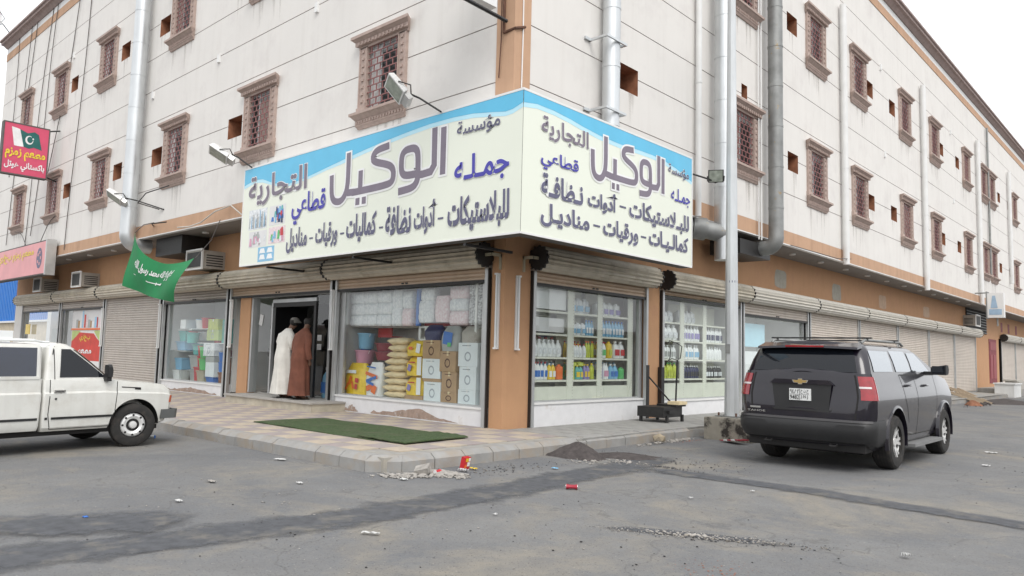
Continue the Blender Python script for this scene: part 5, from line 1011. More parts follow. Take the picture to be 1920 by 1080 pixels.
mb = MB(); mb.box((-8.2, .35, 1.24), (-7.95, .40, 1.42)); mb.box((-8.09, .36, .37), (-8.06, .39, 1.24)); mb.box((-8.2, .2, .37), (-7.95, .5, .39)); one('reader_stand', mb, 'trim', 'thin dark stand with a small screen behind the left entrance glass', 'stand')
# posters of the left shops
PO = empty('food_poster', (-19.9, .02, .5), label='food poster with a red and yellow lower half in the far left shop window', cat='poster'); fp = lambda u, o, z: (u, .045-o, z)
def flatq(mb, fn, u0, u1, a, b2, o): mb.add([fn(u0, o, a), fn(u1, o, a), fn(u1, o, b2), fn(u0, o, b2)], [(0, 1, 2, 3)])
mb = MB(); flatq(mb, fp, -21.3, -18.3, .5, 2.6, 0); mb.build('sheet', 'poster', PO, w=True, norm=False)
mb = MB(); mb.add([fp(u, .004, z) for u, z in ((-21.25, .85), (-18.35, .85), (-18.35, 1.45), (-18.8, 1.62), (-19.1, 1.78), (-20.5, 1.82), (-20.8, 1.68), (-21.25, 1.5))], [tuple(range(8))]); mb.build('red_area', 'posterred', PO, w=True, norm=False)
mb = MB(); mb.add([fp(u, .003, z) for u, z in ((-21.25, 1.4), (-20.4, 1.85), (-20.5, 1.88), (-21.25, 1.88))], [(0, 1, 2, 3)]); mb.add([fp(u, .003, z) for u, z in ((-18.35, 1.4), (-19.1, 1.85), (-19.0, 1.88), (-18.35, 1.88))], [(0, 1, 2, 3)]); mb.build('green_corner', 'postgreen', PO, w=True, norm=False)
lettering('lettering', 'بخاري', (-20.4, -19.4, 1.5, 1.74), fp, 'yellowl', PO, off=.02, o0=.005); lettering('lettering', 'مطعم', (-20.5, -19.2, .98, 1.3), fp, 'whitel', PO, off=.04, o0=.005)
q = random.Random(8)
for k in range(12):
    mb = MB(); x = -20.9+k*.2; h = q.uniform(.2, .6); flatq(mb, fp, x, x+q.uniform(.1, .22), 1.98, 1.98+h, .004+k*.0003); mb.build('printed_dish', ['grayp', 'card', 'whiteb', 'sky_b', 'posterred', 'wrapp'][k % 6], PO, w=True, norm=False)
mb = MB(); mb.box((-21.3, .02, 1.90), (-18.4, .045, 1.96)); mb.build('printed_band', 'orangep', PO, w=True)
mb = MB(); mb.box((-26.45, -.0-.06, 1.75), (-25.9, -.04, 2.15)); one('yellow_notice', mb, 'yell', 'small yellow notice on the leftmost shop window frame', 'notice')
mb = MB(); mb.box((-25.1, .5, .45), (-24.0, .9, 2.0)); one('display_cabinet', mb, 'grayp', 'grey display cabinet behind the leftmost shop window', 'cabinet')
# right third shop: green banner inside
mb = MB(); RF.box(mb, 9.15, 10.75, -.26, -.24, 1.80, 2.42); one('green_banner', mb, 'signblue2', 'pale green banner inside the third window behind the black car', 'banner')
mb = MB(); RF.box(mb, 9.1, 10.6, -.5, -.3, .5, 1.68); one('white_counter', mb, 'whiteb', 'white counter inside the third window behind the black car', 'counter')
# ------------------------------------------------------------------ people
def skin_body(parent, pts, edges, mt, root=0):
    me = bpy.data.meshes.new('body'); me.from_pydata([tuple(Vector(p[0])*S) for p in pts], edges, [])
    o = bpy.data.objects.new('body_src', me); COL.objects.link(o)
    md = o.modifiers.new('skin', 'SKIN'); md.use_smooth_shade = True
    sk = me.skin_vertices[0].data
    for i, p in enumerate(pts):
        r = p[1] if isinstance(p[1], tuple) else (p[1], p[1]); sk[i].radius = (r[0]*S, r[1]*S); sk[i].use_root = i == root
    sb = o.modifiers.new('sub', 'SUBSURF'); sb.levels = 2; sb.render_levels = 2
    bpy.context.view_layer.update()
    m2 = bpy.data.meshes.new_from_object(o.evaluated_get(bpy.context.evaluated_depsgraph_get())); bpy.data.objects.remove(o)
    m2.name = 'body'; m2.materials.clear(); m2.materials.append(M[mt]); m2.polygons.foreach_set('use_smooth', [True]*len(m2.polygons))
    b2 = bpy.data.objects.new('body', m2); COL.objects.link(b2); b2.parent = parent; return b2
def person(loc, rz, lab, robe, lean=.12, tilt=0, cap=None, arms='front', h=1.0, hood=False):
    """Stands facing local +y; lean pushes the upper body forward."""
    e = empty('person', loc, rz, label=lab, cat='person', group='two men peering into the shop entrance')
    L = lambda z: lean*max(0, (z-.85)/.7)**1.6
    P = []; E_ = []
    def ad(x, y, z, r, par=None):
        P.append(((x*h, y*h, z*h), r if isinstance(r, tuple) else r)); i = len(P)-1
        if par is not None: E_.append((par, i))
        return i
    pel = ad(0, 0, .86, (.14, .10)); sp = ad(0, L(1.05)*.7, 1.05, (.13, .095), pel); ch = ad(0, L(1.27), 1.27, (.155, .10), sp); nk0 = ad(tilt*.2, L(1.38)+.02, 1.39, (.07, .065), ch)
    nk = ad(tilt*.5, L(1.44)+.05, 1.45, .05, nk0); hd = ad(tilt*.8, L(1.5)+.09, 1.535, (.072, .085), nk); ad(tilt, L(1.58)+.11, 1.62, (.060, .072), hd); 
    ns = ad(tilt*.9, L(1.5)+.185, 1.53, .016, hd)                     # nose
    for s in (-1, 1):
        hp = ad(s*.09, 0, .80, .085, pel); kn = ad(s*.10, .03, .46, .058, hp); an = ad(s*.10, -.02, .09, .036, kn); ft = ad(s*.11, .08, .035, (.032, .028), an); ad(s*.12, .17, .025, (.034, .018), ft)
        sh = ad(s*.17, L(1.33), 1.335, .058, ch)
        if arms == 'front': el = ad(s*.215, L(1.1)+.03, 1.08, .043, sh); wr = ad(s*.14, L(1.1)+.23, 1.02, .028, el); pm = ad(s*.10, L(1.1)+.30, 1.03, (.030, .018), wr); fd = Vector((-s*.35, .9, .1))
        else: el = ad(s*.225, L(1.1)-.01, 1.06, .043, sh); wr = ad(s*.235, L(1.0)+.05, .84, .028, el); pm = ad(s*.235, L(1.0)+.065, .77, (.018, .030), wr); fd = Vector((0, .15, -1))
        b0 = Vector(P[pm][0])/h
        for k in range(4):
            o = Vector((0, (k-1.5)*.018, 0)) if arms != 'front' else Vector(((k-1.5)*.018, 0, 0)); q1 = b0+o*.9+fd*.045; q2 = b0+o*1.1+fd*(.075+.012*(k in (1, 2)))+Vector((-s*.01, .01, 0))
            i = ad(*q1, .0085, pm); ad(*q2, .0075, i)
        i = ad(*(b0+Vector((-s*.012, .035, .0))+fd*.01), .0095, pm); ad(*(b0+Vector((-s*.014, .05, 0))+fd*.04), .008, i)
    skin_body(e, P, E_, 'skin')
    # robe
    q = random.Random(len(lab)); ph = [q.uniform(0, 6) for _ in range(5)]; n_ = 60
    def ring(z, rx, ry, yo, f, xo=0):
        out = []
        for i in range(n_):
            t = 2*math.pi*i/n_; w_ = 1+f*1.5*(math.sin(5*t+ph[0]+.6*math.sin(3*z))+.8*math.sin(9*t+ph[1]+z*2.5)+.6*abs(math.sin(7*t+ph[2]+z*1.5))**.5)+.010*math.sin(31*z+4*t+ph[3])*(z > .7)+.007*math.sin(47*z-6*t)*(z > .9)
            out.append(((xo+rx*math.cos(t)*w_)*h, (yo+ry*math.sin(t)*w_)*h, z*h))
        return out
    _R = [(.085, .255, .20, 0, .050), (.20, .245, .19, 0, .045), (.40, .232, .18, .005, .038), (.62, .222, .172, .01, .03), (.80, .215, .165, 0, .022), (.92, .200, .155, L(.92), .018), (1.05, .190, .14, L(1.05), .015), (1.18, .212, .142, L(1.18), .012), (1.28, .228, .138, L(1.28), .008), (1.34, .215, .115, L(1.34)+.0, .004), (1.39, .150, .09, L(1.38)+.005, .002), (1.43, .085, .075, L(1.42)+.015, 0), (1.455, .066, .062, L(1.44)+.03, 0)]
    R_ = []
    for a, b2 in zip(_R, _R[1:]): R_ += [tuple(p+(q_-p)*k/3 for p, q_ in zip(a, b2)) for k in range(3)]
    R_.append(_R[-1])
    mb = MB(); mb.loft([ring(z, rx, ry, yo, f, tilt*.15*max(0, z-1)) for z, rx, ry, yo, f in R_], cap=False)
    for s in (-1, 1):
        if arms == 'front': pts = [(s*.10, L(1.33), 1.35), (s*.185, L(1.28), 1.30), (s*.225, L(1.15)+.0, 1.17), (s*.225, L(1.08)+.04, 1.06), (s*.17, L(1.08)+.16, 1.01), (s*.14, L(1.1)+.22, 1.02)]; rr = [.05, .078, .072, .068, .055, .05]
        else: pts = [(s*.10, L(1.33), 1.35), (s*.18, L(1.28), 1.30), (s*.225, L(1.15), 1.17), (s*.235, L(1.05), 1.03), (s*.24, L(1)+.03, .92), (s*.245, L(1)+.05, .82)]; rr = [.05, .075, .07, .064, .060, .062]
        k0 = len(mb.v); mb.tube([tuple(Vector(p)*h) for p in pts], [r*h for r in rr], 14)
    r_ = mb.build('robe', robe, e, smooth=75, norm=False)
    mb = MB(); hx, hy, hz = tilt*.9*h, (L(1.55)+.10)*h, 1.575*h
    if cap: mb.loft([[(hx+a*.088*h*math.cos(t), hy+a*.1*h*math.sin(t)+(.05*h if (b2 < .02 and math.sin(t) > .3) else 0), hz+b2*h) for t in [2*math.pi*i/20 for i in range(20)]] for a, b2 in ((1.0, .0), (1.02, .015), (1.0, .055), (.86, .09), (.5, .112), (.05, .118))]); mb.build('cap', cap, e, smooth=60)
    mb = MB(); mb.loft([[(hx+a*.084*h*math.cos(t), hy-.012*h+a*.094*h*math.sin(t), hz+b2*h) for t in [2*math.pi*i/18 for i in range(18)]] for a, b2 in ((.7, -.06), (.93, -.03), (1.0, .01), (.98, .05), (.8, .08), (.4, .10), (.04, .104))])
    mb.build('hair', 'hair', e, smooth=60)
    for s in (-1, 1):
        mb = MB(); mb.loft([[((s*.115+a*.048*math.cos(t))*h, (.075+a*.125*math.sin(t))*h, z) for t in [2*math.pi*i/16 for i in range(16)]] for a, z in ((.95, 0), (1, .008), (1, .02), (.6, .022))]); mb.tube([((s*.115-.045)*h, .11*h, .015), (s*.115*h, .12*h, .065), ((s*.115+.045)*h, .11*h, .015)], .009, 6); mb.build('sandal', 'sandal', e)
    return e
person((-6.02, -.52, .373), R(0), 'man in a long white robe and grey cap standing on the entrance step', 'thobew', .10, .05, 'capgrey', 'front', 1.03)
person((-5.40, -.50, .373), R(2), 'man in a long brown robe standing on the entrance step beside the white one', 'thobeb', .12, -.08, None, 'side', 1.03)
# ------------------------------------------------------------------ vehicles
class Hull:
    def __init__(s, levels, zmod=None, bow=.03, fbow=.06, taper=0): s.lv = levels; s.zm = zmod; s.bow = bow; s.fb = fbow; s.tp = taper
    def par(s, z):
        L = s.lv
        if z <= L[0][0]: return L[0][1:]
        for a, b2 in zip(L, L[1:]):
            if z <= b2[0]: t = (z-a[0])/(b2[0]-a[0]); return [p+(q-p)*t for p, q in zip(a[1:], b2[1:])]
        return L[-1][1:]
    def pt(s, u, z, off=0, side=1):
        hw, y0, y1, rr, rf = s.par(z)
        if u < 1: x = (hw-rr)*u; y = y0; nx, ny = 0, -1
        elif u < 2: a = R(90*(u-1)); x = hw-rr+rr*math.sin(a); y = y0+rr-rr*math.cos(a); nx, ny = math.sin(a), -math.cos(a)
        elif u < 3: x = hw; y = y0+rr+(y1-rf-y0-rr)*(u-2); nx, ny = 1, 0
        elif u < 4: a = R(90*(u-3)); x = hw-rf+rf*math.cos(a); y = y1-rf+rf*math.sin(a); nx, ny = math.cos(a), math.sin(a)
        else: x = (hw-rf)*(5-u); y = y1; nx, ny = 0, 1
        if u < 2: y += s.bow*((x/hw)**2)
        if u > 3: y -= s.fb*((x/hw)**2)
        x *= 1-s.tp*max(0, (y-(y0+y1)/2)/(y1-y0)*2)**2
        zz = s.zm(y, z) if s.zm else z
        return (side*(x+nx*off), y+ny*off, zz)
    def uy(s, y, z): hw, y0, y1, rr, rf = s.par(z); return 2+min(.999, max(0, (y-y0-rr)/(y1-rf-y0-rr)))
    def us(s, ns): return [i/5 for i in range(5)]+[1+i/5 for i in range(5)]+[2+i/ns for i in range(ns)]+[3+i/5 for i in range(5)]+[4+i/4 for i in range(5)]
    def mesh(s, zs, ns=30, crown=.0, cap_top=True):
        mb = MB(); us = s.us(ns); rings = []
        for z in zs: rings.append([s.pt(u, z) for u in us]+[s.pt(u, z, 0, -1) for u in reversed(us[1:-1])])
        n_ = len(us); N = len(rings[0]); mb.loft(rings, cap=False)
        for ri, sg in ((len(zs)-1, 1), (0, 0)):
            base = ri*N; cols = 6 if ri else 1; k = len(mb.v); prev = None; rows = []
            for i in range(1, n_-1):
                a = mb.v[base+i]; b2 = mb.v[base+N-i]; row = [base+i]
                for c in range(1, cols):
                    t = c/cols; x = a[0]+(b2[0]-a[0])*t; mb.v.append((x, a[1], a[2]+crown*(1-(2*t-1)**2)*min(1, i/3, (n_-1-i)/3))); row.append(len(mb.v)-1)
                row.append(base+N-i); rows.append(row)
            nf = []
            for r0, r1 in zip(rows, rows[1:]): nf += [(r0[c], r0[c+1], r1[c+1], r1[c]) for c in range(cols)]
            nf.append(tuple([base]+rows[0][::1])); nf.append(tuple([base+n_-1]+rows[-1][::-1])); mb.f += nf; mb.mi += [0]*len(nf)
        return mb
    def patch(s, mb, u0, u1, z0_, z1_, off=.006, side=1, nu=8, nv=3, inn=.02, skew=None):
        def g(o):
            return [[s.pt(u0+(u1-u0)*i/nu+(skew(j/nv) if skew else 0), z0_+(z1_-z0_)*j/nv, o, side) for i in range(nu+1)] for j in range(nv+1)]
        A = g(off); k = len(mb.v); v = [p for r in A for p in r]; f = [(j*(nu+1)+i, j*(nu+1)+i+1, (j+1)*(nu+1)+i+1, (j+1)*(nu+1)+i) for j in range(nv) for i in range(nu)]
        Bp = g(-inn); edge = [(j, 0) for j in range(nv+1)]+[(nv, i) for i in range(1, nu+1)]+[(j, nu) for j in range(nv-1, -1, -1)]+[(0, i) for i in range(nu-1, 0, -1)]
        m = len(v); v += [Bp[j][i] for j, i in edge]; n_ = len(edge)
        for q_ in range(n_):
            j, i = edge[q_]; j2, i2 = edge[(q_+1) % n_]; f.append((j*(nu+1)+i, j2*(nu+1)+i2, m+(q_+1) % n_, m+q_))
        mb.add(v, f); return mb
def cut(o, cutters):
    for c in cutters:
        md = o.modifiers.new('b', 'BOOLEAN'); md.object = c; md.operation = 'DIFFERENCE'; md.solver = 'EXACT'
    bpy.context.view_layer.update(); me = bpy.data.meshes.new_from_object(o.evaluated_get(bpy.context.evaluated_depsgraph_get()))
    o.modifiers.clear(); o.data = me
    for c in cutters: bpy.data.objects.remove(c)
    me.polygons.foreach_set('use_smooth', [True]*len(me.polygons)); me.set_sharp_from_angle(angle=R(28))
def wheel(parent, x, y, r, w_, rim, spokes=6, steer=0, style='alloy'):
    s = 1 if x > 0 else -1; e = empty('wheel', (x, y, r), R(steer), parent=parent); prof = [(.60, -.5), (.72, -.52), (.90, -.50), (.97, -.42), (1, -.30), (1, .30), (.97, .42), (.90, .50), (.72, .52), (.60, .5)]
    mb = MB(); n_ = 40; mb.loft([[(w_*b2, r*a*math.cos(2*math.pi*i/n_), r*a*math.sin(2*math.pi*i/n_)) for a, b2 in prof] for i in range(n_)]+[[(w_*b2, r*a, 0) for a, b2 in prof]], cap=False); mb.build('tyre', 'rubber', e, smooth=30)
    mb = MB()
    for k in range(4): mb.cyl((w_*(-.24+.16*k)-.006, 0, 0), (w_*(-.24+.16*k)+.006, 0, 0), r*1.002, n=40)
    mb.build('tread_groove', 'dark', e, smooth=60)
    mb = MB(); rr = r*(.66 if style == 'alloy' else .69); f = s*w_*.42; prof = [(1.0, f+s*.012), (.95, f+s*.012), (.90, f-s*.03), (.86, f-s*.07), (.86, -f)]
    mb.loft([[(b2, rr*a*math.cos(2*math.pi*i/n_), rr*a*math.sin(2*math.pi*i/n_)) for a, b2 in prof] for i in range(n_)]+[[(b2, rr*a, 0) for a, b2 in prof]], cap=False); mb.build('rim', rim, e, smooth=30, norm=False)
    mb = MB(); mb.cyl((f-s*.10, 0, 0), (f-s*.09, 0, 0), rr*.88, n=30); mb.build('brake', 'dark', e)
    mb = MB()
    if style == 'alloy':
        for k in range(spokes):
            for d in (-.13, .13):
                a = 2*math.pi*k/spokes+d; c0, s0 = math.cos(a*1.0-d*.4), math.sin(a-d*.4); c1, s1_ = math.cos(a+d*.35), math.sin(a+d*.35); t = Vector((0, -s1_, c1))
                p0 = Vector((f-s*.035, rr*.20*c0, rr*.20*s0)); p1 = Vector((f-s*.005, rr*.93*c1, rr*.93*s1_)); mb.loft([[tuple(p+t*w2+Vector((dx, 0, 0))) for w2, dx in ((-wd, 0), (wd, 0), (wd*.8, -s*.03), (-wd*.8, -s*.03))] for p, wd in ((p0, rr*.09), (p1, rr*.075))])
        mb.cyl((f-s*.06, 0, 0), (f-s*.012, 0, 0), rr*.24, n=20)
    else:
        mb.loft([[(f-s*dx, rr*a*math.cos(2*math.pi*i/24), rr*a*math.sin(2*math.pi*i/24)) for i in range(24)] for a, dx in ((.92, .03), (.84, .035), (.78, .018), (.72, .010), (.60, .006), (.44, .02), (.40, .028), (.26, .026), (.24, .0), (.20, -.012), (.05, -.016))], cap=True)
    mb.build('spokes' if style == 'alloy' else 'hub_plate', rim, e, smooth=25)
    if style != 'alloy':
        mb = MB()
        for k in range(8): a = 2*math.pi*k/8; mb.cyl((f-s*.02, rr*.66*math.cos(a), rr*.66*math.sin(a)), (f-s*.004, rr*.66*math.cos(a), rr*.66*math.sin(a)), rr*.075, n=8)
        mb.build('rim_slot', 'dark', e)
    return e
def line_patch(h, parent, pts, name='panel_gap', m_='dark', wd=.006, side=1, off=.0025):
    mb = MB()
    for (ya, za), (yb, zb) in zip(pts, pts[1:]):
        n_ = 8
        for i in range(n_):
            P = []
            for t in (i/n_, (i+1)/n_):
                y, z = ya+(yb-ya)*t, za+(zb-za)*t; P.append(Vector(h.pt(h.uy(y, z), z, off, side)))
            d = (P[1]-P[0]).normalized(); nn = d.cross(Vector((side, 0, 0))).normalized()*wd; mb.add([P[0]-nn, P[0]+nn, P[1]+nn, P[1]-nn], [(0, 1, 2, 3)])
    mb.build(name, m_, parent, norm=False)
M['tint2'] = mat('sky_bright_glass', (.42, .45, .48), .03, .75, var=0)  # pale metallic colour puts the bright sky reflection into the side windows
M['tint'] = mat('tinted_glass', (.008, .010, .014), .03, var=0, spec=.45)
# ---- large dark estate car, seen from behind
SV = empty('parked_suv', (4.64, .93, 0), R(.6), label='large dark purple-black four wheel drive car parked with its rear to us', cat='car')
def zm(y, z):
    hz = 1.29-max(0, y-3.55)*.13-max(0, y-4.35)*.35
    return z if z < .8 else .8+(z-.8)*(hz-.8)/.49
LB = Hull([(.28, .79, .26, 4.42, .25, .3), (.36, .86, .10, 4.58, .22, .32), (.55, .893, .03, 4.68, .2, .34), (.80, .918, .03, 4.71, .18, .34), (.96, .918, .05, 4.70, .16, .32), (1.07, .900, .065, 4.68, .15, .3), (1.18, .872, .075, 4.66, .15, .3), (1.29, .842, .09, 4.58, .14, .28)], zm, .05, .10, .05)
CB = Hull([(1.285, .838, .10, 3.78, .14, .2), (1.45, .795, .165, 3.35, .14, .22), (1.60, .74, .25, 2.93, .14, .24), (1.66, .695, .30, 2.75, .14, .26), (1.69, .64, .37, 2.62, .14, .26)], None, .035, .10, 0)
o = LB.mesh([.28, .31, .36, .44, .55, .65, .74, .80, .88, .96, 1.01, 1.07, 1.12, 1.18, 1.24, 1.29], 60, .05).build('body', 'suv', SV, smooth=28)
cs_ = []
for y in (1.08, 3.76):
    for s in (-1, 1):
        mb = MB(); mb.cyl((s*.60, y, .40), (s*1.2, y, .40), .435, n=40); c = mb.build('arch_cutter', 'dark', SV); cs_.append(c)
cut(o, cs_)
CB.mesh([1.285, 1.36, 1.45, 1.53, 1.60, 1.66, 1.69], 30, .035).build('cabin', 'suv', SV, smooth=30)
for y in (1.08, 3.76):
    for s in (-1, 1):
        mb = MB(); v = []
        for k in range(25):
            a = math.pi*k/24
            for x, r in ((.60, .43), (.895, .43)): v.append((s*x, y+r*math.cos(a), .40+r*math.sin(a)))
        mb.add(v, [(2*k, 2*k+1, 2*k+3, 2*k+2) for k in range(24)]); mb.add([(s*.60, y+.43*math.cos(math.pi*k/24), .40+.43*math.sin(math.pi*k/24)) for k in range(25)], [tuple(range(25))]); mb.build('wheel_arch', 'dark', SV, norm=False)
        mb = MB(); rings = []
        for k in range(25):
            a = math.pi*(k/24*1.16-.08); rings.append([(s*x, y+r*math.cos(a), .40+r*math.sin(a)) for x, r in ((.87, .425), (.93, .43), (.925, .462), (.88, .475))])
        mb.loft(rings); mb.build('arch_lip', 'suv', SV, smooth=40)
for x, y in ((.79, 1.08), (-.79, 1.08), (.79, 3.76), (-.79, 3.76)): wheel(SV, x, y, .365, .25, 'rim', 6)
mb = MB(); CB.patch(mb, 0, 1.02, 1.305, 1.615, .006, 1, 8, 4); CB.patch(mb, 0, 1.02, 1.305, 1.615, .006, -1, 8, 4); mb.build('rear_window', 'tint', SV, smooth=40)
for s in (-1, 1):
    for (ya, yb, z0_, z1_, sk) in ((.36, 1.20, 1.32, 1.60, (.04, -.04)), (1.36, 2.10, 1.32, 1.615, (-.02, .02)), (2.18, 3.15, 1.32, 1.60, (0, .55))):
        mb = MB(); n_ = 6
        def sp(i, j, o):
            t = j/4; z = z0_+(z1_-z0_)*t; y = (ya+sk[0]*t)+((yb-sk[1]*t)-(ya+sk[0]*t))*i/n_; return CB.pt(CB.uy(y, z), z, o, s)
        mb.add([sp(i, j, .007) for j in range(5) for i in range(n_+1)], [(j*(n_+1)+i, j*(n_+1)+i+1, (j+1)*(n_+1)+i+1, (j+1)*(n_+1)+i) for j in range(4) for i in range(n_)])
        mb.build('side_window', 'tint2', SV, smooth=60, norm=False)
    mb = MB(); LB.patch(mb, 1.0, 2.0, .95, 1.255, .014, s, 10, 8); mb.build('tail_lamp', 'tail', SV, smooth=40)
    mb = MB(); LB.patch(mb, .99, 1.55, 1.10, 1.125, .018, s, 8, 1); mb.build('reversing_lamp', 'tailw', SV, smooth=40)
    mb = MB(); LB.patch(mb, .935, .965, .70, 1.27, .003, s, 2, 4); mb.build('tailgate_gap', 'dark', SV)
    line_patch(LB, SV, [(1.72, .60), (1.50, .95), (1.42, 1.28)], side=s); line_patch(LB, SV, [(2.16, .40), (2.14, 1.28)], side=s); line_patch(LB, SV, [(3.20, .42), (3.28, .9), (3.30, 1.27)], side=s); line_patch(LB, SV, [(1.62, .42), (3.18, .42)], side=s); line_patch(LB, SV, [(1.45, 1.275), (3.4, 1.275)], 'waist_moulding', 'chrome' if False else 'trim', .010, s)
    for y, z in ((1.70, 1.13), (2.62, 1.12)):
        mb = MB(); a = Vector(LB.pt(LB.uy(y, z), z, .03, s)); mb.tube([a+Vector((-s*.04, -.10, 0)), a+Vector((0, -.08, .0)), a+Vector((0, .08, 0)), a+Vector((-s*.04, .10, 0))], .016, 8); mb.build('door_handle', 'suv', SV, smooth=60)
    mb = MB(); mb.box((s*.80, 1.62, .27), (s*1.0, 3.22, .31)); mb.build('running_board', mat('step_grey%d' % (s+1), (.20, .20, .20), .6), SV)
    m3 = empty('door_mirror', (s*.91, 2.86, 1.28), R(-s*6), parent=SV); mb = MB(); mb.loft([[(s*(.03+x*.22), y_, z_*(.75+.25*x)) for y_, z_ in ((-.04, .0), (-.04, .155), (.05, .15), (.08, .08), (.05, .01))] for x in (0, .15, .85, 1)]); mb.build('shell', 'trim', m3, smooth=50); mb = MB(); mb.box((s*.05, -.046, .02), (s*.23, -.041, .135)); mb.build('mirror_glass', 'tint', m3); mb = MB(); mb.box((-.10, -.01, 0), (.10, .06, .05)); mb.build('arm', 'trim', m3)
    mb = MB(); mb.tube([(s*.62, .55, 1.70), (s*.63, .68, 1.745), (s*.63, 2.3, 1.755), (s*.62, 2.5, 1.71)], .018, 8); mb.build('roof_rail', 'galvdull', SV, smooth=60)
    mb = MB(); LB.patch(mb, .45, .60, .80, .815, .006, s, 2, 1); 
mb = MB()
for y in (.75, 2.0): mb.box((-.70, y-.025, 1.765), (.70, y+.025, 1.785)); [mb.box((sx*.63-.02, y-.02, 1.74), (sx*.63+.02, y+.02, 1.77)) for sx in (-1, 1)]
mb.build('roof_bar', 'black', SV)
mb = MB(); rings = []
for t in (-1, -.7, -.35, 0, .35, .7, 1): rings.append([(t*.68, .16+.05*t*t, 1.655-.02*t*t), (t*.68, .15+.05*t*t, 1.625-.02*t*t), (t*.70, .34, 1.645-.015*t*t), (t*.66, .42, 1.70)])
mb.loft(rings); mb.build('spoiler', 'suv', SV, smooth=35)
mb = MB(); mb.box((-.26, .148, 1.632), (.26, .17, 1.655)); mb.build('high_brake_lamp', 'tail', SV)
# rear bumper, plate and badges
mb = MB(); BU = Hull([(.34, .86, .16, 2, .2, .3), (.40, .90, .02, 2, .2, .3), (.52, .925, -.04, 2, .2, .3), (.64, .93, -.04, 2, .2, .3), (.685, .92, 0.0, 2, .2, .3)], None, .05)
for s in (-1, 1): BU.patch(mb, 0, 2.24, .34, .685, 0, s, 22, 6, .06)
mb.build('rear_bumper', 'trim', SV, smooth=35)
mb = MB()
for s in (-1, 1): BU.patch(mb, 0, 1.6, .66, .688, .006, s, 16, 1, .1)
mb.build('bumper_step', mat('step_pad', (.045, .043, .045), .45), SV, smooth=40)
fnR = lambda u, o, z: (u, -o, z)
mb = MB(); mb.prism([(-.40, .045, 1.13), (.40, .045, 1.13), (.36, .045, .80), (-.36, .045, .80)], (0, -.012, 0)); mb.build('plate_recess', 'trim', SV)
mb = MB(); mb.prism([(-.43, .06, 1.13), (.43, .06, 1.13), (.36, .06, 1.19), (-.36, .06, 1.19)], (0, -.045, 0)); mb.build('tailgate_handle', 'suv', SV)
mb = MB(); mb.prism([(-.37, .06, .775), (.37, .06, .775), (.40, .06, .80), (-.40, .06, .80)], (0, -.035, 0)); mb.build('recess_lip', 'trim', SV)
PL_ = empty('number_plate', (-.01, .025, .91), parent=SV); PL_.scale = (.88, 1, .9)
mb = MB(); mb.box((-.165, -.008, 0), (.165, .008, .175)); mb.build('plate', 'plate', PL_)
fq = lambda u, o, z: (4.64-.01+u, .93+.025-.009-o, .90+z)
for t, bx in (('٩٤٨٢', (-.15, -.01, .10, .165)), ('9482', (-.15, -.01, .015, .08))): lettering('digits', t, bx, lambda u, o, z: (u, -.009-o, z), 'ink', None, off=.01, raw=True); o_ = [k for k in COL.objects if k.name.startswith('digits')][-1]; o_.parent = PL_
for t, bx in (('ح ن ح', (.015, .135, .10, .165)), ('J N J', (.015, .125, .02, .08))): lettering('letters', t, bx, lambda u, o, z: (u, -.009-o, z), 'ink', None, off=.01, raw='J' in t); o_ = [k for k in COL.objects if k.name.startswith('letters')][-1]; o_.parent = PL_
mb = MB(); mb.box((-.006, -.010, .005), (.0, -.008, .17)); mb.box((-.155, -.010, .087), (.135, -.008, .091)); mb.build('plate_line', 'ink', PL_)
BT = [(-.13, .02), (-.035, .02), (-.035, .042), (.035, .042), (.035, .02), (.13, .02), (.105, -.02), (.035, -.02), (.035, -.042), (-.035, -.042), (-.035, -.02), (-.105, -.02)]
em = empty('emblem', (0, .008, 1.165), parent=SV)
mb = MB(); mb.prism([(x*.86, 0, z*.95) for x, z in BT], (0, -.008, 0)); mb.build('emblem_rim', 'chrome', em); mb = MB(); mb.prism([(x*.72, -.009, z*.72) for x, z in BT], (0, -.003, 0)); mb.build('emblem_face', 'gold', em)
mb = MB(); mb.box((-.72, .035, .775), (-.57, .05, .80)); mb.build('tailgate_badge', 'chrome', SV)
lettering('badge_letters', 'TAHOE', (-.76, -.50, .725, .752), lambda u, o, z: (u, .040-o, z), 'chrome', None, off=.02, raw=True); [k for k in COL.objects if k.name.startswith('badge_letters')][-1].parent = SV
mb = MB()
for x in (-.45, .42): mb.tube([(x-.04, .05, .36), (x-.04, -.0, .345), (x+.04, -.0, .345), (x+.04, .05, .36)], .012, 6)
mb.build('tow_hook', 'black', SV); mb = MB(); mb.box((-.66, .45, .22), (.66, 4.3, .38)); mb.box((-.78, .14, .27), (.78, .45, .40)); mb.cyl((-.7, 1.08, .36), (.7, 1.08, .36), .05, n=10); mb.cyl((.45, .2, .28), (.45, 1.5, .28), .04, n=10); mb.build('underbody', 'dark', SV)
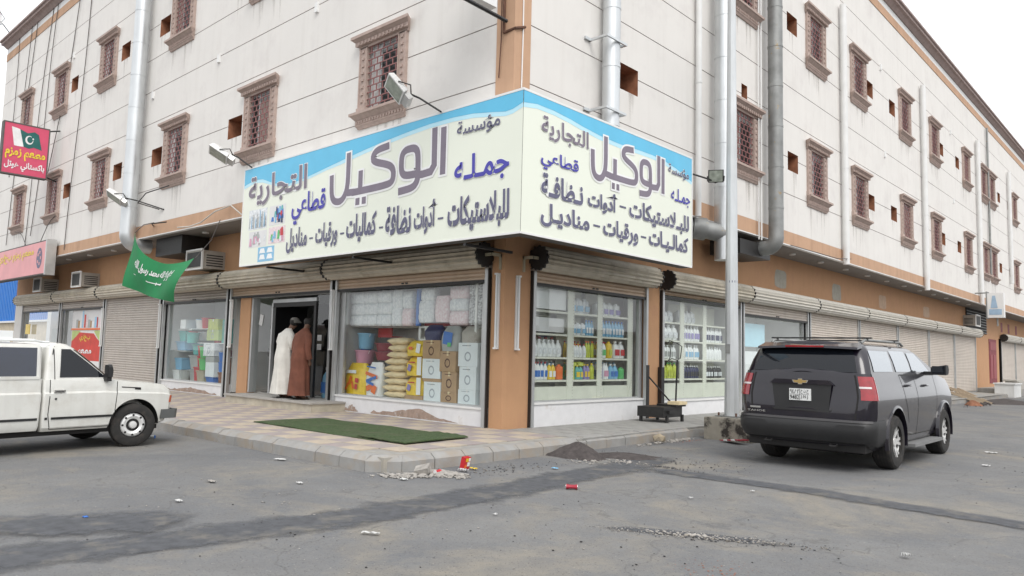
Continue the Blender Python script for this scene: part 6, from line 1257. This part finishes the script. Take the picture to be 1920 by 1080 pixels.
# ---- white pickup with a canopy
th = R(8.9); TR_ = empty('white_pickup', (-2.50+.71*-math.cos(th)-0+math.sin(th)*3.30, -4.90-.71*math.sin(th)-3.30*math.cos(th), 0), th, label='old white pickup truck with dark canopy windows nosed in to the kerb', cat='pickup truck')
def zt(y, z):
    hz = .945-max(0, y-2.85)*.10-max(0, y-3.72)*.28
    return z if z < .6 else .6+(z-.6)*(hz-.6)/.345
TB = Hull([(.28, .66, 2.08, 3.74, .03, .12), (.33, .70, 2.07, 3.84, .03, .12), (.50, .72, 2.06, 3.90, .03, .10), (.765, .730, 2.06, 3.91, .03, .09), (.79, .714, 2.06, 3.91, .03, .10), (.88, .708, 2.06, 3.90, .03, .10), (.945, .695, 2.06, 3.84, .03, .12)], zt, .0, .03, .04)
BD = Hull([(.30, .69, .06, 2.03, .04, .03), (.36, .72, .03, 2.035, .04, .03), (.60, .725, .02, 2.04, .04, .03), (.765, .732, .02, 2.04, .04, .03), (.79, .716, .02, 2.04, .04, .03), (.96, .712, .02, 2.04, .04, .03)], None, 0, 0)
CT = Hull([(.94, .685, 2.08, 3.02, .05, .12), (1.15, .645, 2.10, 2.78, .05, .13), (1.36, .595, 2.13, 2.53, .06, .14), (1.405, .56, 2.17, 2.46, .07, .14), (1.425, .50, 2.22, 2.38, .07, .12)], None, 0, .05)
o = TB.mesh([.28, .33, .42, .50, .60, .70, .765, .79, .84, .88, .925, .945], 50, .02).build('body', 'truck', TR_, smooth=28)
mb = MB()
cs_ = []
for s in (-1, 1): mb = MB(); mb.cyl((s*.45, 3.30, .30), (s*1.1, 3.30, .30), .365, n=36); cs_.append(mb.build('arch_cutter', 'dark', TR_))
cut(o, cs_)
o = BD.mesh([.30, .36, .48, .60, .765, .79, .88, .96], 40, 0).build('load_bed', 'truck', TR_, smooth=28); cs_ = []
for s in (-1, 1): mb = MB(); mb.cyl((s*.45, 1.0, .30), (s*1.1, 1.0, .30), .36, n=36); cs_.append(mb.build('arch_cutter', 'dark', TR_))
cut(o, cs_)
CT.mesh([.94, 1.05, 1.15, 1.26, 1.36, 1.405, 1.425], 20, .012).build('cab', 'truck', TR_, smooth=30)
for x, y, st in ((.64, 3.30, -13), (-.64, 3.30, -13), (.64, 1.0, 0), (-.64, 1.0, 0)):
    wheel(TR_, x, y, .30, .16, 'rim', steer=st, style='steel')
    s = 1 if x > 0 else -1; mb = MB(); v = []
    for k in range(21):
        a = math.pi*k/20
        for xx, r in ((.44, .362), (.70, .362)): v.append((s*xx, y+r*math.cos(a), .30+r*math.sin(a)))
    mb.add(v, [(2*k, 2*k+1, 2*k+3, 2*k+2) for k in range(20)]); mb.add([(s*.44, y+.362*math.cos(math.pi*k/20), .3+.362*math.sin(math.pi*k/20)) for k in range(21)], [tuple(range(21))]); mb.build('wheel_arch', 'dark', TR_, norm=False)
for s in (-1, 1):
    mb = MB(); n_ = 8
    def sp(i, j, o):
        t = j/5; z = .975+.37*t; y = 2.26+.03*t+((3.0-.50*t)-(2.26+.03*t))*i/n_; return CT.pt(CT.uy(min(y, 2.93-.45*t), z), z, o, s)
    mb.add([sp(i, j, .006) for j in range(6) for i in range(n_+1)], [(j*(n_+1)+i, j*(n_+1)+i+1, (j+1)*(n_+1)+i+1, (j+1)*(n_+1)+i) for j in range(5) for i in range(n_)]); mb.build('side_window', 'tint', TR_, smooth=60, norm=False)
    line_patch(TB, TR_, [(2.14, .945), (2.13, .5), (2.17, .31), (2.94, .31), (3.0, .5), (3.02, .93)], side=s, wd=.005); line_patch(CT, TR_, [(2.20, .95), (2.20, 1.38)], side=s, wd=.005)
    for ya, yb in ((2.17, 2.97),): mb = MB(); h = TB; mb.add([h.pt(h.uy(y, z), z, .010, s) for y in (ya, yb) for z in (.435, .465)], [(0, 1, 3, 2)]); mb.build('rubbing_strip', 'trim', TR_, norm=False)
    mb = MB(); mb.add([BD.pt(BD.uy(y, z), z, .010, s) for y in (1.42, 2.0) for z in (.435, .465)], [(0, 1, 3, 2)]); mb.build('rubbing_strip', 'trim', TR_, norm=False)
    mb = MB(); mb.add([TB.pt(TB.uy(y, .45), z, .008, s) for y in (2.075, 2.125) for z in (.435, .465)], [(0, 1, 3, 2)]); mb.build('rubbing_strip', 'trim', TR_, norm=False)
    a = Vector(TB.pt(TB.uy(2.25, .80), .80, .016, s)); mb = MB(); mb.box((a.x-.015, a.y-.07, .785), (a.x+.015, a.y+.07, .815)); mb.build('door_handle', 'chrome', TR_); mb = MB(); mb.box((a.x-.016, a.y-.05, .79), (a.x+.018, a.y+.05, .80)); mb.cyl((a.x-.02, a.y-.04, .70), (a.x+.006, a.y-.04, .70), .014, n=10); mb.build('lock', 'trim', TR_)
    m3 = empty('door_mirror', (s*.69, 2.86, .95), parent=TR_); mb = MB(); mb.loft([[(s*x, y, z) for y, z in ((-.025*k, .03), (-.03*k, .19*k), (.02, .20*k), (.035, .12), (.03, .03))] for x, k in ((.0, .85), (.02, 1), (.10, 1), (.12, .85))]); mb.build('shell', 'trim', m3); mb = MB(); mb.box((-.02 if s > 0 else -.08, -.03, -.03), (.08 if s > 0 else .02, .04, .06)); mb.build('arm', 'trim', m3)
    mb = MB(); mb.add([TB.pt(TB.uy(y, .86), z, .004, s) for y in (3.08, 3.34) for z in (.845, .86)], [(0, 1, 3, 2)]); mb.add([TB.pt(TB.uy(y, .86), z, .006, s) for y in (3.27, 3.36) for z in (.825, .862)], [(0, 1, 3, 2)]); mb.build('wing_vent', 'dark', TR_, norm=False)
    mb = MB(); mb.add([CT.pt(CT.uy(y, 1.3), z, .008, s) for y in (2.105, 2.19) for z in (1.27, 1.35)], [(0, 1, 3, 2)]); mb.build('pillar_vent', 'trim', TR_, norm=False)
    mb = MB(); TB.patch(mb, 3.0, 4.15, .60, .76, .008, s, 8, 2); mb.build('corner_lamp', 'amber', TR_, smooth=40)
    mb = MB(); TB.patch(mb, 4.15, 4.7, .60, .76, .008, s, 4, 2); mb.build('headlamp', 'tailw', TR_, smooth=40)
    mb = MB(); mb.box((s*.70-.012, 2.0, .955), (s*.70+.022, .02, .99)); mb.build('bed_rail', 'truck', TR_)
mb = MB(); FB = Hull([(.36, .73, 2.2, 3.99, .1, .08), (.50, .735, 2.2, 4.0, .1, .08)], None, 0, .04)
for s in (-1, 1): FB.patch(mb, 2.86, 5, .37, .50, .0, s, 14, 2, .06)
mb.build('front_bumper', mat('bumper_grey', (.10, .105, .105), .45), TR_, smooth=40)
mb = MB(); mb.box((-.48, 3.86, .60), (.48, 3.925, .76)); mb.build('grille', 'trim', TR_)
mb = MB(); CT.patch(mb, 3.4, 5, .98, 1.34, .006, 1, 8, 4); CT.patch(mb, 3.4, 5, .98, 1.34, .006, -1, 8, 4); mb.build('windscreen', 'tint', TR_, smooth=50)
mb = MB(); mb.box((-.6, .1, .22), (.6, 3.7, .31)); mb.cyl((-.6, 1.0, .3), (.6, 1.0, .3), .04, n=8); mb.build('underbody', 'dark', TR_)
# canopy over the load bed
CN = empty('canopy', (0, 0, 0), parent=TR_)
CH = Hull([(.965, .70, .03, 2.04, .05, .05), (1.36, .665, .06, 2.04, .05, .05), (1.40, .64, .08, 2.02, .06, .06)], None, 0, 0)
CH.mesh([.965, 1.1, 1.25, 1.36, 1.40], 12, .015).build('shell', 'truck', CN, smooth=30)
for s in (-1, 1):
    mb = MB(); mb.add([CH.pt(CH.uy(y, z), z, .005, s) for y in (.15, 1.965) for z in (.995, 1.355)], [(0, 1, 3, 2)]); mb.build('canopy_window', mat('dirty_navy_glass%d' % (s+1), (.010, .016, .035), .12, coat=1, var=.2, dirt=(.35, .36, .38), dscale=9, dlo=.74, dhi=.76), CN, norm=False)
    mb = MB(); mb.tube([(s*.60, .2, 1.45), (s*.60, 1.95, 1.45)], .018, 6); mb.tube([(s*.60, 1.95, 1.45), (s*.56, 2.06, 1.43), (s*.56, 2.15, 1.43)], .016, 6); mb.build('rack_rail', 'whiteb', CN)
mb = MB()
for y in (.4, .9, 1.4, 1.88): mb.box((-.60, y-.02, 1.44), (.60, y+.02, 1.46))
mb.build('rack_bar', 'pvc', CN)
e = empty('roof_case', (-2.05-.05, -6.3, 1.46*1), th, label='flat white case with red writing on the pickup roof rack', cat='case'); X0 = OM[TR_.name]; e.location = (X0 @ Vector((.05, 1.15, 1.462)))*S; OM[e.name] = Matrix.Translation(X0 @ Vector((.05, 1.15, 1.462))) @ Matrix.Rotation(th, 4, 'Z')
mb = MB(); mb.box((-.45, -.5, 0), (.55, .55, .10)); mb.build('body', 'whiteb', e)
lettering('lettering', 'ABUSAD', (-.35, .40, .02, .08), lambda u, o, z: (.55+o, u, z), 'red', None, off=.02, raw=True) if False else None
mb = MB()
for k in range(6): mb.box((.55, -.3+k*.11, .03), (.556, -.3+k*.11+.06, .075))
mb.build('red_print', 'red', e)
# ---- the far parked car at the right edge
FC = empty('far_parked_car', (4.0, 27.3, 0), R(-3), label='dark car cut by the right edge at the far end of the street', cat='car')
H2 = Hull([(.22, .68, .15, 3.7, .2, .3), (.35, .76, .03, 3.85, .2, .35), (.60, .78, .02, 3.88, .18, .35), (.80, .75, .08, 3.85, .15, .3)], lambda y, z: z if z < .5 else .5+(z-.5)*(1-.35*max(0, (y-2.9))), .06, .12)
H3 = Hull([(.79, .72, .45, 2.9, .2, .2), (1.0, .64, .75, 2.5, .2, .2), (1.2, .55, 1.05, 2.1, .2, .2), (1.24, .48, 1.15, 2.0, .2, .2)], None, .05, .1)
H2.mesh([.22, .35, .48, .6, .7, .8], 20, .02).build('body', mat('far_paint', (.06, .065, .07), .25, .5, coat=1), FC, smooth=30); H3.mesh([.79, .9, 1.0, 1.1, 1.2, 1.24], 12, .02).build('cabin', 'tint', FC, smooth=30)
for s in (-1, 1): mb = MB(); H2.patch(mb, .7, 1.9, .58, .72, .01, s, 6, 2); mb.build('tail_lamp', 'tail', FC)
mb = MB(); mb.box((-.2, .0, .42), (.2, .03, .52)); mb.build('number_plate', 'plate', FC)
for x, y in ((.66, .75), (-.66, .75), (.66, 3.1), (-.66, 3.1)): wheel(FC, x, y, .29, .19, 'rim', 5)
# ------------------------------------------------------------------ street lamp post on its block
e = empty('street_lamp_post', (2.22, 3.82, 0), label='grey steel street lamp post on a concrete block beside the dark car', cat='lamp post')
mb = MB(); bp_ = [(-.30, -.48), (.62, -.48), (.62, .36), (-.30, .36)]; mb.loft([[(x*a, y*a, z) for x, y in bp_] for a, z in ((1, -.05), (1, .37), (.985, .39))]); mb.build('concrete_block', mat('stained_block', (.27, .25, .21), .95, var=.15, scale=5, bump=.8, bscale=50, dirt=(.035, .03, .026), dscale=2.6, dlo=.50, dhi=.60), e)
mb = MB(); n_ = 12; mb.loft([[(r*math.cos(2*math.pi*(i+.5)/n_), r*math.sin(2*math.pi*(i+.5)/n_), z) for i in range(n_)] for r, z in ((.135, .40), (.128, .9), (.075, 8.6))]); mb.build('post', 'polesteel', e, smooth=10)
mb = MB(); mb.box((-.22, -.22, .39), (.22, .22, .412)); mb.build('base_plate', 'galvdull', e)
for sx in (-1, 1):
    for sy in (-1, 1): mb = MB(); mb.cyl((sx*.17, sy*.17, .41), (sx*.17, sy*.17, .47), .018, n=8); mb.build('anchor_bolt', 'rust', e)
mb = MB(); mb.cyl((0, 0, 2.86), (0, 0, 2.90), .112, n=14); mb.build('blue_tie', 'navy', e)
mb = MB(); mb.box((-.055, -.130, 1.55), (.03, -.118, 1.72)); mb.build('cable_hatch', 'galvdull', e)
mb = MB(); mb.tube([(0, 0, 8.5), (.2, -.3, 8.9), (1.0, -1.4, 9.2)], .05, 8); mb.box((.85, -1.9, 9.12), (1.2, -1.3, 9.24)); mb.build('lamp_arm', 'polesteel', e)
# far second post at the right edge
e = empty('far_lamp_post', (3.05, 33.2, 0), label='thin grey lamp post standing at the far right edge', cat='lamp post')
mb = MB(); mb.loft([[(r*math.cos(2*math.pi*i/10), r*math.sin(2*math.pi*i/10), z) for i in range(10)] for r, z in ((.14, 0), (.09, 8.6))]); mb.tube([(0, 0, 8.6), (.8, -.1, 8.75)], .05, 6); mb.build('post', 'polesteel', e, smooth=40)
# ------------------------------------------------------------------ platform trolley with its bars
e = empty('black_platform_trolley', (.62, 4.02, PZ), label='black platform trolley with a tall wire handle by the second pillar', cat='trolley')
mb = MB(); mb.box((-.30, -.42, .10), (.30, .28, .30)); mb.build('deck', 'black', e)
mb = MB(); mb.box((-.10, -.02+.0, .30), (.34, .36, .34)); mb.box((.10, -.30, .18), (.36, -.02, .24)); mb.build('tray', 'black', e)
mb = MB(); mb.box((.12, .02, .34), (.38, .34, .40)); mb.build('cream_cushion', 'sack', e)
for x, y in ((-.24, -.38), (.30, -.30), (.30, .28), (-.24, .24)): mb = MB(); mb.box((x-.025, y-.025, 0), (x+.025, y+.025, .14)); mb.build('leg', 'black', e)
mb = MB(); mb.tube([(.20, .20, .34), (.22, .22, 1.22)], .018, 6); mb.build('handle_post', 'black', e)
mb = MB(); mb.tube([(.22, .22, 1.22), (.22, .34, 1.26), (.24, .36, 1.50), (.22, .20, 1.56), (.22, -.08, 1.60), (.2, -.10, 1.56)], .010, 6); mb.tube([(.22, .22, 1.22), (.22, .0, 1.25), (.2, -.10, 1.20), (.22, -.06, 1.27), (.22, -.02, 1.55)], .010, 6); mb.build('wire_loop', 'black', e)
mb = MB(); mb.box((.02, 4.30, PZ), (.09, 4.40, 1.28)); one('black_post', mb, 'black', 'black square bar standing left of the second pillar', 'bar', 'black bars leaning around the trolley')
mb = MB(); mb.box((.01, 4.86, PZ), (.10, 4.98, 1.24)); one('black_post', mb, 'black', 'black square bar standing right of the second pillar', 'bar', 'black bars leaning around the trolley')
mb = MB(); mb.tube([(.14, 4.28, 1.05), (.5, 4.62, .5)], .016, 6); one('black_rod', mb, 'black', 'thin black rod leaning across the second pillar foot', 'rod')
# ------------------------------------------------------------------ green carpet
e = empty('green_carpet', (-1.2, -2.05, PZ), label='artificial grass carpet lying in two overlapping pieces on the chequered pavement', cat='carpet')
def cor(a, b2, c, d, z, nm, wv, nu=40, nv=14):
    a, b2, c, d = map(Vector, (a, b2, c, d)); mb = MB()
    def P(u, v, o): p = a.lerp(b2, u).lerp(d.lerp(c, u), v); return (p.x, p.y, PZ+z+o+wv*math.sin(6*u+4*v)*.006+.004*math.sin(23*u))
    mb.grid(lambda u, v: P(u, v, .016), nu, nv); edge = [(i/nu, 0) for i in range(nu)]+[(1, j/nv) for j in range(nv)]+[(1-i/nu, 1) for i in range(nu)]+[(0, 1-j/nv) for j in range(nv)]
    v = []
    for u, w2 in edge: v += [P(u, w2, .016), P(u, w2, .001)]
    n_ = len(edge); mb.add(v, [(2*i, 2*((i+1) % n_), 2*((i+1) % n_)+1, 2*i+1) for i in range(n_)]); mb.build(nm, 'turf', e, w=True, smooth=60)
cor((-3.15, -2.72), (.10, -2.70), (.02, -1.34), (-3.2, -1.32), 0, 'long_piece', 1); cor((-.30, -2.68), (.74, -2.66), (.68, -1.42), (-.12, -1.30), .022, 'overlapping_piece', .8, 20, 14)
# ------------------------------------------------------------------ rubble, heaps and litter
def heap(name, cx, cy, rx, ry, h, m_, lab, seed, rot=0, cat='heap'):
    q = random.Random(seed); mb = MB(); ns, nr = 34, 9; v = []
    for j in range(nr+1):
        t = j/nr
        for i in range(ns):
            a = 2*math.pi*i/ns; k = 1+.12*math.sin(3*a+seed)+.07*math.sin(7*a+2*seed); x = rx*t*k*math.cos(a); y = ry*t*k*math.sin(a); z = h*(1-t**1.5)**1.1*(1+.25*math.sin(2*a+seed)*t)+q.uniform(-.012, .012)*(t < .98)*(h*4)
            v.append((x*math.cos(rot)-y*math.sin(rot), x*math.sin(rot)+y*math.cos(rot), max(z, .0) if t < 1 else -.01))
    mb.add(v, [(j*ns+i, j*ns+(i+1) % ns, (j+1)*ns+(i+1) % ns, (j+1)*ns+i) for j in range(nr) for i in range(ns)]); o = mb.build(name, m_, smooth=40, label=lab, cat=cat, norm=False); o.location = Vector((cx, cy, 0))*S; return o
heap('asphalt_heap', 2.02, -.52, .46, .36, .20, 'heap', 'low heap of broken asphalt against the kerb near the corner', 3)
heap('asphalt_heap', 2.45, -.02, .60, .30, .06, 'heap', 'flatter tail of the asphalt heap towards the street', 5, R(20))
heap('clay_heap', 2.3, 22.8, .30, .22, .20, 'clay', 'small reddish clay heap in front of the wooden pallets', 7)
heap('sand_drift', 2.6, 27.0, .9, 2.2, .16, 'heap', 'dark ridge of spoil along the far kerb', 9)
def debris(name, regions, m_, n_, sz, seed, kind='stuff', flat=.5):
    q = random.Random(seed); mb = MB()
    for k in range(n_):
        cx, cy, rx, ry, rot = regions[k % len(regions)]; a, t = q.uniform(0, 6.28), q.random()**.6; x, y = rx*t*math.cos(a), ry*t*math.sin(a); s_ = sz*q.uniform(.35, 1)*(1.25-t)
        px, py = cx+x*math.cos(rot)-y*math.sin(rot), cy+x*math.sin(rot)+y*math.cos(rot); mb.blob((px, py, s_*flat*.5), (s_, s_*q.uniform(.5, 1), s_*flat), .3, 1 if s_ > .03 else 0 or 1, q.randint(0, 9999))
    return mb.build(name, m_, kind=kind, smooth=15)
debris('rubble', [(1.92, -3.40, .62, .24, R(58)), (2.05, -3.1, .4, .2, 0)], 'rubble', 190, .085, 1, flat=.38)
debris('rubble', [(1.85, 2.0, .10, 1.1, 0), (1.82, 2.7, .1, .5, 0)], 'rubble', 70, .06, 2)
debris('brick_fragments', [(1.98, 2.7, .16, .7, 0), (6.25, -4.5, .35, .5, R(40))], 'redbrick', 260, .011, 3, flat=.3)
debris('gravel_bits', [(2.45, -.85, .35, .3, 0), (2.8, -.5, .4, .3, 0)], 'rubble', 90, .035, 4)
debris('gravel_bits', [(3.0, .1, 1.6, .8, 0), (5.75, -3.6, 1.1, .16, R(25)), (5.6, -3.6, .9, .12, R(25)), (3.3, -.45, .8, .12, R(0)), (2.2, -2.2, .4, 1.4, 0)], 'looseg', 900, .020, 5)
debris('gravel_bits', [(5.6, -3.62, .85, .13, R(25))], 'rubble', 320, .020, 6)
debris('gravel_bits', [(5, -4, 5, 3, 0), (3, -6, 6, 2.5, 0), (7, 3, 3, 7, 0)], 'dark', 520, .012, 7, flat=.35)
debris('gravel_bits', [(5, -4, 5, 3, 0), (2, -5.4, 5, 2, 0), (4, 4, 2, 7, 0)], 'rubble', 420, .013, 8, flat=.4)
debris('spoil_lumps', [(2.3, 25, .5, 4, 0)], 'heap', 90, .09, 9)
mb = MB(); mb.box((-.09, -.07, 0), (.08, .06, .07), Matrix.Translation((1.90, -3.32, .03)) @ Matrix.Rotation(R(25), 4, 'X') @ Matrix.Rotation(R(35), 4, 'Z')); one('broken_block', mb, 'rubble', 'broken concrete lump leaning on the kerb corner', 'rubble block')
mb = MB(); mb.blob((1.84, 1.95, .08), (.12, .10, .08), .2, 1, 6); one('pale_stone', mb, 'sandpatch', 'pale stone lying on the rubble along the right kerb', 'stone')
def litter(x, y, lab, m_='paper', w_=.12, d=.07, z=.0, rot=0, seed=0, cat='paper', h=.02):
    w_ *= .72; d *= .7; h *= .6
    q = random.Random(seed+5); mb = MB(); n_ = 5; v = [(w_*(i/n_-.5), d*(j/n_-.5)*(1+.3*math.sin(i*2+seed)), .006+h*abs(math.sin(i*1.7+j*1.1+seed))+q.uniform(0, .006)) for j in range(n_+1) for i in range(n_+1)]
    c, s_ = math.cos(rot), math.sin(rot); v = [(p[0]*c-p[1]*s_, p[0]*s_+p[1]*c, p[2]) for p in v]; mb.add(v, [(j*(n_+1)+i, j*(n_+1)+i+1, (j+1)*(n_+1)+i+1, (j+1)*(n_+1)+i) for j in range(n_) for i in range(n_)])
    o = mb.build('litter_'+cat.replace(' ', '_'), m_, label=lab, cat=cat, group='litter on the road', norm=False); o.location = Vector((x, y, z))*S; return o
LIT = [((3.66, -2.80), None), ]
litter(3.85, -5.55, 'long white paper strip on the road in front, left of centre', w_=.20, d=.05, rot=R(30)); litter(7.0, -3.05, 'folded white paper tent on the road at the right', w_=.07, d=.07, h=.05, seed=3); litter(-.10, -4.0, 'pale torn sheet against the left kerb', w_=.22, d=.10, rot=R(20), seed=2)
litter(1.55, -4.75, 'small white scrap on the road left of the rubble', w_=.10, seed=4); litter(1.7, -6.1, 'white scrap on the road below the pickup', w_=.12, d=.06, seed=6); litter(4.0, -4.3, 'tiny white scrap near the road patch', w_=.05, d=.05, seed=7); litter(1.95, -3.05, 'white crumpled cup lid beside the rubble', w_=.14, d=.08, seed=8, h=.04, cat='cup lid'); litter(2.05, -3.75, 'white paper at the front of the rubble heap', w_=.14, d=.08, seed=9)
litter(6.3, 3.5, 'white scrap on the road right of the dark car', w_=.14, d=.1, seed=10); litter(6.0, 5.5, 'pale sheet on the far road right of the dark car', w_=.25, d=.12, seed=11); litter(4.75, -2.2, 'little white scrap in the middle of the road', w_=.06, d=.05, seed=12); litter(2.6, -1.75, 'blue grey wrapper near the asphalt heap', 'sky_b', .12, .07, seed=13, cat='wrapper')
litter(5.0, -1.3, 'white fleck on the patched trench', w_=.06, d=.05, seed=14); litter(.9, -5.4, 'grey flattened wrapper on the road at the left', 'rubble', .2, .08, seed=15, cat='wrapper'); litter(1.9, -6.95, 'small blue wrapper at the lower left of the road', 'blue', .07, .05, seed=16, cat='wrapper')
def cyl_item(x, y, r, L_, m_, lab, rot, cat, ends='chrome', z=0, crush=.8, name=None):
    e = empty(name or cat.replace(' ', '_'), (x, y, z), rot, label=lab, cat=cat); mb = MB(); mb.loft([[(t*L_-L_/2, r*(1-.25*(abs(t-.5) < .3))*math.cos(a), r*crush*(1-.2*(abs(t-.5) < .3))*math.sin(a)+r*crush) for a in [2*math.pi*i/12 for i in range(12)]] for t in (0, .1, .3, .5, .7, .9, 1)]); mb.build('body', m_, e, smooth=50)
    mb = MB(); mb.cyl((-L_/2-.004, 0, r*crush), (-L_/2+.002, 0, r*crush), r*.8, n=12); mb.cyl((L_/2-.002, 0, r*crush), (L_/2+.004, 0, r*crush), r*.8, n=12); mb.build('can_end', ends, e); return e
cyl_item(3.62, -2.72, .034, .12, 'plasticred', 'crushed red and white drinks can in the middle of the road', R(35), 'drinks can'); cyl_item(-3.35, -4.35, .032, .20, 'whiteb', 'white plastic bottle with blue end lying by the kerb near the pickup', R(40), 'plastic bottle', 'blue'); cyl_item(1.98, -3.18, .035, .09, 'red', 'red and white cup lying in the rubble at the kerb corner', R(100), 'paper cup', 'whiteb')
e = empty('colourful_carton', (1.86, -2.62, 0), R(10), label='crumpled red and yellow carton standing against the kerb', cat='carton'); mb = MB(); mb.box((-.03, -.07, 0), (.03, .05, .15), Matrix.Rotation(R(12), 4, 'Y')); mb.build('body', 'red', e)
for k, (y, z, w2, h_, m_) in enumerate([(-.05, .10, .05, .04, 'yell'), (-.01, .04, .05, .05, 'whiteb'), (-.06, .02, .04, .04, 'orangep'), (.01, .10, .03, .04, 'whiteb')]): mb = MB(); mb.box((.031, y, z), (.035, y+w2, z+h_), Matrix.Rotation(R(12), 4, 'Y')); mb.build('printed_patch', m_, e)
litter(2.0, -2.60, 'yellow wrapper beside the crumpled carton', 'yell', .16, .07, seed=21, cat='wrapper', h=.03); litter(2.02, -2.80, 'white crumpled tissue beside the carton', 'paper', .18, .09, seed=22, cat='tissue', h=.05)
e = empty('striped_carton', (2.62, 3.1, 0), R(-25), label='flattened red and white striped carton in front of the concrete block', cat='carton')
for k in range(5): mb = MB(); mb.box((-.25+k*.1, -.11, .02+.012*k), (-.15+k*.1, .11, .035+.012*k)); mb.build('stripe', 'plasticred' if k % 2 == 0 else 'whiteb', e)
# wooden pallets far down the right street
for k, (x, y, rz, tilt, lab) in enumerate([(1.3, 27.6, -22, 20, 'wooden pallet leaning on the far kerb, left one'), (1.7, 25.4, -34, 13, 'wooden pallet lying tilted beside the clay heap')]):
    e = empty('wooden_pallet', (x, y, .10), R(rz), label=lab, cat='pallet', group='wooden pallets down the right street'); X = Matrix.Rotation(R(tilt), 4, 'Y') @ Matrix.Scale(.72, 4)
    for j in range(6): mb = MB(); q_ = rnd.uniform(-.15, .15); mb.box((-1.2+q_, -.5+j*.185, .10), (1.2+q_, -.39+j*.185+rnd.uniform(-.02, .02), .125), X); mb.build('plank', 'wood', e)
    for x_ in (-1.1, 0, 1.1): mb = MB(); mb.box((x_-.05, -.5, .0), (x_+.05, .54, .10), X); mb.build('bearer', 'wood', e)
mb = MB(); mb.box((1.1, 33.5, .0), (1.9, 35.3, .62)); mb.box((1.05, 33.45, .62), (1.95, 35.35, .68)); one('white_cabinet', mb, 'pvc', 'white waist high box standing by the far end of the closed shutters', 'cabinet')
mb = MB(); mb.box((1.2, 35.6, .36), (1.8, 37.2, .75)); mb.box((1.1, 35.5, .75), (1.7, 37.3, .82)); one('grey_machine', mb, 'acb', 'small grey machine with dark top beside the white cabinet', 'machine')
# ------------------------------------------------------------------ blue clad building beyond the left end
BB = empty('blue_building', (-45, 3, 0), label='blue corrugated building with cream base beyond the left end', cat='building')
mb = MB(); mb.box((-70, 3.0, 2.55), (-28.9, 12, 6.2)); mb.build('cladding', 'bluewall', BB, w=True)
mb = MB()
for k in range(110): mb.box((-29.2-k*.32, 2.96, 2.6), (-29.06-k*.32, 3.0, 6.2))
mb.build('corrugation', 'bluewall', BB, w=True, kind='stuff')
mb = MB(); mb.box((-70, 3.05, 0), (-28.9, 12, 2.55)); mb.build('base_wall', 'creamwall', BB, w=True); mb = MB(); mb.box((-70, 2.9, 2.5), (-28.9, 3.1, 2.6)); mb.build('ledge', 'white', BB, w=True)
for x in (-31.2, -33.0): mb = MB(); mb.box((x, 2.55, 0), (x+.55, 2.94, 6.2)); mb.build('post', 'pvc', BB, w=True)
M['oppwall'] = mat('sandy_wall', (.33, .29, .23), .9, var=.1)
# ------------------------------------------------------------------ the low buildings across the streets (seen in the panes)
for k, (x0, x1, y0, y1, h, m_, lab) in enumerate([(-60, -6, -36, -30, 3.4, 'oppwall', 'long low cream building across the left street'), (4, 30, -40, -33, 2.8, 'oppwall', 'low pale building behind the crossing'), (32, 38, -20, 60, 3.6, 'oppwall', 'long cream building across the right street')]):
    e = empty('opposite_building', ((x0+x1)/2, (y0+y1)/2, 0), label=lab, cat='building', group='low buildings across the streets'); mb = MB(); mb.box((x0, y0, 0), (x1, y1, h)); mb.build('wall', m_, e, w=True); mb = MB(); mb.box((x0-.2, y0-.2, h), (x1+.2, y1+.2, h+.3)); mb.build('parapet', 'cornice', e, w=True)
    for j in range(7):
        mb = MB()
        if k < 2: a = x0+(x1-x0)*(j+.25)/7; mb.box((a, y1, .1), (a+(x1-x0)/14, y1+.05, 2.8))
        else: a = y0+(y1-y0)*(j+.25)/7; mb.box((x0-.05, a, .1), (x0, a+(y1-y0)/14, 2.8))
        mb.build('shutter', 'slat', e, w=True)
